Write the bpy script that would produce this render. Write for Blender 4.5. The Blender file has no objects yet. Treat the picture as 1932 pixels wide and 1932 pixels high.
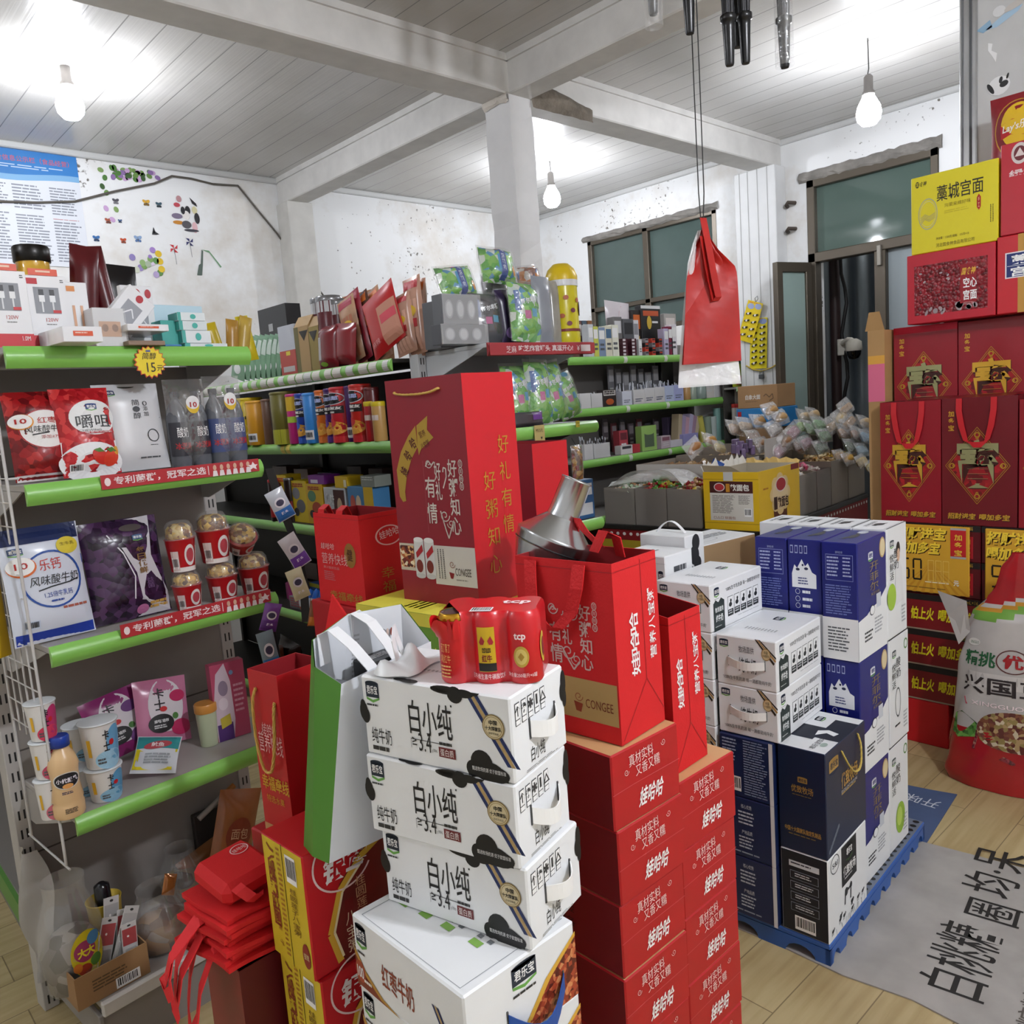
import bpy, math, random
from mathutils import Vector as V3, Matrix
S = bpy.context.scene
COL = S.collection
rnd = random.Random(7)
R_ = math.radians
# ---------------------------------------------------------------- camera
YAW, PIT, ROL, F, HC = R_(47.708), R_(7.522), R_(4.227), 1541.4, 1.45
fw = V3((math.cos(YAW)*math.cos(PIT), math.sin(YAW)*math.cos(PIT), -math.sin(PIT)))
r0 = V3((math.sin(YAW), -math.cos(YAW), 0)); d0 = fw.cross(r0)
rt = r0*math.cos(ROL)+d0*math.sin(ROL); dn = d0*math.cos(ROL)-r0*math.sin(ROL)
cd = bpy.data.cameras.new('camera'); cam = bpy.data.objects.new('camera', cd); COL.objects.link(cam)
cam.matrix_world = Matrix(((rt.x, -dn.x, -fw.x, 0), (rt.y, -dn.y, -fw.y, 0), (rt.z, -dn.z, -fw.z, HC), (0, 0, 0, 1)))
cd.sensor_width = 36; cd.lens = 36*F/1932; cd.clip_start = .02
S.camera = cam
# ---------------------------------------------------------------- world and exposure
S.view_settings.view_transform = 'Standard'; S.view_settings.look = 'None'
S.view_settings.exposure = 0.0; S.view_settings.gamma = 1; S.view_settings.use_curve_mapping = False
w = bpy.data.worlds.new('night'); S.world = w; w.use_nodes = True
w.node_tree.nodes['Background'].inputs[0].default_value = (.05, .06, .08, 1)
w.node_tree.nodes['Background'].inputs[1].default_value = .5
BULB_W = 215.0         # emission strength of every bulb in the shop
# ---------------------------------------------------------------- from picture points to room points
CAM = V3((0, 0, HC))
def ray(x, y): return rt*((x-966)/F)+dn*((y-966)/F)+fw
def atz(x, y, z): d = ray(x, y); return CAM+d*((z-HC)/d.z)
def atx(x, y, X): d = ray(x, y); return CAM+d*(X/d.x)
def aty(x, y, Y): d = ray(x, y); return CAM+d*(Y/d.y)
def atd(x, y, t): return CAM+ray(x, y)*t
def att(x, y, P): d = ray(x, y); return CAM+d*(math.hypot(P[0], P[1])/math.hypot(d.x, d.y))
class PL:
    """a vertical plane through P; rz is the turn of a thing that faces out of it"""
    def __init__(s, P, rz): s.P = V3((P[0], P[1], 0)); s.rz = rz; s.n = V3((-math.sin(R_(rz)), math.cos(R_(rz)), 0)); s.t = V3((math.cos(R_(rz)), math.sin(R_(rz)), 0))
    def hit(s, x, y, d=0):
        q = ray(x, y); return CAM+q*((s.n.dot(s.P+s.n*d-CAM))/s.n.dot(q))
    def fit(s, xl, xr, yt, yb, d=0, z=None):
        xm, ym = (xl+xr)/2, (yt+yb)/2
        c, t = s.hit(xm, yb, d), s.hit(xm, yt, d)
        wd = (s.hit(xr, ym, d)-s.hit(xl, ym, d)).length
        h = t.z-(c.z if z is None else z)
        if z is not None: c.z = z
        return c, wd, h
# ---------------------------------------------------------------- materials
def lin(h):
    if not isinstance(h, str): return tuple(h)
    h = h.lstrip('#'); c = [int(h[i:i+2], 16)/255 for i in (0, 2, 4)]
    return tuple(x/12.92 if x <= .04045 else ((x+.055)/1.055)**2.4 for x in c)
MC = {}
def M(c, r=.5, m=0., a=1., e=0., var=0., coat=0., bump=0., bs=60.):
    k = (c, r, m, a, e, var, coat, bump, bs)
    if k in MC: return MC[k]
    mt = bpy.data.materials.new('paint_'+str(c).strip('#')); MC[k] = mt; mt.use_nodes = True
    nt = mt.node_tree; p = nt.nodes['Principled BSDF']; L = lin(c)
    p.inputs['Base Color'].default_value = (*L, 1); p.inputs['Roughness'].default_value = r; p.inputs['Metallic'].default_value = m
    p.inputs['Alpha'].default_value = a
    if coat: p.inputs['Coat Weight'].default_value = coat; p.inputs['Coat Roughness'].default_value = .12
    if e: p.inputs['Emission Color'].default_value = (*L, 1); p.inputs['Emission Strength'].default_value = e
    if var or bump:
        tc = nt.nodes.new('ShaderNodeTexCoord'); nz = nt.nodes.new('ShaderNodeTexNoise'); nz.inputs['Scale'].default_value = 9 if var else bs; nz.inputs['Detail'].default_value = 4
        nt.links.new(tc.outputs['Object'], nz.inputs['Vector'])
        if var:
            rp = nt.nodes.new('ShaderNodeValToRGB'); rp.color_ramp.elements[0].position = .3; rp.color_ramp.elements[1].position = .7
            rp.color_ramp.elements[0].color = (*[x*(1-var) for x in L], 1); rp.color_ramp.elements[1].color = (*[min(1, x*(1+var*.5)) for x in L], 1)
            nt.links.new(nz.outputs['Fac'], rp.inputs['Fac']); nt.links.new(rp.outputs['Color'], p.inputs['Base Color'])
        if bump:
            n2 = nt.nodes.new('ShaderNodeTexNoise'); n2.inputs['Scale'].default_value = bs; nt.links.new(tc.outputs['Object'], n2.inputs['Vector'])
            bp = nt.nodes.new('ShaderNodeBump'); bp.inputs['Strength'].default_value = bump; bp.inputs['Distance'].default_value = .01
            nt.links.new(n2.outputs['Fac'], bp.inputs['Height']); nt.links.new(bp.outputs['Normal'], p.inputs['Normal'])
    return mt
def VOR(name, cols, scale, r=.35, bump=.0, noise=False, pos=None):
    """mottled print or filling: cells coloured from a list"""
    if name in MC: return MC[name]
    mt = bpy.data.materials.new(name); MC[name] = mt; mt.use_nodes = True
    nt = mt.node_tree; p = nt.nodes['Principled BSDF']; p.inputs['Roughness'].default_value = r
    tc = nt.nodes.new('ShaderNodeTexCoord')
    if noise:
        vo = nt.nodes.new('ShaderNodeTexNoise'); vo.inputs['Detail'].default_value = 3; src = vo.outputs['Fac']
    else:
        vo = nt.nodes.new('ShaderNodeTexVoronoi'); sp = nt.nodes.new('ShaderNodeSeparateColor'); nt.links.new(vo.outputs['Color'], sp.inputs[0]); src = sp.outputs[0]
    vo.inputs['Scale'].default_value = scale
    nt.links.new(tc.outputs['Object'], vo.inputs['Vector'])
    rp = nt.nodes.new('ShaderNodeValToRGB'); cr = rp.color_ramp
    if not noise: cr.interpolation = 'CONSTANT'
    n = len(cols)
    for i, c in enumerate(cols):
        q = (i/n if not noise else .3+.4*i/max(1, n-1))
        el = cr.elements[i] if i < 2 else cr.elements.new(q)
        el.position = q; el.color = (*lin(c), 1)
    nt.links.new(src, rp.inputs['Fac']); nt.links.new(rp.outputs['Color'], p.inputs['Base Color'])
    if bump:
        bp = nt.nodes.new('ShaderNodeBump'); bp.inputs['Strength'].default_value = bump; bp.inputs['Distance'].default_value = .01; bp.invert = True
        nt.links.new(vo.outputs['Fac' if noise else 'Distance'], bp.inputs['Height']); nt.links.new(bp.outputs['Normal'], p.inputs['Normal'])
    return mt
def CLEAR(name, white=.12, gloss=.14, tint='#ffffff', rough=.08, bump=.3, bs=40):
    """thin clear film or plastic: mostly see-through, some haze, some shine"""
    if name in MC: return MC[name]
    mt = bpy.data.materials.new(name); MC[name] = mt; mt.use_nodes = True
    nt = mt.node_tree; nt.nodes.remove(nt.nodes['Principled BSDF']); out = nt.nodes['Material Output']
    tr = nt.nodes.new('ShaderNodeBsdfTransparent'); df = nt.nodes.new('ShaderNodeBsdfDiffuse'); gl = nt.nodes.new('ShaderNodeBsdfGlossy')
    tr.inputs[0].default_value = (*lin(tint), 1); df.inputs[0].default_value = (*lin(tint), 1); gl.inputs['Roughness'].default_value = rough
    a = nt.nodes.new('ShaderNodeMixShader'); b = nt.nodes.new('ShaderNodeMixShader'); a.inputs[0].default_value = white; b.inputs[0].default_value = gloss
    nt.links.new(tr.outputs[0], a.inputs[1]); nt.links.new(df.outputs[0], a.inputs[2]); nt.links.new(a.outputs[0], b.inputs[1]); nt.links.new(gl.outputs[0], b.inputs[2]); nt.links.new(b.outputs[0], out.inputs[0])
    if bump:
        tc = nt.nodes.new('ShaderNodeTexCoord'); nz = nt.nodes.new('ShaderNodeTexNoise'); nz.inputs['Scale'].default_value = bs; bp = nt.nodes.new('ShaderNodeBump'); bp.inputs['Strength'].default_value = bump; bp.inputs['Distance'].default_value = .02
        nt.links.new(tc.outputs['Object'], nz.inputs['Vector']); nt.links.new(nz.outputs['Fac'], bp.inputs['Height']); nt.links.new(bp.outputs['Normal'], gl.inputs['Normal'])
    return mt
FILM = CLEAR('clear_film', .07, .12)
PLAST = CLEAR('clear_plastic', .10, .10, bump=0)
FROST = CLEAR('frosted_plastic', .38, .08, bump=0)
WH, BK, RED, GRN = '#f2f2f2', '#141416', '#c4141d', '#8cc860'
# ---------------------------------------------------------------- mesh building
TXC = {}
def glyphs(s, b):
    k = (s, b)
    if k not in TXC:
        cu = bpy.data.curves.new('lettering', 'FONT'); cu.body = s; cu.size = 1; cu.resolution_u = 2; cu.offset = b
        ob = bpy.data.objects.new('lettering', cu); me = ob.to_mesh()
        vs = [v.co.copy() for v in me.vertices]; fs = [tuple(p.vertices) for p in me.polygons]; ob.to_mesh_clear()
        bpy.data.objects.remove(ob); bpy.data.curves.remove(cu)
        x0, x1 = min(v.x for v in vs), max(v.x for v in vs); y0, y1 = min(v.y for v in vs), max(v.y for v in vs); h = max(1e-6, y1-y0)
        TXC[k] = ([((v.x-x0)/h, (y1-v.y)/h) for v in vs], fs, (x1-x0)/h)
    return TXC[k]
EPS = .0005
class FR:
    """a flat face seen from outside: o its top left corner, u to the right, v down"""
    def __init__(s, o, u, v, W, H): s.o, s.u, s.v, s.W, s.H = V3(o), V3(u), V3(v), W, H; s.n = -s.u.cross(s.v)
    def p(s, x, y, e=1): return s.o+s.u*(x*s.W)+s.v*(y*s.H)+s.n*(e*EPS)
class FC:
    """the side of an upright round thing"""
    def __init__(s, r, z0, z1, a0=-90, span=160, c=(0, 0)): s.r = r if callable(r) else (lambda y: r); s.z0, s.z1, s.a0, s.sp, s.c = z0, z1, a0, span, c; s.H = z1-z0; s.W = R_(span)*s.r(.5)
    def p(s, x, y, e=1):
        a = R_(s.a0+(x-.5)*s.sp); r = s.r(y)+e*EPS
        return V3((s.c[0]+r*math.cos(a), s.c[1]+r*math.sin(a), s.z1-y*s.H))
class FP:
    """a surface given by a function (x, y, lift)"""
    def __init__(s, fn, W, H): s.fn, s.W, s.H = fn, W, H
    def p(s, x, y, e=1): return s.fn(x, y, e*EPS)
class B:
    def __init__(s): s.v, s.f, s.mi, s.sm, s.mats, s.T = [], [], [], [], [], None
    def mid(s, m):
        if isinstance(m, str): m = M(m)
        if m not in s.mats: s.mats.append(m)
        return s.mats.index(m)
    def add(s, pts, faces, m, smooth=False):
        b = len(s.v); T = s.T
        s.v.extend([tuple(T @ V3(p)) for p in pts] if T is not None else [tuple(p) for p in pts])
        ms = m if isinstance(m, list) else None; k = None if ms else s.mid(m)
        for i, q in enumerate(faces):
            s.f.append(tuple(b+j for j in q)); s.mi.append(s.mid(ms[i]) if ms else k); s.sm.append(smooth)
        return s
    def box(s, x0, y0, z0, x1, y1, z1, m, c=0., mats=None):
        mats = mats or {}; lo, hi = (x0, y0, z0), (x1, y1, z1); ctr = V3(((x0+x1)/2, (y0+y1)/2, (z0+z1)/2))
        if c <= 0:
            P = [(x, y, z) for x in (x0, x1) for y in (y0, y1) for z in (z0, z1)]
            Q = {'-x': (0, 1, 3, 2), '+x': (4, 6, 7, 5), '-y': (0, 4, 5, 1), '+y': (2, 3, 7, 6), '-z': (0, 2, 6, 4), '+z': (1, 5, 7, 3)}
            return s.add(P, list(Q.values()), [mats.get(k, m) for k in Q])
        P, ix = [], {}
        for sx in (0, 1):
            for sy in (0, 1):
                for sz in (0, 1):
                    for a in range(3):
                        sg = (sx, sy, sz); co = [(hi if sg[i] else lo)[i] if i == a else ((hi[i]-c) if sg[i] else (lo[i]+c)) for i in range(3)]
                        ix[(sx, sy, sz, a)] = len(P); P.append(tuple(co))
        fs, fm = [], []
        def put(q, mm):
            pts = [V3(P[i]) for i in q]; nrm = (pts[1]-pts[0]).cross(pts[2]-pts[0]); mid = sum(pts, V3())/len(pts)
            fs.append(tuple(q) if nrm.dot(mid-ctr) > 0 else tuple(reversed(q))); fm.append(mm)
        for a, nm in enumerate('xyz'):
            o = [i for i in range(3) if i != a]
            for sg in (0, 1):
                q = []
                for u, v in ((0, 0), (1, 0), (1, 1), (0, 1)):
                    t = [0, 0, 0]; t[a] = sg; t[o[0]] = u; t[o[1]] = v; q.append(ix[(*t, a)])
                put(q, mats.get(('+' if sg else '-')+nm, m))
        for a, b_ in ((0, 1), (0, 2), (1, 2)):
            o = 3-a-b_
            for sa in (0, 1):
                for sb in (0, 1):
                    def K(so, ax): t = [0, 0, 0]; t[a] = sa; t[b_] = sb; t[o] = so; return ix[(*t, ax)]
                    put([K(0, a), K(1, a), K(1, b_), K(0, b_)], m)
        for sx in (0, 1):
            for sy in (0, 1):
                for sz in (0, 1): put([ix[(sx, sy, sz, a)] for a in range(3)], m)
        return s.add(P, fs, fm)
    def tube(s, pts, r, m, n=8, closed=False):
        pts = [V3(p) for p in pts]; N = len(pts); rr = r if isinstance(r, (list, tuple)) else [r]*N
        t0 = (pts[1]-pts[0]).normalized(); u = t0.orthogonal().normalized(); P, fs = [], []
        for i, p in enumerate(pts):
            t = ((pts[(i+1) % N] if closed or i < N-1 else p)-(pts[i-1] if closed or i > 0 else p)).normalized()
            u = (u-t*u.dot(t)).normalized(); v = t.cross(u)
            for k in range(n):
                a = 2*math.pi*k/n; P.append(p+(u*math.cos(a)+v*math.sin(a))*rr[i])
        for i in range(N if closed else N-1):
            for k in range(n): j = (i+1) % N; fs.append((i*n+k, i*n+(k+1) % n, j*n+(k+1) % n, j*n+k))
        s.add(P, fs, m, True)
        if not closed: s.add(P[:n], [tuple(reversed(range(n)))], m); s.add(P[-n:], [tuple(range(n))], m)
        return s
    def lathe(s, prof, m, n=24, o=(0, 0, 0), cap0=True, cap1=True, sx=1, sy=1):
        P = [(o[0]+q[0]*sx*math.cos(2*math.pi*k/n), o[1]+q[0]*sy*math.sin(2*math.pi*k/n), o[2]+q[1]) for q in prof for k in range(n)]
        fs, ms = [], []
        for i in range(len(prof)-1):
            mm = prof[i][2] if len(prof[i]) > 2 else m
            for k in range(n): fs.append((i*n+k, i*n+(k+1) % n, (i+1)*n+(k+1) % n, (i+1)*n+k)); ms.append(mm)
        s.add(P, fs, ms, True)
        if cap0: s.add(P[:n], [tuple(reversed(range(n)))], prof[0][2] if len(prof[0]) > 2 else m)
        if cap1: s.add(P[-n:], [tuple(range(n))], prof[-1][2] if len(prof[-1]) > 2 else m)
        return s
    def grid(s, fn, nu, nv, m, smooth=True, flip=False):
        P = [fn(i/nu, j/nv) for j in range(nv+1) for i in range(nu+1)]; fs, ms = [], []
        for j in range(nv):
            for i in range(nu):
                a = j*(nu+1)+i; q = (a, a+nu+1, a+nu+2, a+1); fs.append(tuple(reversed(q)) if flip else q); ms.append(m((i+.5)/nu, (j+.5)/nv) if callable(m) else m)
        return s.add(P, fs, ms, smooth)
    def strip(s, pts, w, m, th=.0012):
        """a flat ribbon along pts, w the half-width vector (or a list of them), with thickness"""
        pts = [V3(p) for p in pts]; N = len(pts); ws = w if isinstance(w, list) else [V3(w)]*N; P, fs = [], []
        for i, p in enumerate(pts):
            t = (pts[min(i+1, N-1)]-pts[max(i-1, 0)]).normalized(); n = t.cross(V3(ws[i]).normalized())*th/2
            for q in (p-V3(ws[i])+n, p+V3(ws[i])+n, p+V3(ws[i])-n, p-V3(ws[i])-n): P.append(q)
        for i in range(N-1):
            for k in range(4): fs.append((i*4+k, i*4+(k+1) % 4, i*4+4+(k+1) % 4, i*4+4+k))
        fs += [(3, 2, 1, 0), tuple(range(4*N-4, 4*N))]
        return s.add(P, fs, m)
    # ---- printing on faces (x, y are shares of the face's width and height)
    def rect(s, fr, x0, y0, x1, y1, m, e=1, nx=1, ny=1):
        return s.grid(lambda a, b: fr.p(x0+(x1-x0)*a, y0+(y1-y0)*b, e), nx, ny, m, False)
    def poly(s, fr, pts, m, e=1): return s.add([fr.p(x, y, e) for x, y in pts], [tuple(reversed(range(len(pts))))], m)
    def ell(s, fr, cx, cy, rx, ry, m, e=1, n=26, rot=0):
        c, q = math.cos(rot), math.sin(rot); P = [fr.p(cx, cy, e)]
        for k in range(2):
            for i in range(n):
                a = 2*math.pi*i/n; x, y = rx*math.cos(a)*(k+1)/2, ry*math.sin(a)*(k+1)/2; P.append(fr.p(cx+x*c-y*q, cy+x*q+y*c, e))
        fs = [(0, 1+(i+1) % n, 1+i) for i in range(n)]+[(1+i, 1+(i+1) % n, 1+n+(i+1) % n, 1+n+i) for i in range(n)]
        return s.add(P, fs, m)
    def ring(s, fr, cx, cy, rx, ry, k, m, e=1, n=32, a0=0, a1=360):
        P, fs = [], []; full = a1-a0 >= 360
        for i in range(n+1):
            a = R_(a0+(a1-a0)*i/n)
            for q in (1, k): P.append(fr.p(cx+rx*q*math.cos(a), cy+ry*q*math.sin(a), e))
        for i in range(n): fs.append((2*i, 2*i+1, 2*i+3, 2*i+2))
        return s.add(P, fs, m)
    def line(s, fr, pts, wd, m, e=1):
        """a stroke of width wd metres"""
        for (x0, y0), (x1, y1) in zip(pts, pts[1:]):
            dx, dy = (x1-x0)*fr.W, (y1-y0)*fr.H; l = math.hypot(dx, dy) or 1; ox, oy = -dy/l*wd/2/fr.W, dx/l*wd/2/fr.H
            s.add([fr.p(x0+ox, y0+oy, e), fr.p(x1+ox, y1+oy, e), fr.p(x1-ox, y1-oy, e), fr.p(x0-ox, y0-oy, e)], [(0, 1, 2, 3)], m)
        return s
    def txt(s, fr, t, x, y, h, m, w=None, al='l', b=.0, rot=0, e=2, sk=0):
        """lettering t with its top left at (x, y), h its height as a share of the face's, w its width as a share"""
        vs, fs, asp = glyphs(t, b); hm = h*fr.H; wm = (w*fr.W if w else asp*hm); c, q = math.cos(R_(rot)), math.sin(R_(rot)); P = []
        ox = {'l': 0, 'c': -wm/2, 'r': -wm}[al]
        for vx, vy in vs:
            X, Y = vx/asp*wm+ox+sk*(.5-vy)*hm, vy*hm; X, Y = X*c-Y*q, X*q+Y*c; P.append(fr.p(x+X/fr.W, y+Y/fr.H, e))
        return s.add(P, [tuple(f) for f in fs], m)
    def vtx(s, fr, t, x, y, h, step, m, w=None, b=0., e=2):
        for i, ch in enumerate(t): s.txt(fr, ch, x, y+i*step, h, m, w, 'c', b, 0, e)
        return s
    def dash(s, fr, x0, y0, x1, y1, rows, m, seed=1, fill=.45, e=1.5):
        q = random.Random(seed); hh = (y1-y0)/rows
        for i in range(rows):
            a = x0; end = x0+(x1-x0)*(1-.25*q.random()); y = y0+i*hh
            while a < end-.01*(x1-x0):
                l = (x1-x0)*(.12+.25*q.random()); z = min(end, a+l); s.rect(fr, a, y, z, y+hh*fill, m, e); a = z+.03*(x1-x0)
        return s
    def bars(s, fr, x0, y0, x1, y1, e=1.5, bg='#f4f4f4'):
        s.rect(fr, x0, y0, x1, y1, M(bg, .5), e); q = random.Random(int(x0*100)); a = x0+.07*(x1-x0); 
        while a < x1-.09*(x1-x0):
            l = (x1-x0)*q.choice((.025, .04, .06)); s.rect(fr, a, y0+.1*(y1-y0), a+l, y1-.2*(y1-y0), M('#181818', .6), e+.6); a += l+(x1-x0)*q.choice((.03, .045))
        return s
    def build(s, name, parent=None, loc=None, rz=0, rot=None):
        me = bpy.data.meshes.new(name); me.from_pydata(s.v, [], s.f)
        for m in s.mats: me.materials.append(m)
        me.polygons.foreach_set('material_index', s.mi); me.polygons.foreach_set('use_smooth', s.sm); me.update()
        o = bpy.data.objects.new(name, me); COL.objects.link(o)
        if parent is not None: o.parent = parent
        if loc is not None: o.location = loc
        o.rotation_euler = rot or (0, 0, R_(rz))
        return o
def tag(o, label, cat, group=None, kind=None):
    if label: o['label'] = label
    if cat: o['category'] = cat
    if group: o['group'] = group
    if kind: o['kind'] = kind
    return o
def thing(name, label, cat, loc=(0, 0, 0), rz=0, group=None, rot=None):
    o = bpy.data.objects.new(name, None); COL.objects.link(o); o.empty_display_size = .05
    o.location = loc; o.rotation_euler = rot or (0, 0, R_(rz)); return tag(o, label, cat, group)
def struct(name, b): o = b.build(name); o['kind'] = 'structure'; return o
def dup(root, loc, label, rz=None, rot=None, group=None):
    r = root.copy(); COL.objects.link(r); r.location = loc
    if rot: r.rotation_euler = rot
    elif rz is not None: r.rotation_euler = (0, 0, R_(rz))
    r['label'] = label
    if group: r['group'] = group
    for ch in root.children:
        c = ch.copy(); COL.objects.link(c); c.parent = r
        for g in ch.children: d = g.copy(); COL.objects.link(d); d.parent = c
    return r
ORD = ['first', 'second', 'third', 'fourth', 'fifth', 'sixth', 'seventh', 'eighth', 'ninth', 'tenth', 'eleventh', 'twelfth', 'thirteenth', 'fourteenth', 'fifteenth', 'sixteenth', 'seventeenth', 'eighteenth', 'nineteenth', 'twentieth']+['number '+str(i) for i in range(21, 60)]
def faces(W, D, H):
    """the faces of a box that spans 0..W, 0..D, 0..H: the side to -x, the side to -y, the top"""
    return FR((0, D, H), (0, -1, 0), (0, 0, -1), D, H), FR((0, 0, H), (1, 0, 0), (0, 0, -1), W, H), FR((0, D, H), (1, 0, 0), (0, -1, 0), W, D)
# ================================================================ the room
ZC, YN, XE, YS, XW = 3.0, 5.02, 5.12, -2.2, -1.8
def nodes(name):
    mt = bpy.data.materials.new(name); mt.use_nodes = True; nt = mt.node_tree
    return mt, nt, nt.nodes['Principled BSDF'], nt.nodes.new('ShaderNodeTexCoord')
def wall_paint():
    mt, nt, p, tc = nodes('old_white_wall_paint'); L = nt.links.new
    n1 = nt.nodes.new('ShaderNodeTexNoise'); n1.inputs['Scale'].default_value = 1.1; n1.inputs['Detail'].default_value = 6; n1.inputs['Roughness'].default_value = .65
    r1 = nt.nodes.new('ShaderNodeValToRGB'); e = r1.color_ramp.elements; e[0].position = .28; e[0].color = (*lin('#cdc4b6'), 1); e[1].position = .5; e[1].color = (*lin('#eceded'), 1)
    n2 = nt.nodes.new('ShaderNodeTexNoise'); n2.inputs['Scale'].default_value = 34; n2.inputs['Detail'].default_value = 2
    n3 = nt.nodes.new('ShaderNodeTexNoise'); n3.inputs['Scale'].default_value = 1.7
    mu = nt.nodes.new('ShaderNodeMath'); mu.operation = 'MULTIPLY'
    r2 = nt.nodes.new('ShaderNodeValToRGB'); e = r2.color_ramp.elements; e[0].position = .41; e[0].color = (0, 0, 0, 1); e[1].position = .47; e[1].color = (1, 1, 1, 1)
    mx = nt.nodes.new('ShaderNodeMixRGB'); mx.inputs[2].default_value = (*lin('#6f6a62'), 1)
    for n in (n1, n2, n3): L(tc.outputs['Object'], n.inputs['Vector'])
    L(n1.outputs['Fac'], r1.inputs['Fac']); L(n2.outputs['Fac'], mu.inputs[0]); L(n3.outputs['Fac'], mu.inputs[1]); L(mu.outputs[0], r2.inputs['Fac'])
    L(r2.outputs['Color'], mx.inputs[0]); L(r1.outputs['Color'], mx.inputs[1]); L(mx.outputs[0], p.inputs['Base Color']); p.inputs['Roughness'].default_value = .75
    return mt
def ceiling_panels():
    mt, nt, p, tc = nodes('glossy_ceiling_strips'); L = nt.links.new
    sx = nt.nodes.new('ShaderNodeSeparateXYZ'); L(tc.outputs['Object'], sx.inputs[0])
    def math_(op, a, b=None):
        n = nt.nodes.new('ShaderNodeMath'); n.operation = op
        L(a, n.inputs[0]) if not isinstance(a, (int, float)) else setattr(n.inputs[0], 'default_value', a)
        if b is not None: (L(b, n.inputs[1]) if not isinstance(b, (int, float)) else setattr(n.inputs[1], 'default_value', b))
        return n.outputs[0]
    f = math_('FRACT', math_('DIVIDE', sx.outputs[0], .14)); groove = math_('LESS_THAN', f, .035)
    nz = nt.nodes.new('ShaderNodeTexNoise'); nz.inputs['Scale'].default_value = .8; nz.inputs['Detail'].default_value = 5; L(tc.outputs['Object'], nz.inputs['Vector'])
    rp = nt.nodes.new('ShaderNodeValToRGB'); e = rp.color_ramp.elements; e[0].position = .3; e[0].color = (*lin('#b3afa8'), 1); e[1].position = .66; e[1].color = (*lin('#d3d2cf'), 1); L(nz.outputs['Fac'], rp.inputs['Fac'])
    mx = nt.nodes.new('ShaderNodeMixRGB'); L(groove, mx.inputs[0]); L(rp.outputs['Color'], mx.inputs[1]); mx.inputs[2].default_value = (*lin('#8d8b88'), 1); L(mx.outputs[0], p.inputs['Base Color'])
    mp = nt.nodes.new('ShaderNodeMapping'); mp.inputs['Scale'].default_value = (60, .6, 1); L(tc.outputs['Object'], mp.inputs[0]); n2 = nt.nodes.new('ShaderNodeTexNoise'); L(mp.outputs[0], n2.inputs['Vector']); n2.inputs['Scale'].default_value = 1
    bp = nt.nodes.new('ShaderNodeBump'); bp.inputs['Strength'].default_value = .25; bp.inputs['Distance'].default_value = .004; L(math_('SUBTRACT', n2.outputs['Fac'], groove), bp.inputs['Height']); L(bp.outputs[0], p.inputs['Normal'])
    p.inputs['Roughness'].default_value = .26; p.inputs['Specular IOR Level'].default_value = .55
    return mt
def floor_planks():
    mt, nt, p, tc = nodes('cream_wood_vinyl_floor'); L = nt.links.new
    br = nt.nodes.new('ShaderNodeTexBrick'); L(tc.outputs['Object'], br.inputs['Vector']); br.inputs['Scale'].default_value = 1
    br.inputs['Brick Width'].default_value = .62; br.inputs['Row Height'].default_value = .155; br.inputs['Mortar Size'].default_value = .0016
    br.inputs['Color1'].default_value = (*lin('#d2c295'), 1); br.inputs['Color2'].default_value = (*lin('#bfae84'), 1); br.inputs['Mortar'].default_value = (*lin('#8d7d5c'), 1)
    mp = nt.nodes.new('ShaderNodeMapping'); mp.inputs['Scale'].default_value = (3, 38, 1); L(tc.outputs['Object'], mp.inputs[0]); nz = nt.nodes.new('ShaderNodeTexNoise'); nz.inputs['Scale'].default_value = 1; nz.inputs['Detail'].default_value = 4; L(mp.outputs[0], nz.inputs['Vector'])
    n2 = nt.nodes.new('ShaderNodeTexNoise'); n2.inputs['Scale'].default_value = 1.6; n2.inputs['Detail'].default_value = 6; L(tc.outputs['Object'], n2.inputs['Vector'])
    rp = nt.nodes.new('ShaderNodeValToRGB'); e = rp.color_ramp.elements; e[0].position = .3; e[0].color = (.72, .66, .58, 1); e[1].position = .6; e[1].color = (1, 1, 1, 1); L(n2.outputs['Fac'], rp.inputs['Fac'])
    r3 = nt.nodes.new('ShaderNodeValToRGB'); e = r3.color_ramp.elements; e[0].position = .35; e[0].color = (.84, .8, .74, 1); e[1].position = .6; e[1].color = (1, 1, 1, 1); L(nz.outputs['Fac'], r3.inputs['Fac'])
    a = nt.nodes.new('ShaderNodeMixRGB'); a.blend_type = 'MULTIPLY'; a.inputs[0].default_value = 1; L(br.outputs['Color'], a.inputs[1]); L(rp.outputs['Color'], a.inputs[2])
    c = nt.nodes.new('ShaderNodeMixRGB'); c.blend_type = 'MULTIPLY'; c.inputs[0].default_value = 1; L(a.outputs[0], c.inputs[1]); L(r3.outputs['Color'], c.inputs[2]); L(c.outputs[0], p.inputs['Base Color'])
    p.inputs['Roughness'].default_value = .38
    return mt
WALL, CEIL, FLOOR = wall_paint(), ceiling_panels(), floor_planks()
BEAM = M('#d9d7d3', .6, var=.10); CONC = M('#8a8680', .9, var=.35, bump=.6, bs=30); FRAME = M('#5d554a', .38, m=.5); GLASS = M('#4c5c58', .09, var=.05)
struct('floor', B().box(XW, YS, -.1, 8.2, YN, 0, FLOOR))
struct('ceiling', B().box(XW, YS, ZC, 8.2, YN, ZC+.08, CEIL))
struct('wall_north', B().box(XW, YN, 0, XE, YN+.15, ZC, WALL))
struct('wall_south', B().box(XW, YS-.15, 0, XE, YS, ZC, WALL))
struct('wall_west', B().box(XW-.15, YS, 0, XW, YN, ZC, WALL))
WY0, WY1, WZ0, WZ1 = 3.30, 4.50, 1.93, 2.69
DY0, DY1, DZ1 = 1.84, 2.63, 2.71
b = B()
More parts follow.
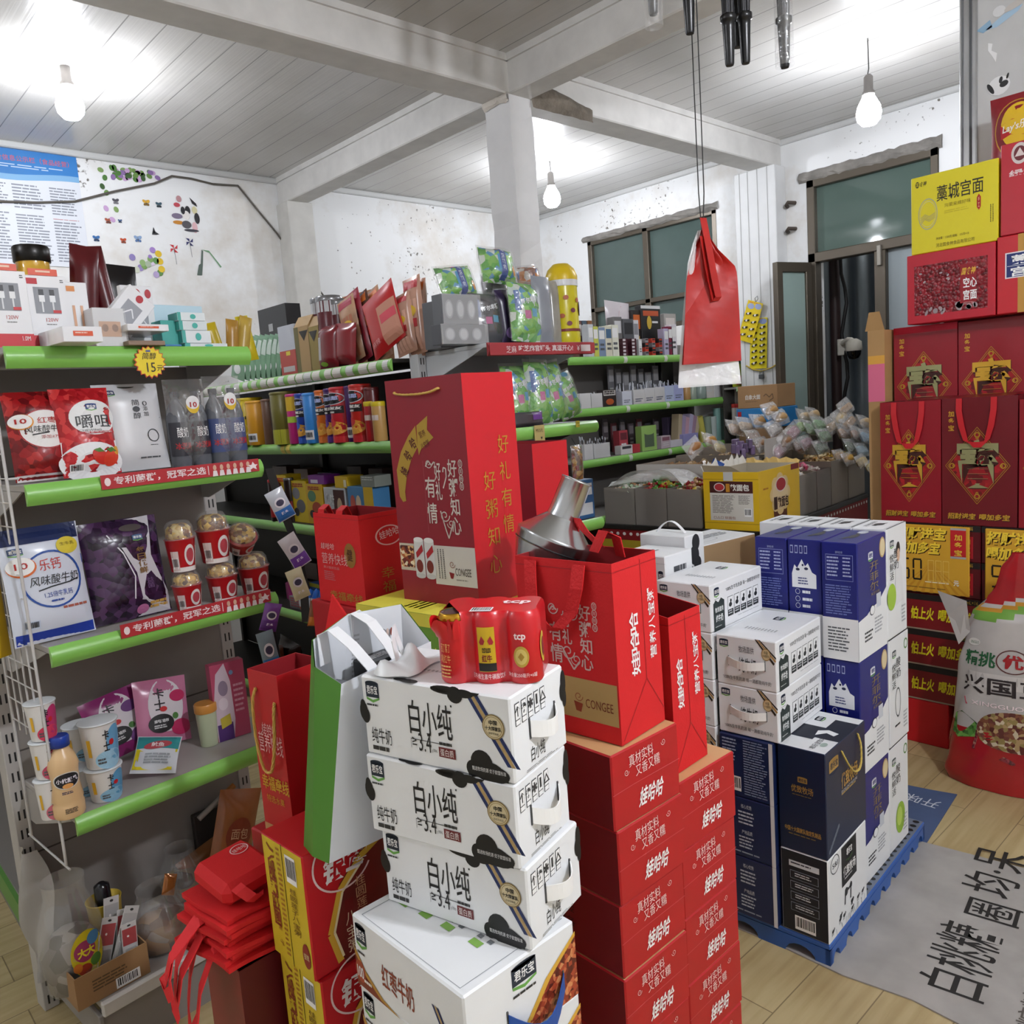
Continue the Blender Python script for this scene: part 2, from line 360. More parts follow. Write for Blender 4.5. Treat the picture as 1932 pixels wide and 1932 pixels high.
for y0, y1, z0, z1 in ((YS, DY0, 0, ZC), (DY0, DY1, DZ1, ZC), (DY1, WY0, 0, ZC), (WY0, WY1, 0, WZ0), (WY0, WY1, WZ1, ZC), (WY1, YN, 0, ZC)): b.box(XE, y0, z0, XE+.2, y1, z1, WALL)
struct('wall_east', b)
# rough plaster edges over the window and the door
def rough_edge(name, y0, y1, z, h=.05):
    q = random.Random(3); n = 26
    def fn(u, v): return (XE-.004-.022*math.sin(math.pi*v)*q.uniform(.5, 1), y0+(y1-y0)*u, z+h*(v-.5)+q.uniform(-.006, .006))
    struct(name, B().grid(fn, n, 4, CONC, False))
rough_edge('trim_1', WY0-.02, WY1+.04, WZ1+.015); rough_edge('trim_2', DY0-.02, DY1+.05, DZ1+.02, .07)
# beams, pillar, columns
PX, PY = 2.716, 2.80
pw, pd = aty(1003, 200, PY).x-PX, atx(914, 200, PX).y-PY
BZ = 2.835
def beam(name, x0, y0, x1, y1): return struct(name, B().box(x0, y0, BZ, x1, y1, ZC, BEAM, .006).box(x0-.012, y0-.012, ZC-.03, x1+.012, y1+.012, ZC, BEAM))
beam('beam_1', XW, PY, XE, PY+pd); beam('beam_2', PX, YS, PX+pw, YN)
q = random.Random(5)
def jag(u, v, w=.007): return q.uniform(-w, w)
b = B()
for sx, sy in ((0, 0),):
    n = 40; ring_ = []
    pts = [(PX, PY), (PX+pw, PY), (PX+pw, PY+pd), (PX, PY+pd)]
    P = [[(x+q.uniform(-.004, .004), y+q.uniform(-.004, .004), BZ*k/n) for x, y in pts] for k in range(n+1)]
    fl = [p for r in P for p in r]; b.add(fl, [(4*k+i, 4*k+(i+1) % 4, 4*k+4+(i+1) % 4, 4*k+4+i) for k in range(n) for i in range(4)], M('#d6d5d4', .55, var=.05))
struct('pillar', b)
struct('column_1', B().box(2.70, 4.87, 0, 2.88, YN, BZ, M('#d0cec8', .6, var=.1), .004)); struct('column_2', B().box(4.99, 2.775, 0, XE, 3.07, BZ, M('#dfe0e0', .45, var=.04), .004))
b = B()
for y in (2.83, 2.9, 2.97, 3.03): b.box(4.987, y, .0, 4.9895, y+.003, BZ, '#b9b9b8')
struct('trim_3', b)
# broken plaster at the beam beside the pillar
def broken(u, v):
    e = .05*math.sin(7*u)+.03*math.sin(17*u+1); return (PX+pw+.0+.42*u, PY-.004-.03*math.sin(math.pi*u)*math.sin(math.pi*v)-q.uniform(0, .006), BZ-.035-.02*e+(.13-.07*u)*v)
struct('trim_4', B().grid(broken, 18, 5, M('#7d7468', .95, var=.4, bump=.8, bs=40), False))
def corner(u, v): return (PX-.004-.015*math.sin(math.pi*v), PY+pd*1.0*u, BZ-.03+.05*v+q.uniform(-.006, .006))
struct('trim_5', B().grid(corner, 8, 4, M('#cfc8be', .9, var=.2, bump=.5), False))
# cornice strips at the wall heads
CO = M('#cfd0cf', .45)
struct('trim_6', B().box(XW, YN-.03, ZC-.035, XE, YN, ZC, CO, .006)); struct('trim_7', B().box(XE-.03, YS, ZC-.035, XE, YN, ZC, CO, .006))
# window
b = B()
for y0, y1, z0, z1 in ((WY0, WY1, WZ1-.035, WZ1), (WY0, WY1, WZ0, WZ0+.035), (WY0, WY0+.04, WZ0, WZ1), (WY1-.04, WY1, WZ0, WZ1), (3.90, 3.95, WZ0, WZ1), (WY0, WY1, 2.13, 2.165)): b.box(XE+.0, y0, z0, XE+.06, y1, z1, FRAME, .004)
b.box(XE+.035, WY0, WZ0, XE+.045, WY1, WZ1, GLASS)
struct('window_1', b)
# door: frame with a light over it, fixed leaf with pale glass, open leaf
TR = 2.20
b = B()
for y0, y1, z0, z1 in ((DY0, DY1, DZ1-.05, DZ1), (DY0, DY0+.045, 0, DZ1), (DY1-.05, DY1, 0, DZ1), (DY0, DY1, TR, TR+.06), (2.14, 2.21, 0, TR)): b.box(XE-.01, y0, z0, XE+.07, y1, z1, FRAME, .004)
b.box(XE+.03, DY0, TR+.05, XE+.04, DY1, DZ1-.04, M('#54665f', .05)); b.box(XE+.03, DY0+.04, .1, XE+.04, 2.15, TR, M('#8d979b', .35)); b.box(XE, DY0+.04, 0, XE+.05, 2.15, .75, FRAME)
b.box(XE-.03, 2.16, TR-.09, XE-.008, 2.185, TR+.03, M('#9a958c', .4, m=.5), .003)
struct('door_1', b)
hin = V3((XE-.03, DY1-.02, 0)); tip = V3((4.80, 2.69, 0)); dv = (tip-hin); LW = dv.length; ang = math.degrees(math.atan2(dv.y, dv.x))
t = thing('door_leaf', None, None, hin, ang); t['kind'] = 'structure'
b = B()
for x0, x1, z0, z1 in ((0, .05, .02, TR), (LW-.05, LW, .02, TR), (.04, LW-.04, TR-.06, TR), (.04, LW-.04, .02, .12), (.04, LW-.04, .9, .95)): b.box(x0, -.02, z0, x1, .02, z1, FRAME, .003)
b.build('frame', t); B().box(.045, -.004, .11, LW-.045, .004, TR-.05, M('#8fa39d', .3)).build('glass', t)
B().box(LW-.04, -.045, 1.0, LW-.02, .045, 1.2, M('#c8c8c8', .3, m=.8), .004).build('handle', t)
for ch in t.children: ch['kind'] = 'structure'
# the passage behind the door
COR = M('#8f979c', .3, m=.6)
struct('wall_outer', B().grid(lambda u, v: (6.7+.018*math.cos(u*26*2*math.pi), .2+4.2*u, 3.0*v), 208, 1, COR))
struct('trim_8', B().box(6.2, 2.36, 0, 6.26, 2.42, 3, M('#9ca3a6', .3, m=.7)).box(6.15, 2.02, .95, 6.2, 2.62, 1.0, M('#4a4c4e', .4)).box(6.18, 1.3, 1.4, 6.24, 2.4, 1.48, M('#b6bbbd', .4)).box(6.18, 1.3, 2.0, 6.24, 2.4, 2.06, M('#b6bbbd', .4)).box(6.3, 1.2, 0, 6.34, 2.38, 1.4, M('#39413f', .4)).box(6.3, 1.2, 1.48, 6.34, 2.38, 2.0, M('#3a3d40', .2)))
P = atx(1577, 650, 5.6); tag(B().tube([(5.6, P.y, 0), (5.6, P.y, 3.0)], .035, M('#2e1c1a', .5), 12).build('steel_post'), 'dark brown steel post standing in the passage outside the door', 'post')
t = thing('security_camera', 'white dome security camera on the dark post outside the door', 'camera', atx(1600, 655, 5.5), -125)
B().box(-.02, -.03, -.05, .0, .03, .06, '#cfcbc0', .004).build('wall_plate', t, (-.07, 0, 0)); B().tube([(-.07, 0, .03), (0, 0, .05), (.04, 0, .045), (.06, 0, .02)], .018, M('#cfcbc0')).build('arm', t)
B().lathe([(.02, .05), (.05, .03), (.055, -.02), (.05, -.03)], M('#c4bfb2', .5), 20, (.07, 0, 0)).build('housing', t); B().lathe([(.005, -.085), (.03, -.078), (.044, -.055), (.047, -.03)], M('#0b0b0c', .08), 20, (.07, 0, 0)).build('dome', t)
P = atx(1598, 740, 5.56); tag(B().tube([(P.x, P.y+.01+.02*math.sin(k*1.3), P.z+.5-.1*k) for k in range(-11, 9)], .012, M('#1b1a1a')).build('cable_bundle'), 'black cables hanging down the dark post outside the door', 'cable')
# partition with its aluminium post, at the gift stack
XP = 3.62
struct('wall_partition', B().box(XP, YS, 0, XP+.08, aty(1, 1, 1).y*0+1.175, ZC, M('#c9c9c8', .4, var=.06)))
AL = M('#b9babb', .25, m=.75)
b = B().box(XP-.012, 1.160, 0, XP+.09, 1.222, ZC, AL, .004).box(XP-.02, 1.178, 0, XP-.010, 1.184, ZC, '#55585a').box(XP-.02, 1.208, 0, XP-.010, 1.212, ZC, '#77797b'); struct('trim_9', b)
# ---------------------------------------------------------------- lamps
def lamp(px, py, zb, label, xy=None, k=1.0):
    P = atz(px, py, ZC) if xy is None else V3((*xy, ZC)); t = thing('hanging_light_bulb', label, 'lamp', (P.x, P.y, ZC), 0, 'bare bulbs hanging from the ceiling'); d = zb-ZC
    B().tube([(0, 0, 0), (.006, 0, d*.4), (-.002, .002, d+.17)], .0028, M('#3a3a3a')).build('cord', t)
    B().lathe([(.012, d+.17), (.02, d+.16), (.021, d+.10), (.027, d+.095), (.027, d+.082)], M('#6e6a66', .5), 18).build('socket', t)
    B().lathe([(.02, d+.085), (.026, d+.075), (.05, d+.03), (.056, d), (.051, d-.028), (.032, d-.05), (.005, d-.056)], M('#f4f7ff', .5, e=BULB_W*k), 20).build('bulb', t)
lamp(122, 125, 2.84, 'lit bare bulb hanging in front of the wall with the blue notice')
lamp(1037, 305, 2.765, 'lit bare bulb hanging behind the white pillar')
lamp(1637, 72, 2.67, 'lit bare bulb hanging before the glass over the door')
lamp(0, 0, 2.62, 'brightest bare bulb hanging over the aisle behind the camera', (1.25, -.75), 4.1)
lamp(0, 0, 2.7, 'lit bare bulb hanging near the west wall', (-1.1, 2.2))
# light in the passage outside
t = thing('tube_light', 'white tube light glowing in the passage behind the door', 'lamp', (6.1, 2.1, 2.7)); B().tube([(0, -.5, 0), (0, .5, 0)], .016, M('#ffffff', .5, e=30)).build('tube', t); B().box(-.03, -.52, .016, .03, .52, .06, '#dddddd').build('fitting', t)
# ---------------------------------------------------------------- floor coverings and notices
def flat(name, label, cat, pts, m, h=.004): 
    n = len(pts); return (n, B().add([(p.x, p.y, 0.0005) for p in pts]+[(p.x, p.y, h) for p in pts], [tuple(range(n, 2*n))]+[(i, (i+1) % n, n+(i+1) % n, n+i) for i in range(n)], m))
pts = [atz(1420, 1700, 0), atz(1380, 1748, 0), atz(1470, 1785, 0), atz(1590, 1842, 0), atz(1720, 1888, 0), atz(1830, 1945, 0), atz(2090, 2050, 0), atz(2150, 1720, 0), atz(1932, 1640, 0), atz(1760, 1595, 0), atz(1740, 1590, 0)]
n, b = flat('', '', '', pts, M('#a5a19c', .7, var=.16))
A0, A1 = atz(1728, 1850, .004), atz(1838, 1592, .004); u = (A1-A0); L = u.length; u.normalize(); v = V3((u.y, -u.x, 0))
fr = FR(A0-v*.0, u, v, L, .16)
b.txt(fr, '白桃糖', 0, 0, .9, M('#1c1a18', .7), .40, e=1, b=.004); b.txt(fr, '圈', .47, .25, .8, M('#1c1a18', .7), .12, b=.004); b.txt(fr, '均·呆', .64, .05, .85, M('#1c1a18', .7), .36, b=.004)
b.txt(fr, '○糖糖醇奶全国销量领先', -.12, 1.3, .38, M('#55504b', .7), 1.05); b.line(fr, [(-.25, 1.95), (.3, 1.98), (.55, 1.9), (.72, 1.78)], .006, M('#4a4641', .7), 2)
tag(b.build('floor_mat'), 'grey printed advertising mat lying beside the blue pallet', 'mat')
n, b = flat('', '', '', [atz(1700, 1480, 0), atz(1660, 1600, 0), atz(1748, 1592, 0), atz(1806, 1500, 0), atz(1760, 1492, 0)], M('#46597f', .7, var=.1), .003)
fr = FR(atz(1752, 1530, .003), V3((.0, 1, 0)), V3((1, 0, 0)), .12, .12); b.txt(fr, '开味', -.1, .2, .5, M('#cfd6e0'), .9)
tag(b.build('floor_mat'), 'blue mat with white lettering behind the pallet of milk boxes', 'mat')
# notice on the north wall
WN = PL((0, YN-.003), 0)
def onwall(px, py): return WN.hit(px, py)
P0, P1 = onwall(-70, 268), onwall(142, 291); W_ = (P1-P0).length; H_ = onwall(142, 291).z-onwall(160, 500).z
t = thing('wall_notice', 'white printed notice with a blue heading pinned to the wall', 'notice', (P0.x, YN-.003, P0.z-H_))
fr = FR((0, -.003, H_), (1, 0, 0), (0, 0, -1), W_, H_); b = B().box(0, -.003, 0, W_, 0, H_, '#dfe3ea')
b.rect(fr, 0, 0, 1, .23, '#2e7cc4', 1); b.grid(lambda a, c: fr.p(a, .20+.05*c+.02*math.sin(a*5), 1.5), 12, 1, M('#7fb2dc')); b.txt(fr, '食品安全信息公示栏（食品经营）', .08, .055, .05, '#d4574e', .84); b.dash(fr, .1, .13, .9, .17, 2, '#bcd3ea', 4)
for x0, x1, y0, y1, s in ((.04, .32, .3, .5, 1), (.36, .66, .3, .52, 2), (.70, .96, .3, .55, 3), (.04, .32, .55, .97, 4), (.36, .66, .56, .97, 5), (.70, .96, .6, .97, 6)): b.dash(fr, x0, y0, x1, y1, int((y1-y0)*40), '#8b909c', s)
b.dash(fr, .70, .575, .96, .585, 1, '#b04a4a', 8); b.build('sheet', t)
# wall stickers
def sticker(label, px, py, wpx, shapes, cat='sticker', group=None):
    P = onwall(px, py); s = (onwall(px+wpx, py)-P).length; b = B(); fr = FR((0, 0, 0), (1, 0, 0), (0, 0, -1), s, s)
    for k, c, *a in shapes:
        if k == 'e': b.ell(fr, a[0], a[1], a[2], a[3], c, 1+len(b.f) % 5*.3, 14, a[4] if len(a) > 4 else 0)
        else: b.poly(fr, a[0], c, 1)
    return tag(b.build('wall_sticker', None, (P.x, YN-.003, P.z)), label, cat, group)
def butterfly(c, d): return [('e', c, .25, .3, .28, .2, .6), ('e', c, .72, .28, .28, .2, -.6), ('e', d, .3, .7, .2, .16, -.5), ('e', d, .68, .7, .2, .16, .5), ('e', '#222222', .5, .5, .05, .4)]
for px, py, wd, c, d, nm in ((211, 373, 13, '#4c4a52', '#77757c', 'grey butterfly sticker just under the sagging wire'), (268, 375, 14, '#d8a637', '#7b5c1e', 'golden butterfly sticker on the wall'), (293, 380, 12, '#3d5966', '#27363c', 'small dark blue butterfly sticker on the wall'), (197, 410, 13, '#a6543a', '#6d3323', 'brick red butterfly sticker on the wall'), (222, 413, 8, '#3d5a86', '#2d3c55', 'tiny blue butterfly sticker on the wall'), (174, 443, 14, '#2e6aa8', '#1f3b5d', 'bright blue butterfly sticker beside the notice'), (252, 443, 15, '#8aa4c8', '#5878a8', 'pale blue butterfly sticker above the sunflowers'), (226, 448, 12, '#c44e28', '#923a1a', 'orange butterfly sticker above the red snack tips')):
    sticker(nm, px, py, wd, butterfly(c, d), group=None)
sticker('black and white bird sticker with one raised wing', 285, 428, 14, [('p', '#2c2c30', [(0, 1), (.3, 0), (.5, .6), (1, .9), (.6, 1)]), ('p', '#d7d7da', [(.2, .8), (.35, .3), (.5, .8)])])
def mill(c): return [('p', c, [(.5, .5), (.1, .1), (.5, .15)]), ('p', c, [(.5, .5), (.9, .1), (.85, .5)]), ('p', c, [(.5, .5), (.9, .9), (.5, .85)]), ('p', c, [(.5, .5), (.1, .9), (.15, .5)]), ('p', '#8a8a8a', [(.47, .5), (.53, .5), (.62, 2.1), (.56, 2.1)])]
sticker('red pinwheel sticker on the wall', 318, 459, 18, mill('#c8323a')); sticker('navy blue pinwheel sticker on the wall', 348, 447, 17, mill('#2d3163'))
sticker('sticker of kittens and flowers in a basket', 320, 368, 50, [('e', '#b98a8e', .32, .1, .1, .12), ('e', '#c04a56', .22, .32, .12, .08), ('p', '#1c1c20', [(.72, 0), (.95, .2), (.98, .32), (.8, .22)]), ('e', '#222226', .42, .5, .08, .14), ('e', '#222226', .6, .48, .1, .16), ('e', '#d6cfa4', .86, .45, .1, .14), ('e', '#eae6e0', .52, .66, .14, .16), ('e', '#2a2a2e', .92, .74, .1, .2), ('e', '#7a6e86', .18, .72, .2, .1), ('e', '#c9862f', .2, .95, .2, .07), ('e', '#555258', .5, 1.0, .18, .14), ('e', '#ddb3b8', .8, 1.08, .1, .2), ('e', '#3b3a44', .66, 1.2, .28, .05)])
sh = [('e', c, .1+.8*((i*37) % 20)/20, .35+.5*((i*53) % 17)/17, .09, .1) for i, c in enumerate(['#8c7fb4', '#5f8f4c', '#d9c9e0', '#a9b7a0', '#71964f', '#9484b8', '#cfd3c0', '#5d8a46', '#b5a3cc', '#7da05c', '#e0e0da', '#8fae72'])]
sticker('sticker of sunflowers and violet daisies along the wall', 240, 462, 64, sh+[('e', '#a182c4', .72, .1, .09, .09), ('e', '#9a7cc0', .62, .3, .06, .06), ('e', '#dcb92c', .88, .2, .1, .1), ('e', '#5a3c16', .88, .2, .04, .04), ('e', '#dcb92c', .9, .42, .1, .1), ('e', '#5a3c16', .9, .42, .04, .04), ('e', '#dcb92c', .92, .65, .1, .1), ('e', '#5a3c16', .92, .65, .04, .04)])
q2 = random.Random(11); sh = []
for i in range(46):
    u = q2.random(); sh.append(('e', q2.choice(['#4d7a38', '#6b8f4a', '#3c5c30', '#8c6ea4', '#c6a2cc', '#7f9c5c']), u, .12+q2.random()*(.16 if u > .2 else .9)*(.6 if u > .8 else 1), .05, .04, q2.random()*3))
sticker('hanging ivy and violet flower sticker under the ceiling', 184, 298, 112, sh)
sticker('sticker of a curved grass blade with a small fox', 366, 470, 46, [('p', '#55635a', [(.0, 1), (.12, .6), (.2, .55), (.3, 0), (.36, .05), (.28, .6), (.2, 1)]), ('p', '#6f9a72', [(.3, .0), (.6, .02), (1.05, .62), (1.0, .66), (.6, .1)])])
b = B()
for i in range(70):
    P = onwall(q2.uniform(600, 905), q2.uniform(378, 560)); s = q2.uniform(.006, .02); fr = FR((P.x, YN-.003, P.z), (1, 0, 0), (0, 0, -1), s, s)
    b.poly(fr, [(0, .5), (.4, .4), (.5, 0), (.6, .4), (1, .5), (.6, .6), (.5, 1), (.4, .6)], q2.choice(['#77746c', '#5c5850', '#8c8578', '#f6f6f6']))
tag(b.build('star_speckles'), 'scattered tiny star stickers and specks on the far wall', 'stickers', kind='stuff')
tag(B().tube([onwall(x, y)+V3((0, -.012, 0)) for x, y in ((-60, 383), (0, 381), (70, 383), (140, 381), (215, 362), (290, 347), (323, 333), (360, 338), (400, 348), (447, 351), (480, 392), (520, 440), (560, 495), (610, 560))], .006, M('#5a554e', .6)).build('wall_wire'), 'dark wire sagging across the wall past the butterfly stickers', 'wire')
# stickers on the partition
PW = PL((XP-.002, 0), -90)
def psticker(label, px, py, wpx, shapes):
    P = PW.hit(px, py); s = (PW.hit(px+wpx, py)-P).length; b = B(); fr = FR((0, 0, 0), (1, 0, 0), (0, 0, -1), s, s)
    for k, c, *a in shapes: (b.ell(fr, a[0], a[1], a[2], a[3], c, 1+len(b.f) % 6*.3, 16, a[4] if len(a) > 4 else 0) if k == 'e' else b.poly(fr, a[0], c, 1))
    tag(b.build('wall_sticker', None, (XP-.001, P.y, P.z), -90), label, 'sticker')
psticker('peeling blue cloud sticker high on the grey partition', 1842, 30, 82, [('p', '#8fb2cc', [(.0, .35), (.3, .2), (.35, .38), (.15, .45)]), ('p', '#a9c6dc', [(.2, .4), (.6, .18), (1, .1), (.9, .22), (.45, .42)]), ('e', '#dcdcdc', .5, .08, .14, .12), ('e', '#c8c2bc', .82, .06, .22, .08, -.3), ('e', '#7b7774', .8, .06, .16, .02, -.3), ('e', '#7b7774', .84, .1, .16, .02, -.3)])
psticker('white panda face sticker on the grey partition', 1864, 150, 40, [('e', '#e8e8e8', .5, .45, .5, .45), ('e', '#2a2a2c', .12, .5, .1, .3, -.5), ('e', '#2a2a2c', .58, .2, .08, .16, .2), ('e', '#2a2a2c', .88, .1, .05, .14, .3), ('e', '#2a2a2c', .72, .42, .2, .15, -.3)])
psticker('torn white scrap of sticker on the grey partition', 1862, 82, 20, [('p', '#ededed', [(.1, 0), (.5, .2), (.4, .8), (.9, 1.2), (.8, 2), (.5, 1.4), (.1, .7)])])
# ================================================================ cartons and bags in the middle of the aisle
def badge(b, fr, x, y, w, h, c='#1d2a3a', t='君乐宝', tc='#f4f4f4', sw='#6aa84f', e=1):
    b.rect(fr, x, y, x+w, y+h*.72, c, e); b.ell(fr, x+w/2, y+.04*h, w/2, h*.12, c, e, 14); b.txt(fr, t, x+w/2, y+h*.14, h*.42, tc, w*.82, 'c', .02, e=e+1)
    b.poly(fr, [(x, y+h*.72), (x+w*.5, y+h*.84), (x+w, y+h*.70), (x+w, y+h*.80), (x+w*.5, y+h*.98), (x+.02*w, y+h*.84)], sw, e)
def blotch(b, fr, pts, m='#0d0d0e', e=1.2):
    for i, (x, y, rx, ry) in enumerate(pts): b.ell(fr, x, y, rx, ry, m, e+i*.12, 18)
def sash(b, fr, x0, y0, x1, y1, wd, e=1):
    for k, c in ((-1, '#16295e'), (0, '#b79a68'), (1, '#16295e')): 
        o = k*wd; b.poly(fr, [(x0+o-wd*.45, y0), (x0+o+wd*.45, y0), (x1+o+wd*.45, y1), (x1+o-wd*.45, y1)], c, e)
def medal(b, fr, cx, cy, r, e=2):
    ry = r*fr.W/fr.H; b.ell(fr, cx, cy, r, ry, '#8d7646', e, 30); b.ell(fr, cx, cy, r*.9, ry*.9, '#d8c9a2', e+.5, 30); b.ring(fr, cx, cy, r*.82, ry*.82, .95, '#8d7646', e+1)
    b.txt(fr, '中国', cx, cy-ry*.55, ry*.42, '#1d1a14', r*.75, 'c', .03, e=e+1.2); b.txt(fr, '十大国家队', cx, cy-ry*.06, ry*.36, '#1d1a14', r*1.5, 'c', .03, e=e+1.2); b.txt(fr, '指定乳制品', cx, cy+ry*.42, ry*.18, '#1d1a14', r*.9, 'c', e=e+1.2)
def icons(b, fr, x, y, w, h, n=5, e=1.5):
    for i in range(n):
        a = x+i*w*1.35; b.rect(fr, a, y, a+w, y+h, '#333436', e); b.rect(fr, a+w*.07, y+h*.04, a+w*.93, y+h*.72, WH, e+.5); b.rect(fr, a+w*.07, y+h*.76, a+w*.93, y+h*.96, WH, e+.5)
        b.txt(fr, ('↑', '☂', '✱', '▮', '△')[i % 5], a+w/2, y+h*.14, h*.46, '#333436', None, 'c', .02, e=e+1)
CARD = M('#eceef0', .45, var=.03)
# --- white milk cartons with cow patches
def cow_art(b, FL, FRt, FT):
    badge(b, FL, .035, .07, .095, .26); b.dash(FL, .035, .34, .14, .37, 1, '#44474a', 2, .8)
    blotch(b, FL, [(0.006, .45, .03, .12), (.018, .5, .03, .1), (.004, .38, .02, .08)])
    b.txt(FL, '白小纯', .335, .2, .42, '#141416', .29, e=1.5, b=.004); b.dash(FL, .625, .19, .635, .22, 1, '#141416', 1, .8)
    b.txt(FL, '纯牛奶', .05, .635, .2, '#1d1d20', .145, e=1.5); b.dash(FL, .05, .87, .19, .93, 1, '#333333', 5, .9)
    b.rect(FL, .335, .68, .60, .69, '#555555', 1.5); b.rect(FL, .335, .68, .337, .80, '#555555', 1.5); b.txt(FL, '≥', .345, .66, .1, '#222222', .03); b.txt(FL, '3.4', .39, .60, .22, '#1b1b1d', .085, e=2); b.txt(FL, 'g/100mL', .48, .76, .05, '#444444', .035)
    b.dash(FL, .53, .66, .62, .70, 1, '#333333', 3, .9); b.rect(FL, .525, .72, .635, .84, '#6d2226', 2); b.txt(FL, '蛋白质', .535, .735, .09, '#f3e9e6', .09, e=3)
    sash(b, FL, .76, 0, 1.0, .80, .027); medal(b, FL, .892, .36, .068)
    blotch(b, FL, [(.60, .02, .10, .05), (.66, .06, .05, .10), (.72, .03, .06, .05)]); b.poly(FL, [(.5, .0), (.82, .0), (.8, .04), (.55, .05)], '#0d0d0e', 1.2)
    blotch(b, FL, [(.80, .82, .07, .16), (.74, .90, .04, .1), (.88, .92, .09, .1), (.84, .9, .1, .12)]); b.rect(FL, .71, .9, .96, .99, '#0d0d0e', 1.1); b.txt(FL, '甄选牧场奶源 优于欧盟标准', .74, .86, .05, '#e8e8e8', .21, e=3)
    icons(b, FRt, .07, .1, .085, .26, 5, 1.2); b.txt(FRt, '白小纯', .30, .70, .18, '#19191b', .26, e=1.5); b.dash(FRt, .2, .93, .8, .965, 2, '#777777', 6)
    blotch(b, FRt, [(.985, .22, .05, .16), (.965, .32, .06, .12), (.99, .40, .04, .12)])
    blotch(b, FT, [(.03, .34, .05, .06), (.04, .28, .04, .05)]); b.rect(FT, .02, .2, .98, .202, '#b8bcc0', 1); b.dash(FT, .35, .3, .4, .7, 14, '#9a9ea2', 4)
def strap_handle(t, W, H, c='#f4f4f2', z=.52, x0=.22, x1=.78, w=.011, sag=.01):
    b = B(); n = 10; b.strip([(W*(x0+(x1-x0)*i/n), -.0025-.016*math.sin(math.pi*i/n), H*z-sag*math.sin(math.pi*i/n)) for i in range(n+1)], (0, 0, w), M(c, .5), .0014)
    for x in (x0, x1): b.box(W*x-.001, -.0018, H*z-w*1.25, W*x+.0012, .001, H*z+w*1.25, '#4a4c4e')
    b.build('handle', t)
def carton(name, label, loc, rz, W, D, H, m, art, group=None, cat='carton', handle=None, c=.0025, mats=None):
    t = thing(name, label, cat, loc, rz, group); b = B().box(0, 0, .0006, W, D, H, m, c, mats); art(b, *faces(W, D, H)); b.build('box', t)
    if handle: handle(t, W, H)
    return t
NW = .1135; z0 = .7535
for k, lb in enumerate(('bottom white cow-patch milk carton, standing on the red date milk box', 'middle white cow-patch milk carton of the stack of three', 'top white cow-patch milk carton, with the red can pack on it')):
    carton('milk_carton', lb, V3((.632+(.004, -.002, 0)[k], .725-(.002, -.001, 0)[k], z0+k*NW)), (14, 15.5, 15)[k], .135, .245, NW, CARD, cow_art, 'white cow-patch milk cartons', handle=(lambda t, W, H, k=k: strap_handle(t, W, H, sag=(.004, .012, .006)[k], x0=(.3, .25, .3)[k])))
# --- red date milk cartons under them
JUJ = VOR('red_date_photo', ['#7a2a18', '#a8452a', '#5a1d14', '#c46a42', '#8d3520', '#d08a58'], 150, .4)
def juj_art(b, FL, FRt, FT):
    badge(b, FL, .03, .1, .105, .34); b.dash(FL, .03, .48, .13, .52, 1, '#444444', 2, .8)
    b.poly(FL, [(0, .52), (.12, .78), (.26, .95), (.38, 1), (0, 1)], '#7c3420', 1); b.poly(FL, [(0, .46), (.10, .72), (.26, .93), (.42, 1), (.36, 1), (.24, .97), (.1, .8), (0, .56)], '#b88a3c', 1.5)
    b.ell(FL, .045, .78, .05, .16, '#a2452a', 2, 20); b.txt(FL, '100', .015, .70, .17, WH, .065, e=3, b=.02); b.dash(FL, .08, .85, .16, .9, 1, '#f0e8e0', 3, .8, 3)
    b.txt(FL, '红枣牛奶', .27, .40, .34, '#8d3b24', .30, e=1.5, b=.012); sash(b, FL, .76, .4, .92, 1.0, .02); medal(b, FL, .9, .8, .062)
    badge(b, FRt, .40, .08, .22, .32, '#202c3c'); b.dash(FRt, .40, .42, .62, .46, 1, '#333333', 3, .8)
    b.poly(FRt, [(1, .18), (.72, .52), (.5, .95), (.46, 1), (1, 1)], JUJ, 1); b.poly(FRt, [(1, .14), (.70, .48), (.47, .92), (.42, 1), (.46, 1), (.52, .93), (.74, .52), (1, .2)], '#d9a93f', 1.5); b.txt(FRt, '枣牛奶', .42, .86, .12, '#a23a22', .28, e=2.5)
    for a in ((.04, .06, .96, .064), (.04, .94, .96, .944), (.04, .06, .043, .94), (.957, .06, .96, .94)): b.rect(FT, *a, '#8a9096', 1)
    b.txt(FT, '好牛供好奶', .78, .05, .09, '#15171a', .62, rot=90, e=1.5, b=.03); b.poly(FT, [(.74, .74), (.82, .80), (.76, .86), (.70, .80)], '#1d3b70', 2)
    for i, y in enumerate((.12, .3, .48, .7)): b.rect(FT, .3+.02*i, y, .36+.02*i, y+.08, '#7fae4c', 1.5); b.dash(FT, .38+.02*i, y, .42+.02*i, y+.16, 2, '#6c7176', i)
def juj_handle(t, W, H): strap_handle(t, W, H, '#1f4fa0', .32, .34, .86, .012, .03)
NJ = .1076
for k in range(7):
    lb = ['lowest', 'second lowest', 'third from the floor', 'fourth from the floor', 'fifth from the floor', 'second from the top', 'topmost'][k]+' white carton printed with red dates, '+('carrying the cow-patch cartons' if k == 6 else 'under the cow-patch milk cartons')
    carton('date_milk_carton', lb, (.525+.002*(k % 2), .728, k*NJ), 0, .194, .249, NJ, CARD, juj_art if k > 3 else (lambda *a: None), 'white cartons of red date milk', handle=juj_handle if k > 4 else None)
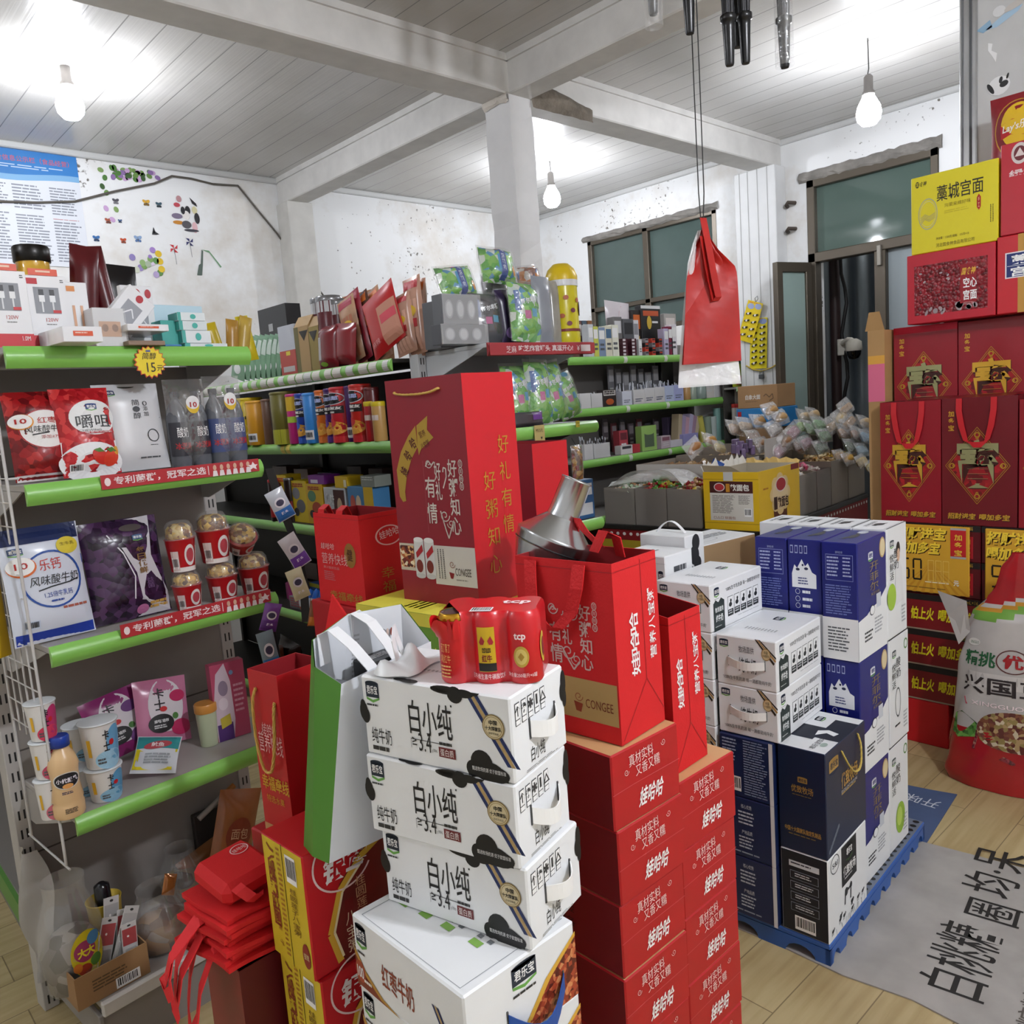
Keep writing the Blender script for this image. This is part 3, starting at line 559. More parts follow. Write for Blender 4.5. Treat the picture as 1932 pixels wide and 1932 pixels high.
# --- red can pack
t = thing('can_pack', 'torn red shrink-wrapped pack of six cans on top of the cow-patch cartons', 'drink pack', (.642, .833, 1.0942), -54.5)
RW = M('#c9141f', .3, coat=.3); r, pt, hh = .0235, .0455, .094
out = []
for a0, cx, cy in ((180, 0, 0), (None, pt, 0), (None, 2*pt, 0), (None, 2*pt, pt), (None, pt, pt), (None, 0, pt)): pass
def scallop(rr):
    P = []
    for k in range(3):
        for a in range(215 if k else 150, 330 if k < 2 else 391, 12): P.append((k*pt+rr*math.cos(R_(a)), rr*math.sin(R_(a))))
    for k in (2, 1, 0):
        for a in range(35 if k < 2 else 31, 146 if k else 211, 12): P.append((k*pt+rr*math.cos(R_(a)), pt+rr*math.sin(R_(a))))
    return P
prof = [(.90, 0), (1.0, .004), (1.0, .084), (.93, .091), (.80, .0945)]
rings = [[(x, y, z) for x, y in scallop(r*k)] for k, z in prof]; n = len(rings[0])
cut = lambda i, j: (rings[0][i][0] < -.004 and rings[0][i][1] < .0215 and j >= 2) or (rings[0][i][0] < .012 and rings[0][i][1] < -.008 and j >= 2)
b = B(); fl = [p for q_ in rings for p in q_]; fs = [(j*n+i, j*n+(i+1) % n, (j+1)*n+(i+1) % n, (j+1)*n+i) for j in range(len(rings)-1) for i in range(n) if not cut(i, j)]
b.add(fl, fs, RW, True); b.add([p for i, p in enumerate(rings[-1]) if not cut(i, 3)], [tuple(range(sum(1 for i in range(n) if not cut(i, 3))))], RW)
f1 = FC(r+.0006, .004, .086, -90, 120, (pt, 0)); f2 = FC(r+.0006, .004, .086, -90, 120, (2*pt, 0)); f0 = FC(r+.0006, .004, .060, -120, 120, (0, 0)); f3 = FC(r+.0006, .004, .086, 0, 120, (2*pt, 0))
b.grid(lambda a, c: f1.p(.28+.46*a, .12+.72*c, 1), 8, 1, M('#d8b428', .35, m=.3)); b.grid(lambda a, c: f1.p(.28+.46*a, .70+.13*c, 2), 8, 1, '#191613')
b.poly(f1, [(.33, .36), (.40, .26), (.48, .34), (.44, .40), (.36, .40)], '#a3202a', 2); b.poly(f1, [(.70, .36), (.63, .26), (.55, .34), (.59, .40), (.67, .40)], '#a3202a', 2)
b.txt(f1, '红牛', .38, .56, .12, '#7d1a1c', .26, e=2.4, b=.03); b.txt(f1, 'ตราแดง', .40, .45, .08, '#2a1d12', .22, e=2.4, b=.03); b.txt(f1, '红牛维生素牛磺酸饮料', .02, .87, .09, '#f4dede', .98, e=2.4)
b.txt(f2, 'tcp', .34, .22, .14, '#f4e4e4', .30, e=2, b=.03); b.ell(f2, .5, .60, .2, .17, '#b99a3a', 1.2); b.ell(f2, .5, .60, .15, .125, '#d2bb68', 2); b.poly(f2, [(.42, .6), (.5, .53), (.58, .6), (.5, .67)], '#a07d28', 2.6); b.txt(f2, '净含量250毫升×6罐', .08, .86, .07, '#f1dada', .8, e=2)
b.ell(f3, .45, .5, .14, .25, '#c2a33a', 1.2); b.ell(f3, .45, .5, .08, .16, '#7b1f22', 2)
b.txt(f0, '困了累了', .42, .10, .2, '#e8b06a', .28, e=1.6); b.txt(f0, '喝红牛', .40, .36, .2, '#e8b06a', .3, e=1.6); b.dash(f0, .35, .62, .7, .95, 4, '#e8b06a', 3)
fT = FR((-.02, pt+.02, .0946), (1, 0, 0), (0, -1, 0), 2*pt+.04, pt+.04); b.txt(fT, 'tcp', .60, .30, .26, '#f6e6e6', .30, e=1.5, b=.03); b.bars(fT, .34, .72, .56, .95, 1.5)
b.build('shrink_wrap', t)
cn = B().lathe([(r*.9, .002), (r*.96, .006), (r*.96, .078), (r*.98, .08), (r*.9, .083), (r*.96, .086), (r*.84, .091), (r*.80, .093), (r*.74, .09)], M('#c9962c', .25, m=.8), 28); cn.lathe([(r*.72, .0905), (r*.74, .0925), (r*.70, .0915)], M('#8f8f90', .25, m=.9), 20); cn.build('can', t)
tb = B(); q = random.Random(2)
for a0, a1, lean in ((175, 262, .010), (262, 300, .004)):
    tb.grid(lambda u, v: ((r+.001+lean*v*math.sin(math.pi*u)+.002*math.sin(9*u))*math.cos(R_(a0+(a1-a0)*u)), (r+.001+lean*v*math.sin(math.pi*u))*math.sin(R_(a0+(a1-a0)*u)), .060+.028*v*(.5+.5*abs(math.sin(5*u+1)))), 14, 3, RW)
tb.build('torn_flap', t)
# --- paper and cloth bags
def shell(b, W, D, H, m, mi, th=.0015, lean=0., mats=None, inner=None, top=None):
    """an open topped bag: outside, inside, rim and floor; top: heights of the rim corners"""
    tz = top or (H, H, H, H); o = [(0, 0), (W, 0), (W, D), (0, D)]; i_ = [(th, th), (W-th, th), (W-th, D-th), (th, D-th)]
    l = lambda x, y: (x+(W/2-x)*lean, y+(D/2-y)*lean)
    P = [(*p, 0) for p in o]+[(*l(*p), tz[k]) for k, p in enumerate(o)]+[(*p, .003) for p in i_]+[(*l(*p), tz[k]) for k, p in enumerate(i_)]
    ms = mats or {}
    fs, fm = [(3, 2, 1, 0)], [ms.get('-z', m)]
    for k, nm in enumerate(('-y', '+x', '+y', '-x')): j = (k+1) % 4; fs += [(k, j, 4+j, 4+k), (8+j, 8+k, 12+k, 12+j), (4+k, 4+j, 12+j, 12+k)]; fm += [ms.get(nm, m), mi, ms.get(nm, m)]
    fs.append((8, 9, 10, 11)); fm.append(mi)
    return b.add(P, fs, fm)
def rope(t, pts, c='#c9a552', r=.0028, name='rope_handle'):
    P = [V3(p) for p in pts]; n = 40; fine = []
    def cr(i, f):
        a, b_, c_, d_ = P[max(i-1, 0)], P[i], P[min(i+1, len(P)-1)], P[min(i+2, len(P)-1)]
        return .5*((2*b_)+(c_-a)*f+(2*a-5*b_+4*c_-d_)*f*f+(3*b_-a-3*c_+d_)*f**3)
    for k in range(n+1): x = k/n*(len(P)-1); i = min(int(x), len(P)-2); fine.append(cr(i, x-i))
    b = B()
    for ph in (0, 2.1, 4.2): 
        b.tube([p+V3((math.cos(k*1.1+ph), math.sin(k*1.1+ph), .6*math.sin(k*1.1+ph)))*r*.5 for k, p in enumerate(fine)], r*.62, M(c, .45, m=.15), 6)
    return b.build(name, t)
BRED_SHADE, BRED, CLOTH = M('#8e1226', .42, var=.04), M('#c5121f', .42), M('#d0161c', .72, bump=.06, bs=260)  # first is the bag red with the shade of its side faces put in
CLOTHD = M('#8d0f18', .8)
def swirl(b, fr, cx, cy, s, m, e=2, turns=1.3, flip=1):
    pts = []
    for k in range(22): a = k/21*turns*2*math.pi; rr = s*(1-.8*k/21); pts.append((cx+flip*rr*math.cos(a)/fr.W, cy+rr*math.sin(a)/fr.H))
    b.line(fr, pts, s*.16, m, e)
# tall red gift bag
def tall_art(b, FL, FRt, label=True):
    g = M('#b8973f', .35, m=.5)
    b.poly(FL, [(.07, .52), (.06, .40), (.14, .32), (.26, .25), (.37, .205), (.375, .30), (.28, .35), (.20, .42), (.15, .50), (.155, .54), (.11, .545)], g, 1); b.poly(FL, [(.385, .205), (.54, .165), (.52, .225), (.595, .26), (.42, .31), (.385, .335), (.375, .30)], g, 1)
    for ch, x, y, rr in (('娃', .10, .405, -55), ('哈', .17, .325, -38), ('哈', .26, .265, -25)): b.txt(FL, ch, x, y, .052, '#5c2410', .075, rot=rr, e=2, b=.02)
    b.txt(FL, '营养', .40, .235, .03, '#5c2410', .09, rot=-20); b.txt(FL, '八宝粥', .41, .285, .03, '#5c2410', .12, rot=-20)
    s = '#cfc6bd'; b.rect(FL, .425, .36, .428, .68, '#b05a60', 1); swirl(b, FL, .50, .372, .010, s); b.line(FL, [(.46, .385), (.5, .36), (.54, .38), (.575, .365)], .003, s, 2)
    b.vtx(FL, '好礼', .61, .365, .083, .085, s, .085, .012); b.vtx(FL, '有情', .50, .43, .092, .115, s, .13, .012); b.vtx(FL, '好粥知心', .80, .355, .078, .083, s, .115, .012)
    b.line(FL, [(.67, .48), (.72, .43), (.72, .395), (.69, .39), (.68, .41)], .0028, s, 2); swirl(b, FL, .66, .60, .013, s); swirl(b, FL, .73, .635, .010, s, flip=-1); b.line(FL, [(.61, .58), (.66, .66), (.69, .70), (.73, .66), (.77, .62)], .0028, s, 2)
    for i in range(4): b.ring(FL, .905, .375+i*.032, .026, .018, .78, s, 2, 14); b.txt(FL, '百年畅销'[i], .905, .365+i*.032, .02, s, .03, 'c')
    b.rect(FL, .47, .735, 1, .91, '#d2cec6', 1); b.rect(FL, 0, .735, .21, .86, '#c9c0ae', 1); b.rect(FL, .01, .745, .2, .845, VOR('congee_photo', ['#6b1d14', '#8f3a22', '#e0b47a', '#501610', '#f0e0c0', '#b06030'], 130), 2)
    for x in (.21, .35): b.rect(FL, x, .715, x+.13, .88, '#d5d6d6', 2); b.ell(FL, x+.065, .715, .065, .012, '#e8e8e8', 2.4, 16); b.ell(FL, x+.065, .88, .065, .012, '#c4c4c4', 2.4, 16); b.poly(FL, [(x+.02, .775), (x+.11, .735), (x+.12, .765), (x+.03, .80)], '#b01d28', 3); b.ell(FL, x+.06, .835, .045, .03, '#7b2a20', 3, 16)
    for i, x in enumerate((.52, .555, .59)): b.dash(FL, x, .75, x+.016, .885, 16, '#54504a', i, .7, 2)
    swirl(b, FL, .70, .815, .008, '#8d5240'); b.poly(FL, [(.655, .85), (.72, .855), (.70, .88), (.67, .878)], '#8d1a1e', 2); b.txt(FL, 'CONGEE', .735, .83, .034, '#4a4038', .2, e=2); b.dash(FL, .74, .88, .93, .886, 1, '#9a948a', 2, .9)
    k = M('#c08a2c', .4, m=.3); b.vtx(FRt, '好礼有情', .70, .27, .082, .118, k, .22, .0); b.vtx(FRt, '好粥知心', .38, .42, .082, .122, k, .23, .0)
def tall_bag(label, loc, rz, W, D, H, art, group='tall red paper gift bags', ropeend=True):
    t = thing('gift_bag', label, 'gift bag', loc, rz, group); b = B(); shell(b, W, D, H, BRED, M('#8c0f1a', .6), mats={'-x': BRED_SHADE, '+x': BRED_SHADE}); FL, FRt, _ = faces(W, D, H)
    if art: art(b, FL, FRt)
    b.build('bag_body', t)
    if ropeend: rope(t, [(-.002, D*.86, H*.945), (-.006, D*.84, H*.94), (-.008, D*.7, H*.932), (-.009, D*.5, H*.93), (-.008, D*.36, H*.935), (-.005, D*.29, H*.945), (-.002, D*.28, H*.947)])
    return t
bigc = V3((.97, 1.178, 1.067))
tall_bag('tallest red paper gift bag with gold rope and congee cans printed on it', bigc, 8, .149, .208, .446, tall_art)
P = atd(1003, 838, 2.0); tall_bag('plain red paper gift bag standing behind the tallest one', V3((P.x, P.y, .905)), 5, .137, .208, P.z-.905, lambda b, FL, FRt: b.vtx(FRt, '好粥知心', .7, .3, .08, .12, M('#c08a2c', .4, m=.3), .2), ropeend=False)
# what carries them: green and yellow drink cartons, red cartons
GY = M('#6fa23a', .45)
def gy_art(b, FL, FRt, FT):
    b.rect(FT, .0, .0, 1, 1, '#dfd84e', 1); b.rect(FT, .02, .35, .98, .65, '#d8cf46', 1.5); b.dash(FT, .1, .4, .9, .6, 4, '#b5781f', 3)
    b.rect(FL, 0, 0, 1, .12, '#dfd84e', 1); b.txt(FL, '果汁饮料', .2, .3, .3, '#e8e25a', .6); b.dash(FRt, .1, .2, .9, .8, 6, '#d8cf46', 3)
for k in range(5): carton('juice_carton', ['lowest', 'second lowest', 'middle', 'second highest', 'highest'][k]+' green and yellow carton of the stack carrying the tallest gift bag', (.90+.003*(k % 2), 1.157, k*.2133), 8, .235, .288, .2133, GY, gy_art, 'green and yellow cartons')
def kraft_red(b, FL, FRt, FT): b.txt(FL, '营养快线', .1, .3, .3, '#d8b070', .8); b.txt(FRt, '营养快线', .1, .3, .3, '#d8b070', .8)
for k in range(4): carton('drink_carton', ['lowest', 'second', 'third', 'top'][k]+' plain red carton of the stack hidden behind the tallest gift bag', (1.40, 1.44, k*.226), 5, .2, .23, .226, M('#a8141e', .5), kraft_red, 'red cartons behind the tallest gift bag')
for k in range(4): carton('drink_carton', ['lowest', 'second', 'third', 'top'][k]+' red carton under the cloth bag with the round gold seal', (.915, 1.50, k*.2575), 2, .2, .22, .2575, M('#a8141e', .5), kraft_red, 'red cartons under the cloth bag')
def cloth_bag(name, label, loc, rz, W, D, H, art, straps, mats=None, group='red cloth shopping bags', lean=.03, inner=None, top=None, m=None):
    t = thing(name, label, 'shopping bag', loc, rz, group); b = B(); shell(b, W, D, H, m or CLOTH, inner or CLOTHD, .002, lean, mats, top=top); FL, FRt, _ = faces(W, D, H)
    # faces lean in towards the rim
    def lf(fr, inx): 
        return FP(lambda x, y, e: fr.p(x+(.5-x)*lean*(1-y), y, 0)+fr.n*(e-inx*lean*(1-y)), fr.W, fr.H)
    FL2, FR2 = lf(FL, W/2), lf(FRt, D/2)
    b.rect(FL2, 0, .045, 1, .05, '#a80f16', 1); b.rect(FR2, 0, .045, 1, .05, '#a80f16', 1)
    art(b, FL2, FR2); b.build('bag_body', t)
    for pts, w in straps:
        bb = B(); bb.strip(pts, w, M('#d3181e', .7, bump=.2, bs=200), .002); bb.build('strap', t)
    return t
def seal_art(b, FL, FR2):
    k = '#e4b7b4'; b.txt(FL, '娃哈哈', .13, .33, .07, k, .30, sk=.2); b.txt(FL, '营养快线', .13, .44, .125, k, .56, b=-.005); b.txt(FL, '果汁酸奶饮品', .15, .59, .03, '#c98a88', .35); b.dash(FL, .15, .65, .42, .76, 5, '#b5646a', 2)
    b.ell(FL, .76, .44, .12, .135, M('#a87c3a', .4, m=.4), 1.5); b.txt(FL, '健', .76, .37, .13, '#4a1a12', .12, 'c', e=3); b.txt(FL, '幸福牵线', .25, .86, .1, M('#b88a34', .4, m=.3), .7, b=.01)
    b.ring(FR2, .62, .26, .3, .11, .88, '#f0d0d0', 1.5); b.txt(FR2, '娃哈哈', .40, .21, .09, '#f0d0d0', .44, rot=-8, b=.01); g = M('#b88a34', .4, m=.3); b.vtx(FR2, '幸福', .52, .60, .12, .15, g, .28)
P = atd(674, 974, 1.75)
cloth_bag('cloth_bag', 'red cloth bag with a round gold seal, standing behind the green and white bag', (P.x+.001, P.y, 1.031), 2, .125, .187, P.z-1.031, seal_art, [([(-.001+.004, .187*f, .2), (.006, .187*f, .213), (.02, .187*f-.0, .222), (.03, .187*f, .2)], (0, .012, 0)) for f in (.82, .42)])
# cloth bag with the funnel
def congee_art(b, FL, FR2):
    s = '#d8b9b4'; b.rect(FL, .30, .28, .303, .70, '#b8484a', 1); swirl(b, FL, .38, .28, .012, s); b.line(FL, [(.34, .30), (.38, .27), (.42, .29)], .003, s)
    b.vtx(FL, '好礼', .52, .29, .09, .1, s, .1, .01); b.vtx(FL, '有情', .40, .36, .11, .125, s, .13, .01); b.vtx(FL, '好粥知心', .71, .24, .088, .094, s, .12, .012); swirl(b, FL, .58, .30, .012, s); swirl(b, FL, .52, .52, .014, s); swirl(b, FL, .60, .56, .011, s, flip=-1); b.line(FL, [(.46, .50), (.52, .57), (.57, .62), (.63, .57)], .003, s)
    for i in range(4): b.ring(FL, .81, .24+i*.04, .026, .022, .78, s, 2, 14); b.txt(FL, '百年畅销'[i], .81, .228+i*.04, .024, s, .03, 'c')
    b.rect(FL, .0, .665, .985, .90, '#b99a62', 1); b.poly(FL, [(.55, .80), (.64, .81), (.62, .86), (.57, .855)], '#8d3a22', 2); swirl(b, FL, .60, .77, .009, '#9c5a38'); b.txt(FL, 'CONGEE', .67, .775, .052, '#7c3a24', .27, e=2)
    w = '#f4eeee'
    for i, ch in enumerate('娃哈哈'): b.txt(FR2, ch, .30, .655-i*.115, .085, w, .30, rot=-90, b=.014)
    for i, ch in enumerate('营养八宝粥'): b.txt(FR2, ch, .74, .60-i*.082, .065, w, .17, rot=-90, b=.01)
    b.line(FR2, [(.62, .02), (.63, .70), (.99, .92)], .0018, '#a30f16', 1); b.line(FR2, [(.63, .70), (.05, .98)], .0018, '#a30f16', 1)
P = atz(1174, 1408, .8965); P2 = att(1163, 1065, P); Hc = P2.z-.8965
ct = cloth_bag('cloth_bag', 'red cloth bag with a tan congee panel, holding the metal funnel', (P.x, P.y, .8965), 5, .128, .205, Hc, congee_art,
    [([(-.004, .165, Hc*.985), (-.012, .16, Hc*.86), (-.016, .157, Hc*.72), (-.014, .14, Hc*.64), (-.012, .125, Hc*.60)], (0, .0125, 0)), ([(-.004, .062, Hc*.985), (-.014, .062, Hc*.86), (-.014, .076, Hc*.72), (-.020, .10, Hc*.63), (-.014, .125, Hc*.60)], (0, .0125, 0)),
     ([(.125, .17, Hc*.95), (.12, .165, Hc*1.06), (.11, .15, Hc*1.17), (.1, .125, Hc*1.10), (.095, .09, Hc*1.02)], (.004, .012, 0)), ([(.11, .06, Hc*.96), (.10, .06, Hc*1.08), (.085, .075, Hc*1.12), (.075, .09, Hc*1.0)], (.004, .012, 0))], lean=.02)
def fc(x, y, d=1.42): return atd(x, y, d)
t = thing('metal_funnel', 'shiny tin funnel lying upside down in the red cloth bag', 'funnel', (0, 0, 0)); A = fc(1043, 1024, 1.475); Bp = fc(1087, 910, 1.465); ax = (Bp-A).normalized(); t.location = A; t.rotation_euler = ax.to_track_quat('Z', 'Y').to_euler()
L = (Bp-A).length; TIN = M('#b9bbbd', .22, m=.95, var=.06)
b = B().lathe([(.052, -.055), (.067, -.012), (.070, .006), (.071, .010), (.068, .013), (.030, .050)], TIN, 40, cap0=False, cap1=False); b.lathe([(.068, -.010), (.0695, -.008)], M('#8d8f91', .3, m=.9), 40, cap0=False, cap1=False); b.build('cone', t)
B().lathe([(.030, .048), (.0285, .06), (.0275, L+.0), (.0288, L+.002), (.0285, L+.005), (.0268, L+.004), (.0262, L-.02), (.0265, .055)], TIN, 32, cap0=False, cap1=False).build('spout', t)
def narrow_art(b, FL, FR2):
    w = '#f4eeee'; b.rect(FL, 0, .66, 1, .99, '#b99a62', 1)
    for i, ch in enumerate('娃哈哈'): b.txt(FR2, ch, .16, .60-i*.10, .07, w, .34, rot=-90, b=.014)
    for i, ch in enumerate('营养八宝粥'): b.txt(FR2, ch, .70, .56-i*.082, .06, w, .22, rot=-90, b=.01)
    b.line(FR2, [(.5, .02), (.52, .72), (.98, .96)], .0018, '#a30f16', 1); b.line(FR2, [(.52, .72), (.04, .98)], .0018, '#a30f16', 1)
cloth_bag('cloth_bag', 'narrow red cloth bag standing on the lower stack of red cartons', (1.112, .842, .7785), 3, .105, .17, .285, narrow_art, [([(.01, .06, .28), (.012, .06, .262), (.014, .06, .25)], (0, .012, 0))], top=(.285, .285, .31, .312))
# --- stacks of red congee cartons
RC = M('#b3131d', .4, var=.04)
def congee_carton(b, FL, FRt, FT):
    s = '#f0cfcb'; b.txt(FRt, '真材实料', .24, .10, .16, s, .36, rot=-2, b=.0); b.txt(FRt, '又香又糯', .33, .27, .15, s, .36, rot=-2); swirl(b, FRt, .20, .30, .006, s); swirl(b, FRt, .76, .15, .006, s, flip=-1)
    b.txt(FRt, '娃哈哈', .37, .60, .25, '#f6f2f0', .36, b=.02, sk=.25); b.line(FRt, [(0, .515), (.3, .50), (1, .50)], .0012, '#c8545a', 1)
    for x, y, ch in ((.30, .30, '检'), (.50, .30, '验'), (.30, .50, '合'), (.50, .50, '格')): b.txt(FL, ch, x, y, .13, '#3d0a10', .12)
    b.txt(FT, '娃哈哈', .15, .35, .18, '#c49a2c', .5)
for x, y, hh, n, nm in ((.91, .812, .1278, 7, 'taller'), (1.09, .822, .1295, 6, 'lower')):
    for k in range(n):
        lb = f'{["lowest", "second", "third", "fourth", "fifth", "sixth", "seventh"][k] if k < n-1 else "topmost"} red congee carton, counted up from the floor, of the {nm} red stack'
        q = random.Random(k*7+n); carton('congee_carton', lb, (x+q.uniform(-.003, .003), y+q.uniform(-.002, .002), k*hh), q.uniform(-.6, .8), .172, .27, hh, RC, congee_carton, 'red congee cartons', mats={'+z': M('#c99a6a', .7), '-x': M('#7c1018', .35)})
# --- yellow and red congee cartons
YC = M('#d3b82e', .45, var=.04)
SWOOP = VOR('brown_congee_swirl', ['#5d1712', '#7a1f18', '#4a120f'], 6, .35, noise=True)
def ylu(b, FL, FRt, FT):
    b.rect(FL, .495, 0, .51, 1, '#5a4c10', 1); r_ = '#8a3a22'
    for i, ch in enumerate('八宝粥桂圆莲子'): b.txt(FL, ch, .30, .05+i*.13, .10, r_, .26, rot=90, b=.02) if i < 5 else b.txt(FL, ch, .3, .05+i*.13, .05, r_, .1, rot=90)
    b.dash(FL, .36, .05, .46, .95, 22, '#a8702a', 5); b.bars(FL, .58, .06, .82, .28); b.vtx(FL, '桂圆莲子八宝粥', .70, .32, .045, .055, '#6a4a18', .16); b.ell(FL, .86, .82, .09, .10, '#8a2a22', 1.5); b.txt(FL, '银鹭', .80, .80, .05, '#e8d8a0', .12)
    b.poly(FRt, [(.22, 1), (.12, .7), (.22, .35), (.45, .10), (.75, 0), (1, 0), (1, 1)], SWOOP, 1); b.line(FRt, [(.18, .95), (.13, .70), (.22, .40), (.38, .22), (.6, .10)], .011, '#e0b43c', 1.6); b.line(FRt, [(.20, .92), (.155, .70), (.235, .42), (.4, .25)], .004, '#f4e8c0', 2)
    b.ring(FRt, .26, .17, .21, .24, .94, '#f2d8d8', 2, 40, 30, 330); b.txt(FRt, '银鹭', .12, .09, .22, '#f4efef', .32, b=.035, sk=.15, e=3); b.rect(FRt, .24, .50, .30, .97, '#7a1512', 2.4); b.vtx(FRt, '八宝粥', .27, .60, .10, .11, '#f0e0c0', .07, e=3.5); b.vtx(FRt, '桂圆莲子', .36, .36, .08, .09, '#d8a880', .07, e=3)
    b.rect(FT, 0, 0, 1, 1, '#c4141f', 1); b.ring(FT, .35, .7, .16, .2, .88, '#f2d8d8', 2); b.txt(FT, '银鹭', .27, .62, .16, '#f4e8e8', .17, b=.02)
for k in range(4):
    carton('congee_carton', ['lowest', 'second lowest', 'second highest', 'topmost'][k]+' yellow and red congee carton, in the stack under the green and white bag', (.502+(.012, .006, .006, 0)[k], 1.066-(.01, .004, .004, 0)[k], k*.2036), 3, .26, .12, .2036, M('#c4141f', .38), ylu, 'yellow and red congee cartons', mats={'-x': YC, '+x': YC})
# --- green and white bag with black boxes in it
t = thing('paper_bag', 'big open green and white paper bag leaning on the cow-patch cartons', 'shopping bag', (.520, 1.017, .8145), 0)
GN, WI = M('#4f8a2e', .5, var=.05), M('#dfe3e8', .5)
W, D, H = .20, .075, .275; b = B()
corner_top = [(.038, -.020, .262), (.222, .012, .272), (.199, .05, .333), (.120, .082, .331), (.042, .060, .312), (.022, .022, .284)]
corner_bot = [(0, 0, 0), (W, 0, 0), (W, D, 0), (.05, D, 0), (0, D, 0), (-.006, D*.5, 0)]
for k in range(6):
    j = (k+1) % 6; p0, p1, q1, q0 = [V3(x) for x in (corner_bot[k], corner_bot[j], corner_top[j], corner_top[k])]
    mm = GN if k in (1, 4, 5, 3, 2) else WI; ctr = V3((W/2, D/2, 0)); ins = lambda p: p+(ctr-V3((p.x, p.y, 0))).normalized()*.002
    b.grid(lambda u, v: p0.lerp(p1, u).lerp(q0.lerp(q1, u), v)+V3((0, 0, 0)), 6, 6, mm); b.grid(lambda u, v: ins(p0.lerp(p1, u).lerp(q0.lerp(q1, u), v)), 6, 6, WI, True, True)
b.add(corner_bot, [(5, 4, 3, 2, 1, 0)], GN); fi = FP(lambda x, y, e: V3(corner_top[3]).lerp(V3(corner_top[2]), x)*(1-y)+V3(corner_bot[3]).lerp(V3(corner_bot[2]), x)*y+V3((0, -.004-e, 0)), .25, .3)
for i, c in enumerate(('#2a2a2a', '#d8c0b4', '#8d3a2a', '#9a9a98')): b.ell(fi, .62+.07*i, .12, .022, .02, c, 2, 12)
b.dash(fi, .1, .10, .2, .35, 12, '#b9bcc0', 3); b.build('bag_body', t)
for pts in ([(.06, .06, .27), (.06, .06, .318), (.07, .045, .325), (.085, .02, .30), (.10, .0, .268), (.105, -.008, .255), (.105, -.010, .235)], [(.13, .08, .28), (.13, .078, .332), (.14, .05, .318), (.15, .025, .285), (.155, .01, .262)]):
    B().strip(pts, (.011, .004, 0), M('#eef0f2', .5), .0012).build('strap', t)
BLK = M('#17171a', .22, coat=.5)
t = thing('black_box', 'shiny black box with a grey lid standing in the green and white bag', 'box', (.562, 1.022, .818), 12)
B().box(0, 0, 0, .055, .05, .235, BLK, .003, {'+z': M('#4a4b4f', .15, coat=.8)}).build('box', t); B().box(-.001, -.001, .236, .04, .04, .242, M('#5a5b60', .2), .001).build('lid', t)
carton('black_box', 'matt black box with white print inside the green and white bag', (.63, 1.03, .818), 8, .07, .045, .262, M('#1d1d1f', .35), lambda b, FL, FRt, FT: b.dash(FT, .2, .3, .8, .7, 4, '#d8d8d8', 3), None, 'box')
# white plastic bag lying on the cartons
b = B(); q = random.Random(9)
def crump(u, v):
    x, y = .5-u, .5-v; rr = max(abs(x), abs(y))*2; return (.040*(u-.5)*2*(1+.15*math.sin(5*v+u*3)), -.028*(v-.5)*2*(1+.15*math.sin(6*u)), .022*(1-rr**2)*(1+.6*math.sin(9*u+4*v))+.003)
b.grid(crump, 18, 14, M('#f0f2f4', .35)); P = atz(770, 1262, 1.0945)
t = thing('plastic_bag', 'small crumpled white plastic bag on top of the cow-patch carton', 'plastic bag', (P.x, P.y, 1.0942), 15); b.build('bag_body', t); B().strip([(-.02, 0, .02), (-.025, .0, .05), (-.01, .01, .065), (0, .015, .045), (.004, .01, .02)], (.008, .004, 0), M('#f0f2f4', .35), .0012).build('handle', t)
# --- red gift bag with the gold rope, folded cloth bags and the bag below
def rope_art(b, FL, FRt):
    k = '#e0b0b0'; b.txt(FL, '娃哈哈', .30, .30, .07, k, .5, sk=.2); b.txt(FL, '营养快线', .15, .36, .12, k, .8); b.txt(FL, '幸福牵线', .1, .62, .09, M('#d0a030', .35, m=.4), .9, b=.02); b.txt(FL, '特选水果', .2, .74, .045, M('#d0a030', .35, m=.4), .6); b.rect(FL, 0, .93, 1, 1, '#b98a5a', 1)
P = atd(528, 1565, 1.42); Pt = att(550, 1255, P)
t = thing('gift_bag', 'slim red gift bag with a hanging gold rope, beside the green and white bag', 'gift bag', (P.x, P.y-.055, P.z-.01), 8, 'tall red paper gift bags'); b = B(); Hh = Pt.z-P.z+.01
shell(b, .10, .085, Hh, M('#b5141f', .42), M('#8c0f1a', .6)); FL, FRt, _ = faces(.10, .085, Hh); rope_art(b, FL, FRt); b.build('bag_body', t)
rope(t, [(-.002, .062, Hh*.90), (-.008, .066, Hh*.82), (-.010, .066, Hh*.62), (-.010, .055, Hh*.45), (-.010, .04, Hh*.42), (-.010, .026, Hh*.46), (-.008, .016, Hh*.6), (-.005, .012, Hh*.78), (-.002, .012, Hh*.84)])
zb = P.z-.01
for k in range(3): carton('drink_carton', ['lowest', 'middle', 'top'][k]+' red carton under the slim gift bag with the gold rope', (P.x-.005, P.y-.06, k*zb/3), 8, .17, .13, zb/3, M('#a8141e', .5), kraft_red, 'red cartons under the slim gift bag')
tip = atd(626, 1122, 1.56); t = thing('cloth_bag', 'pointed corner of a folded red bag sticking up behind the green and white bag', 'shopping bag', (tip.x, tip.y, zb), -52)
B().add([(-.05, 0, 0), (.055, 0, 0), (.055, .0, tip.z-zb-.10), (.0, 0, tip.z-zb), (-.03, 0, tip.z-zb-.10), (-.05, .012, 0), (.055, .012, 0), (.055, .012, tip.z-zb-.10), (.0, .006, tip.z-zb), (-.03, .012, tip.z-zb-.10)], [(0, 1, 2, 3, 4), (9, 8, 7, 6, 5), (0, 5, 6, 1), (1, 6, 7, 2), (2, 7, 8, 3), (3, 8, 9, 4), (4, 9, 5, 0)], CLOTH).build('bag_body', t)
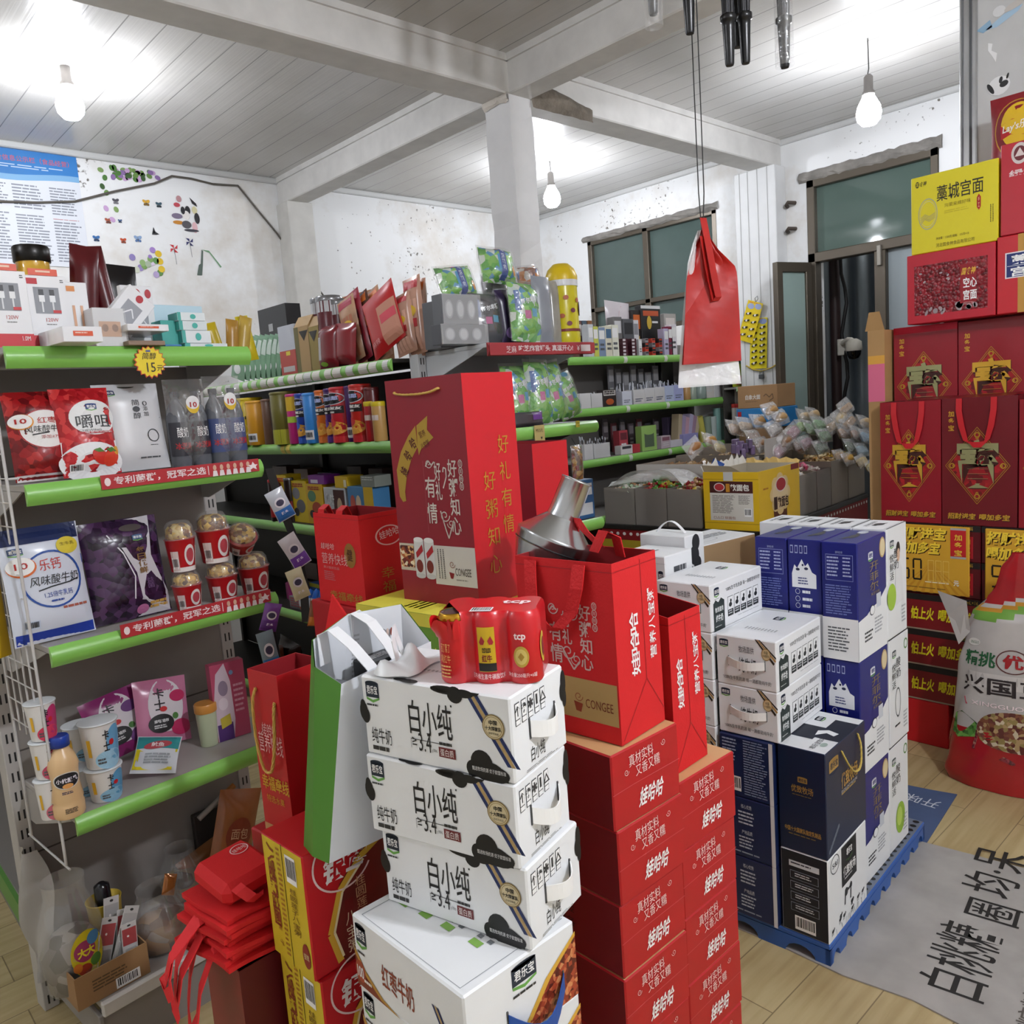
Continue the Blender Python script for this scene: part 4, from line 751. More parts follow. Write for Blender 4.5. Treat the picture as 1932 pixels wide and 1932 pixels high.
# open red bag at the floor with the folded bags on it
gx, gy = .425, 1.20
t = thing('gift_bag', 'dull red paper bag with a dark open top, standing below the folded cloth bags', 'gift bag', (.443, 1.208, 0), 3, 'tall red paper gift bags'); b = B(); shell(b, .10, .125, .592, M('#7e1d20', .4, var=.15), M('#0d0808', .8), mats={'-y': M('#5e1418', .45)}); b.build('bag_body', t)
q = random.Random(4); z = .597
for k in range(9):
    w, d, h = .125-.004*(k % 3), .145-.006*(k % 2), .0075
    t = thing('folded_bag', ['lowest', 'second', 'third', 'fourth', 'fifth', 'sixth', 'seventh', 'second highest', 'highest'][k]+' folded red cloth bag of the loose pile, counted from below', 'shopping bag', (gx+.004+q.uniform(-.008, .008), gy+.005+q.uniform(-.008, .008), z), 4+q.uniform(-5, 9), 'folded red cloth bags')
    b = B(); ph = q.uniform(0, 6)
    def sl(u, v, top): return (w*u, d*v, (h if top else .0)+.004*math.sin(4*u+1)+.003*math.sin(5*v+1))
    b.grid(lambda u, v: sl(u, v, 1), 8, 8, CLOTH); b.grid(lambda u, v: sl(u, v, 0), 8, 8, CLOTH, True, True)
    for f in (lambda s, v: sl(s, 0, v), lambda s, v: sl(1, s, v), lambda s, v: sl(1-s, 1, v), lambda s, v: sl(0, 1-s, v)): b.grid(lambda u, v: f(u, 1) if v > .5 else f(u, 0), 8, 1, CLOTH)
    b.build('bag_body', t)
    if k in (2, 4, 6):
        y0, y1 = .03+.01*k, .10; dz = (.0, .0, -.12, 0, -.10, 0, -.075)[k]; bb = B(); o = -.02-.006*k
        bb.strip([(.02, y0, h+.002), (-.004, y0, h), (o, y0+.005, dz*.4), (o-.008, y0+.01, dz*.8), (o-.012, y0+.02, dz), (o-.014, (y0+y1)/2, dz-.012), (o-.012, y1-.02, dz), (o-.006, y1-.01, dz*.7), (o+.008, y1, dz*.35), (-.004, y1, h), (.02, y1, h+.002)], [V3((.004, .009, .003))]*4+[V3((0, .006, .009))]*3+[V3((.004, .009, .003))]*4, M('#d8232a', .7), .0018); bb.build('strap', t)
    z += h+.0012
P = atd(478, 1600, 1.32); t = thing('folded_bag', 'half-open red cloth bag with a white logo, thrown on the pile of folded ones', 'shopping bag', (gx+.022, gy+.035, z+.004), 10, 'folded red cloth bags', rot=(R_(6), R_(-3), R_(6)))
b = B().box(0, 0, 0, .10, .11, .04, CLOTH, .012); _, fR, fT = faces(.10, .11, .04); b.ring(fT, .72, .3, .16, .12, .88, '#f0d0d0', 2); b.txt(fT, '娃哈哈', .6, .25, .09, '#f0d0d0', .25); b.build('bag_body', t); B().strip([(.02, .0, .036), (.02, -.014, .036), (.03, -.025, .022), (.045, -.02, .01), (.055, -.004, .004)], (.009, 0, .002), M('#d8232a', .7), .0018).build('strap', t)
# ================================================================ the pallet and its milk boxes
t = thing('pallet', 'low blue plastic pallet with a perforated deck under the milk boxes', 'pallet', (1.779, .902, 0), 4.2)
PB = M('#2f5da8', .42, var=.08); PT = M('#6d7687', .5, var=.1)
b = B().box(0, 0, .045, .74, .62, .06, PB, .003, {'+z': PT}); fT = FR((0, .62, .06), (1, 0, 0), (0, -1, 0), .74, .62)
for i in range(25):
    for j in range(2): b.ell(fT, .03+i*.0395, .968-j*.055, .011, .016, '#15171c', 1, 12)
b.build('deck', t)
def arch(L, n):
    P = [(0, 0), (0, .045), (L, .045), (L, 0)]; w = L/n
    for i in range(n-1, -1, -1):
        c = (i+.5)*w
        for k in range(0, 9): a = math.pi*k/8; P.append((c+.26*w*math.cos(a), .030*math.sin(a)))
    return P
def extr(b, P, f, m):
    n = len(P); A = [f(x, z, 0) for x, z in P]; C = [f(x, z, 1) for x, z in P]
    b.add(A+C, [tuple(range(n)), tuple(range(2*n-1, n-1, -1))]+[(i, n+i, n+(i+1) % n, (i+1) % n) for i in range(n)], m)
b = B(); extr(b, arch(.74, 9), lambda x, z, s: (x, .012*s, z), PB); extr(b, arch(.62, 4), lambda y, z, s: (.012*s, y, z), PB); extr(b, arch(.74, 9), lambda x, z, s: (x, .62-.012*s, z), PB); extr(b, arch(.62, 4), lambda y, z, s: (.74-.012*s, y, z), PB); b.build('skirt', t)
GOLD = M('#c9a258', .35, m=.45); NAVY = M('#10203f', .38, var=.05); BLUE = M('#141c72', .36, var=.05); DK = M('#0d1424', .4)
pz0 = .0606
# front box and gift bag
def low_art(b, FL, FRt, FT):
    b.rect(FL, .18, .12, .82, .19, '#cfd4dc', 1); b.dash(FL, .22, .14, .78, .175, 1, '#1a2236', 2)
    for i, y in enumerate((.24, .37, .50, .63)): b.rect(FL, .2, y, .8, y+.10, '#8f97a8', 1); b.rect(FL, .21, y+.006, .79, y+.094, DK, 1.5); b.dash(FL, .3, y+.025, .7, y+.08, 2, '#d0d4dc', i, e=2)
    b.bars(FL, .28, .78, .72, .95)
    b.rect(FRt, .33, .02, .72, .50, '#15181d', 1); badge(b, FRt, .44, .06, .18, .2, '#15181d'); b.txt(FRt, '优致牧场', .37, .28, .12, '#e8e8e8', .32, b=.02); b.dash(FRt, .40, .42, .66, .45, 1, '#c8c8c8', 2)
    b.ring(FRt, .17, .12, .11, .11, .9, '#3b4046', 1); b.txt(FRt, 'S&I', .10, .09, .06, '#3b4046', .14)
    q = random.Random(3)
    for i in range(9): x = .08+.8*q.random(); y = .78+.12*q.random(); blotch(b, FRt, [(x, y, .03, .02), (x+.03, y-.015, .012, .015)], '#24272c', 1); [b.line(FRt, [(x-.02+.025*k, y), (x-.022+.025*k, y+.05)], .002, '#24272c') for k in range(2)]
    b.line(FRt, [(.4, .74), (.42, .56), (.5, .60), (.56, .58), (.55, .74)], .007, '#24272c'); blotch(b, FRt, [(.44, .60, .04, .05), (.56, .58, .03, .04)], '#1a1c20')
    for i in range(14): x = .06+.9*q.random(); b.line(FRt, [(x, .98), (x+.03*q.uniform(-1, 1), .90)], .0015, '#55595f')
carton('milk_box', 'navy and white milk box with cows, at the front corner of the pallet', (1.778, .9025, pz0), 4, .25, .122, .224, M('#e6e8ea', .4), low_art, 'milk gift boxes on the pallet', mats={'-x': DK})
def bag_art(b, FL, FRt):
    badge(b, FL, .42, .27, .2, .07, M('#c9a258', .35, m=.45), '君乐宝', '#10203f', '#10203f'); b.txt(FL, '优致牧场', .28, .35, .07, GOLD, .46, b=.01); b.dash(FL, .3, .44, .72, .455, 1, '#8a7440', 4); b.txt(FL, '中国十大国家队指定乳制品', .12, .76, .05, GOLD, .76, b=.02); b.dash(FL, .2, .83, .8, .85, 1, '#8a7440', 4)
    badge(b, FRt, .08, .1, .22, .15, M('#c9a258', .35, m=.45), '君乐宝', '#10203f', '#10203f'); b.txt(FRt, '优致牧场', .36, .31, .15, GOLD, .42, b=.02, rot=0); b.dash(FRt, .36, .50, .74, .53, 1, '#b09050', 3); b.txt(FRt, 'EXCELLENT PASTURE', .36, .47, .025, '#c9c9c9', .4)
    for k in range(7): b.ell(FRt, .06+.035*k, .93-.025*k, .03, .02, '#6d7684', 1, 12, -.6)
t = thing('gift_bag', 'navy gift bag with gold rope handle standing at the front corner of the pallet', 'gift bag', (1.778, .9025, pz0+.2245), 4); b = B().box(0, 0, 0, .255, .122, .275, NAVY, .002, {'+z': M('#e4e6e8', .4)}); FL, FRt, FT = faces(.255, .122, .275); bag_art(b, FL, FRt)
b.rect(FT, .27, .0, .60, .5, '#161c2c', 1); b.rect(FT, .33, .5, .85, 1, '#161c2c', 1); b.poly(FT, [(.38, .46), (.48, .62), (.44, .8), (.52, .84), (.56, .6), (.5, .42)], '#e9ebed', 1.5); b.ell(FT, .2, .8, .05, .07, '#9fb0a8', 2); badge(b, FT, .74, .12, .12, .2); b.txt(FT, '君乐宝牧场', .06, .6, .12, '#2a2e36', .3); b.build('bag_body', t)
rope(t, [(.095, -.002, .25), (.10, -.006, .235), (.12, -.010, .205), (.15, -.011, .178), (.185, -.010, .17), (.20, -.010, .19), (.203, -.008, .23), (.20, -.002, .258)], '#cdb45e')
# navy boxes beside
def nav_art(b, FL, FRt, FT):
    b.rect(FL, .93, 0, 1, 1, '#d8dade', 1); b.txt(FL, '核心优势', .38, .10, .07, '#cfd6e2', .2)
    b.dash(FL, .32, .22, .62, .46, 4, '#b9c2d2', 3); b.txt(FL, '产地品质', .38, .53, .07, '#cfd6e2', .2); b.dash(FL, .32, .64, .62, .86, 4, '#b9c2d2', 4); b.dash(FL, .15, .9, .8, .95, 1, '#8f9ab0', 5)
def nav_top(b, FL, FRt, FT):
    b.rect(FL, .93, 0, 1, 1, '#d8dade', 1); b.dash(FL, .06, .06, .34, .44, 7, '#9aa6c2', 3); b.dash(FL, .46, .04, .9, .95, 22, '#8390b0', 6); b.bars(FL, .08, .66, .40, .90)
for k in range(3): carton('milk_box', ['lowest navy milk box of three under the white pasture-milk cartons', 'middle navy milk box of three under the white pasture-milk cartons', 'uppermost navy milk box of three, with a barcode, under the white pasture-milk cartons'][k], (1.756, 1.03, pz0+k*.1664), 4, .25, .148, .1660, M('#13234e', .38), nav_top if k == 2 else nav_art, 'milk gift boxes on the pallet')
# white pasture milk cartons
def past_art(b, FL, FRt, FT):
    badge(b, FL, .06, .09, .15, .16, '#22304a'); b.txt(FL, '牧场直供', .39, .17, .13, '#3a3d42', .25); b.txt(FL, '纯牛奶', .38, .40, .30, '#202226', .30); b.txt(FL, '‘100%生牛乳奶源 每一滴都是纯牛奶’', .10, .80, .08, '#2a2c30', .82)
    for k, c in ((0, '#2a241c'), (1, '#b8935a'), (2, '#2a241c')): b.poly(FL, [(.66+.03*k, 0), (.685+.03*k, 0), (.975+.03*k if k < 1 else 1, .42-.06*k), (.955+.03*k if k < 2 else 1, .46-.06*k)], c, 1)
    b.ell(FL, .84, .27, .075, .12, '#a88450', 2); b.ell(FL, .84, .27, .065, .105, '#d8c296', 2.6); b.txt(FL, '中国', .84, .20, .06, '#2c2416', .06, 'c', e=4); b.txt(FL, '十大国家队', .84, .27, .05, '#2c2416', .11, 'c', e=4)
    badge(b, FRt, .07, .10, .09, .2, '#22304a'); b.dash(FRt, .07, .32, .16, .34, 1, '#6a6d72', 1); b.rect(FRt, .05, .40, .25, 1, '#23302f', 1); b.poly(FRt, [(.05, .42), (.09, .34), (.14, .41), (.19, .33), (.25, .40)], '#23302f', 1.2); b.txt(FRt, '牧场直供', .075, .50, .11, '#e8ecec', .15, b=.02, e=2.5); b.txt(FRt, '纯牛奶', .085, .66, .16, '#e8ecec', .13, b=.02, e=2.5); b.dash(FRt, .07, .9, .22, .93, 1, '#c8cccc', 2, e=2.5)
    b.txt(FRt, '‘100%生牛乳奶源 每一滴都是纯牛奶’', .28, .16, .09, '#2a2c30', .68)
    for i in range(5):
        x = .31+.125*i; b.rect(FRt, x, .38, x+.105, .80, '#5c6166', 1); b.rect(FRt, x+.004, .39, x+.101, .66, '#eceef0', 1.5); b.rect(FRt, x, .66, x+.105, .80, '#22282a', 1.5); b.dash(FRt, x+.01, .68, x+.095, .78, 2, '#c8cccf', i, e=2.5)
        blotch(b, FRt, [(x+.05, .56, .03, .05), (x+.06, .48, .015, .04)], '#22282a', 2)
    b.dash(FRt, .5, .86, .95, .88, 1, '#9a9da2', 7)
    badge(b, FT, .68, .42, .12, .18, '#22304a'); b.dash(FT, .28, .25, .36, .8, 10, '#a4a8ac', 3)
def past_handle(t, W, H, D=.165):
    b = B(); n = 10; b.strip([(-.0025-.014*math.sin(math.pi*i/n), D*(.78-.60*i/n), H*.50-.004*math.sin(math.pi*i/n)) for i in range(n+1)], (0, 0, .0105), M('#f2f2f0', .5), .0014)
    for y in (.78, .18): b.box(-.0018, D*y-.001, H*.5-.013, .001, D*y+.001, H*.5+.013, '#4a4c4e')
    b.build('handle', t)
for k in range(2): carton('milk_carton', ('lower', 'upper')[k]+' white pasture-milk carton of the pair on the navy milk boxes', (1.766, 1.017, .5606+k*.1314), 4.5, .272, .163, .1312, M('#e9ebee', .42), past_art, 'white pasture-milk cartons', handle=past_handle)
for k in range(7): carton('milk_carton', f'{["lowest", "second", "third", "fourth", "fifth", "sixth", "topmost"][k]} white pasture-milk carton, counted up, in the stack behind the pair', (1.747, 1.188, pz0+k*.127), 3, .276, .163, .1268, M('#e9ebee', .42), past_art, 'white pasture-milk cartons', handle=past_handle)
for k in range(6): carton('milk_carton', f'{["lowest", "second", "third", "fourth", "fifth", "topmost"][k]} white carton of the hidden stack carrying the handled milk box', (1.772, 1.362, pz0+k*.127), 2, .285, .2, .1268, M('#e9ebee', .42), past_art, 'white pasture-milk cartons')
def cow_box(b, FL, FRt, FT): blotch(b, FRt, [(.55, .12, .2, .12), (.45, .3, .25, .14), (.6, .42, .2, .1), (.3, .55, .12, .1), (.55, .62, .2, .1), (.4, .8, .14, .12), (.7, .78, .12, .1)], '#2a2c30'); b.line(FL, [(0, .16), (1, .16)], .001, '#b8bcc0')
hz = pz0+.762+.0006
def arc_handle(t, W, H): B().strip([(W*.5, .17*(.18+.6*i/10), H+.001+.034*math.sin(math.pi*i/10)) for i in range(11)], (.006, 0, 0), M('#eef0f2', .4), .002).build('handle', t)
carton('milk_box', 'white milk box with an arched handle and a cow drawing, behind the pasture-milk stack', (1.945, 1.40, hz), 2, .10, .162, 1.03-hz, M('#eceef0', .4), cow_box, 'small white milk boxes', handle=arc_handle)
carton('milk_box', 'small white milk box in front of the one with the arched handle', (1.80, 1.366, hz), 2, .135, .16, 1.0-hz, M('#eceef0', .4), lambda b, FL, FRt, FT: (badge(b, FL, .85, .25, .1, .2, '#22304a'), b.dash(FRt, .3, .2, .9, .6, 2, '#4a4d52', 2), b.dash(FT, .3, .4, .6, .6, 2, '#4a4d52', 3), b.line(FL, [(0, .12), (1, .12)], .001, '#b8bcc0')), 'small white milk boxes')
carton('milk_box', 'wide white carton with a drawn oval on top, behind the blue yogurt boxes', (2.10, 1.475, .0), -6, .30, .18, .965, M('#e2e4e6', .42), lambda b, FL, FRt, FT: (b.ring(FT, .35, .7, .22, .1, .93, '#9a9da2', 1), b.dash(FT, .45, .35, .9, .6, 3, '#6a6d72', 3), b.dash(FT, .2, .1, .8, .2, 2, '#5a5d62', 4)), None, mats={'-y': M('#a98a64', .7)})
# blue yogurt boxes
def kai_art(var):
    def f(b, FL, FRt, FT):
        wz = .64
        b.rect(FL, 0, wz, 1, 1, '#e9ebed', 1); b.dash(FL, .15, wz+.08, .8, wz+.30, 8, '#55595f', 4, e=2)
        if var == 1:
            for i in range(4): b.rect(FL, .08+.14*i, .05, .17+.14*i, .12, '#aab4d8', 1); b.rect(FL, .095+.14*i, .06, .155+.14*i, .11, '#141c72', 2)
            b.poly(FL, [(.12, .30), (.2, .22), (.28, .25), (.42, .17), (.52, .23), (.6, .20), (.72, .28), (.84, .30), (.84, .42), (.12, .42)], '#e9ecf2', 1); blotch(b, FL, [(.3, .26, .06, .012), (.55, .25, .06, .012), (.45, .22, .03, .01)], '#20264a', 2); b.dash(FL, .3, .33, .65, .40, 3, '#4a5284', 2, e=2)
            for i, y in enumerate((.455, .52, .58)): b.ring(FL, .28, y, .07, .024, .85, '#e0e4ee', 1); b.dash(FL, .42, y-.012, .72, y+.015, 1, '#e0e4ee', i, .9)
        else:
            b.rect(FL, .12, .10, .88, .32, '#8d98cc', 1); b.rect(FL, .13, .104, .87, .316, '#141c72', 1.5); b.dash(FL, .16, .12, .5, .30, 6, '#aab4dc', 3, e=2.5); b.dash(FL, .6, .12, .85, .30, 6, '#aab4dc', 5, .4, 2.5); b.txt(FL, '营养成分表', .4, .07, .02, '#aab4dc', .2); b.dash(FL, .1, .36, .85, .62, 12, '#6b77b8', 8)
        b.poly(FRt, [(0, .66), (.3, .64), (.45, .60), (.7, .58), (1, .48), (1, 1), (0, 1)], '#e6e8ea', 1)
        badge(b, FRt, .36, .12, .16, .08, '#e6e8ee', '君', '#141c72'); g = '#8d7a4a'; b.vtx(FRt, '开菲尔', .55, .21, .075, .085, g, .3); b.txt(FRt, 'KEFIR', .45, .47, .025, g, .3)
        b.ell(FRt, .86, .12, .11, .09, '#b99f70', 1); b.ell(FRt, .86, .12, .09, .075, '#d9c8a0', 2); b.rect(FRt, .62, .50, .78, .62, '#c9ced8', 2); b.ell(FRt, .47, .62, .09, .045, '#1b2030', 2); b.ell(FRt, .47, .62, .075, .037, '#eceef0', 3); b.dash(FRt, .2, .78, .5, .88, 3, '#33373c', 4, .5, 2); b.dash(FRt, .55, .7, .85, .85, 5, '#a6aab0', 6, .5, 2)
        b.ell(FT, .5, .5, .16, .12, '#10131f', 1); b.dash(FT, .1, .2, .9, .35, 3, '#4a568c', 4); b.poly(FT, [(.3, .3), (.6, .45), (.75, .4), (.72, .5), (.5, .6), (.28, .42)], '#05060c', 1.5); b.ell(FT, .82, .5, .12, .14, '#aeb4c0', 1.5)
    return f
for r_ in range(3):
    for k in range(3):
        lv = ('bottom', 'middle', 'top')[k]; ps = ('nearest the floor mat', 'between two others', 'beside the pasture-milk cartons')[r_]
        carton('yogurt_box', f'blue yogurt box of the {lv} layer, {ps}', (2.062+.003*((k+r_) % 2)-.006*r_*0, .946+.0995*r_, pz0+.3215*k), 3, .20, .096, .3205, BLUE, kai_art(1 if (r_ == 1) == (k == 2) else 0), 'blue yogurt boxes on the pallet')
# white boxes at the back of the pallet
def child_art(var):
    def f(b, FL, FRt, FT):
        b.dash(FT, .2, .2, .8, .32, 2, '#4a4d52', 3); b.ell(FT, .5, .5, .13, .14, '#17181c', 1); b.rect(FT, .0, .9, 1, .93, '#c4c8cc', 1); b.poly(FT, [(.35, .35), (.6, .5), (.7, .65), (.5, .6), (.3, .5)], '#0c0d10', 1.5); b.line(FT, [(0, .985), (1, .985)], .004, '#2a2c24', 1)
        badge(b, FRt, .14, .12, .2, .07, '#5c6468'); b.vtx(FRt, '悦鲜活', .22, .24, .07, .08, '#2a2d30', .2); b.vtx(FRt, '酸奶', .45, .20, .09, .1, '#2a2d30', .22)
        if var == 0: b.ell(FRt, .55, .22, .10, .07, '#1f1a18', 1.5); b.ell(FRt, .55, .27, .08, .06, '#d8b49a', 2); b.poly(FRt, [(.4, .36), (.5, .33), (.62, .33), (.74, .40), (.8, .7), (.4, .72)], '#dfe0e2', 1.5); b.ell(FRt, .2, .62, .22, .12, '#9ec23e', 2)
        elif var == 1: b.ring(FRt, .42, .62, .14, .14, .88, '#4a4d52', 1); b.dash(FRt, .25, .82, .6, .86, 1, '#33363a', 2); b.ring(FRt, .85, .12, .1, .05, .7, '#5a8a4a', 1)
        else: b.ell(FRt, .55, .74, .24, .15, '#8fb53a', 1.5); b.ell(FRt, .5, .72, .14, .09, '#b7d062', 2); b.ring(FRt, .85, .12, .1, .05, .7, '#5a8a4a', 1)
        b.dash(FRt, .7, .75, .92, .92, 5, '#a8acb0', 4)
    return f
for r_ in range(4):
    for k in range(3):
        carton('yogurt_box', f'{("bottom", "middle", "top")[k]} white yogurt box in the {ORD[r_]} column from the floor mat, behind the blue ones', (2.270+.006*(k % 2)-.004*(k == 0), .957+.0985*r_, pz0+.323*k), 3, .152, .0955, .322, M('#e4e6e8', .42), child_art(2-k if r_ == 0 else 1), 'white yogurt boxes on the pallet')
# ================================================================ the stack of gift packs by the partition
XG = 3.22
DKR = M('#7d1119', .4, var=.05); DKR2 = M('#5a0c16', .35, var=.05); YT = M('#e8d820', .5); GT = M('#d6a83a', .35, m=.4)
b = B().box(XG, 1.132, .0, XG+.2, 1.30, .178, M('#c8101c', .5), .003); tag(b.build('red_plinth'), 'plain bright red board box on the floor under the herbal drink cartons', 'plinth')
tag(B().box(XG+.04, .60, .0, XG+.2, 1.125, .178, M('#141414', .8), .003).build('gap_shade_box'), 'black box for the shaded gap under the herbal drink cartons, behind the bean flour sack', 'plinth')  # added black box, painting the shade of the gap under the cartons
tag(B().box(XG+.02, .985, 0, XG+.038, 1.10, .11, M('#7e8082', .6), .004).build('grey_block'), 'small grey block in the gap beside the bright red plinth', 'block')
def herb(b, FL, FRt, FT):
    b.rect(FL, 0, 0, 1, .17, '#17110f', 1); b.txt(FL, '310mL×16', .78, .04, .10, '#b8a23a', .2); b.txt(FL, '怕上火', .20, .36, .36, YT, .28, b=.03, sk=.1); b.txt(FL, '喝加多宝', .53, .36, .36, YT, .40, b=.03, sk=.1); b.rect(FL, 0, .96, 1, 1, '#9a8a78', 1)
for k in range(3):
    for j, y in enumerate((1.022, .712)): carton('drink_carton', f'{("bottom", "middle", "upper")[k]} dark red carton with yellow slogan, {("in clear view beside the sack", "behind the bean flour sack")[j]}', (XG, y, .181+k*.1425), 0, .26, .308, .142, DKR, herb, 'herbal drink cartons')
def herb2(b, FL, FRt, FT): b.rect(FL, 0, 0, 1, .17, '#17110f', 1); b.txt(FL, '植物饮料', .72, .03, .11, '#c9a03a', .2); b.rect(FL, .80, .3, .92, .9, '#a81420', 1); b.vtx(FL, '加多宝', .86, .36, .15, .17, GT, .06); b.txt(FL, 'mL×16', .80, .03, .1, '#c9a03a', .1)
for k in range(2):
    for j, y in enumerate((1.022, .712)): carton('drink_carton', f'{("lower", "higher")[k]} dark red carton behind the golden lucky draw sign {("nearest the pallet", "behind the sack")[j]}', (XG+.004, y, .609+k*.138), 0, .256, .306, .1375, DKR2, herb2, 'herbal drink cartons')
def can_pic(b, fr, x0, y0, x1, y1):
    b.rect(fr, x0, y0+.02, x1, y1-.02, '#c01a20', 2); b.rect(fr, x0, y0, x1, y0+.03, '#a8a8a8', 2.2); b.rect(fr, x0, y1-.03, x1, y1, '#a8a8a8', 2.2); b.vtx(fr, '加多宝', (x0+x1)/2, y0+.09, (y1-y0)*.2, (y1-y0)*.25, '#e8c33a', (x1-x0)*.5, .02, 3)
def sign(label, y0):
    t = thing('lucky_draw_sign', label, 'sign', (XG-.010, y0+.268, .618), -90, 'golden lucky draw signs'); W, H = .268, .262; b = B().box(0, 0, 0, W, .008, H, M('#d6a22e', .4, var=.06), .003); fr = FR((0, 0, H), (1, 0, 0), (0, 0, -1), W, H); k = '#3b2208'
    for i in range(9): b.poly(fr, [(.5, .55), (i*.12, 1), (i*.12+.05, 1)], '#c98f24', .6)
    for dx, dy, c, e in ((.012, .012, k, 1.5), (0, 0, '#f2cf3a', 2.5)): b.txt(fr, '招财进宝', .02+dx, .03+dy, .19, c, .68, b=.04, e=e, sk=.15); b.txt(fr, '喝加多宝', .02+dx, .24+dy, .19, c, .60, b=.04, e=e, sk=.15)
    for n_, ch in enumerate('50'):
        x = .08+.17*n_; sg = {'5': 'afgcd', '0': 'abcdef'}[ch]
        for s_, r in dict(a=(.01, 0, .12, .025), b=(.105, .02, .13, .15), c=(.105, .17, .13, .30), d=(.01, .295, .12, .32), e=(0, .17, .025, .30), f=(0, .02, .025, .15), g=(.01, .148, .12, .173)).items():
            if s_ in sg: b.rect(fr, x+r[0], .50+r[1], x+r[2], .50+r[3], '#1d1408', 2)
    for i in range(3):
        for a in ((0, 0, .08, .008), (0, .15, .08, .158), (0, .3, .08, .308), (0, 0, .006, .3), (.075, 0, .08, .3)): b.rect(fr, .46+.1*i+a[0], .51+a[1], .46+.1*i+a[2], .51+a[3], '#e8c868', 1.5)
    b.txt(fr, '元', .80, .78, .08, WH, .07, b=.02); b.dash(fr, .42, .83, .76, .86, 1, '#f4e8c8', 3); can_pic(b, fr, .76, .02, .96, .46); b.dash(fr, .1, .92, .8, .95, 1, '#8a6420', 5); b.build('panel', t)
sign('golden lucky draw sign with a red can, standing clear between milk boxes and sack', 1.055); sign('golden lucky draw sign partly hidden by the bean flour sack', .735)
def bao(b, FL, two=True, pale=False):
    g = GT if not pale else M('#a8a878', .3, m=.5); L = M('#b8922c', .4, m=.3); c = (.48, .53)
    for k in (1., .93): 
        pts = [(c[0], c[1]-.30*k), (c[0]+.43*k, c[1]), (c[0], c[1]+.30*k), (c[0]-.43*k, c[1]), (c[0], c[1]-.30*k)]; b.line(FL, pts, .0016, L, 1.2)
    b.poly(FL, [(c[0], c[1]-.27), (c[0]+.385, c[1]), (c[0], c[1]+.27), (c[0]-.385, c[1])], VOR('carved_red', ['#8a1018', '#a5161f', '#6a0c14', '#98121c'], 60, .4), .8)
    for sx, sy in ((0, -.24), (0, .24), (-.34, 0), (.34, 0)): b.ring(FL, c[0]+sx, c[1]+sy, .04, .022, .6, L, 1.4, 12); b.ring(FL, c[0]+sx*.93, c[1]+sy*.9, .02, .012, .4, L, 1.6, 10)
    b.txt(FL, '寳', c[0]+.012, c[1]-.205+.008, .40, '#3a1208', .60, 'c', .03, e=1.8); b.txt(FL, '寳', c[0], c[1]-.205, .40, g, .60, 'c', .022, e=2.6)
    b.vtx(FL, '加多宝', .13, .10, .045, .055, GT, .08, .02)
    for dx, c_, e in ((.006, '#3a1208', 1.5), (0, GT, 2.4)): b.txt(FL, '招财进宝', .08+dx, .905+dx, .05, c_, .38, b=.03, e=e, sk=.1); b.txt(FL, '喝加多宝', .51+dx, .905+dx, .05, c_, .40, b=.03, e=e, sk=.1)
def gbag(label, X, y0, z0, W, H, D=.10, pale=False, dark=False, strap=True, ft=None):
    t = thing('gift_bag', label, 'gift bag', (X, y0, z0), 0, 'dark red herbal drink gift bags'); b = B(); m = M('#6b0f1a', .35, var=.05) if dark else M('#8e1422', .35, var=.05); shell(b, D, W, H, m, M('#4a0a10', .6)); FL, FRt, _ = faces(D, W, H); bao(b, FL, pale=pale)
    if ft: b.rect(FL, 0, 0, 1, .06, M('#b0102a', .2, m=.5), 1)
    b.build('bag_body', t)
    if strap:
        for f0, f1 in ((.76, .30),): B().strip([(-.002, W*f0, H*.995), (-.006, W*f0, H*.9), (-.008, W*(f0-.04), H*.78), (-.009, W*(f0-.10), H*.66), (-.010, W*.56, H*.635), (-.010, W*.46, H*.635), (-.009, W*(f1+.08), H*.67), (-.008, W*(f1+.03), H*.78), (-.006, W*f1, H*.9), (-.002, W*f1, H*.995)], [V3((0, .010, 0))]*3+[V3((0, .009, .004))]+[V3((0, .001, .010))]*2+[V3((0, .009, -.004))]+[V3((0, .010, 0))]*3, M('#c01822', .5), .0015).build('strap', t)
    return t
gbag('dark red gift bag with golden character, by the bread table, front row', XG+.005, 1.157, .8865, .222, .463); gbag('darkest red gift bag with a pale golden character, middle of the front row', XG+.005, .905, .8865, .248, .466, pale=True, dark=True); gbag('dark red gift bag of the front row, mostly past the picture edge', XG+.005, .655, .8865, .245, .45)
for j, y in enumerate((1.15, .905, .66)): carton('drink_carton', f'red carton hidden behind the front row of gift bags, {ORD[j]} from the bread table', (XG+.115, y, .886), 0, .145, .235, .315, DKR, herb2, 'herbal drink cartons')
gbag('dark red gift bag with foil top edge and pale character, back row by the door', XG+.118, 1.138, 1.2022, .232, .43, pale=True, strap=False, ft=1); gbag('dark red gift bag with bright golden character, middle of the back row', XG+.118, .905, 1.2022, .229, .425, strap=False); gbag('dark red gift bag at the end of the back row beside the picture edge', XG+.118, .66, 1.2022, .235, .415, strap=False)
tag(B().strip([(XG+.09, 1.30, 1.352), (XG+.06, 1.15, 1.354), (XG+.05, 1.0, 1.354), (XG+.06, .92, 1.356)], (.045, 0, .004), M('#7a0f1a', .4), .004).build('bag_flap'), 'folded dark red bag lying flat across the tops of the front gift bags', 'bag')
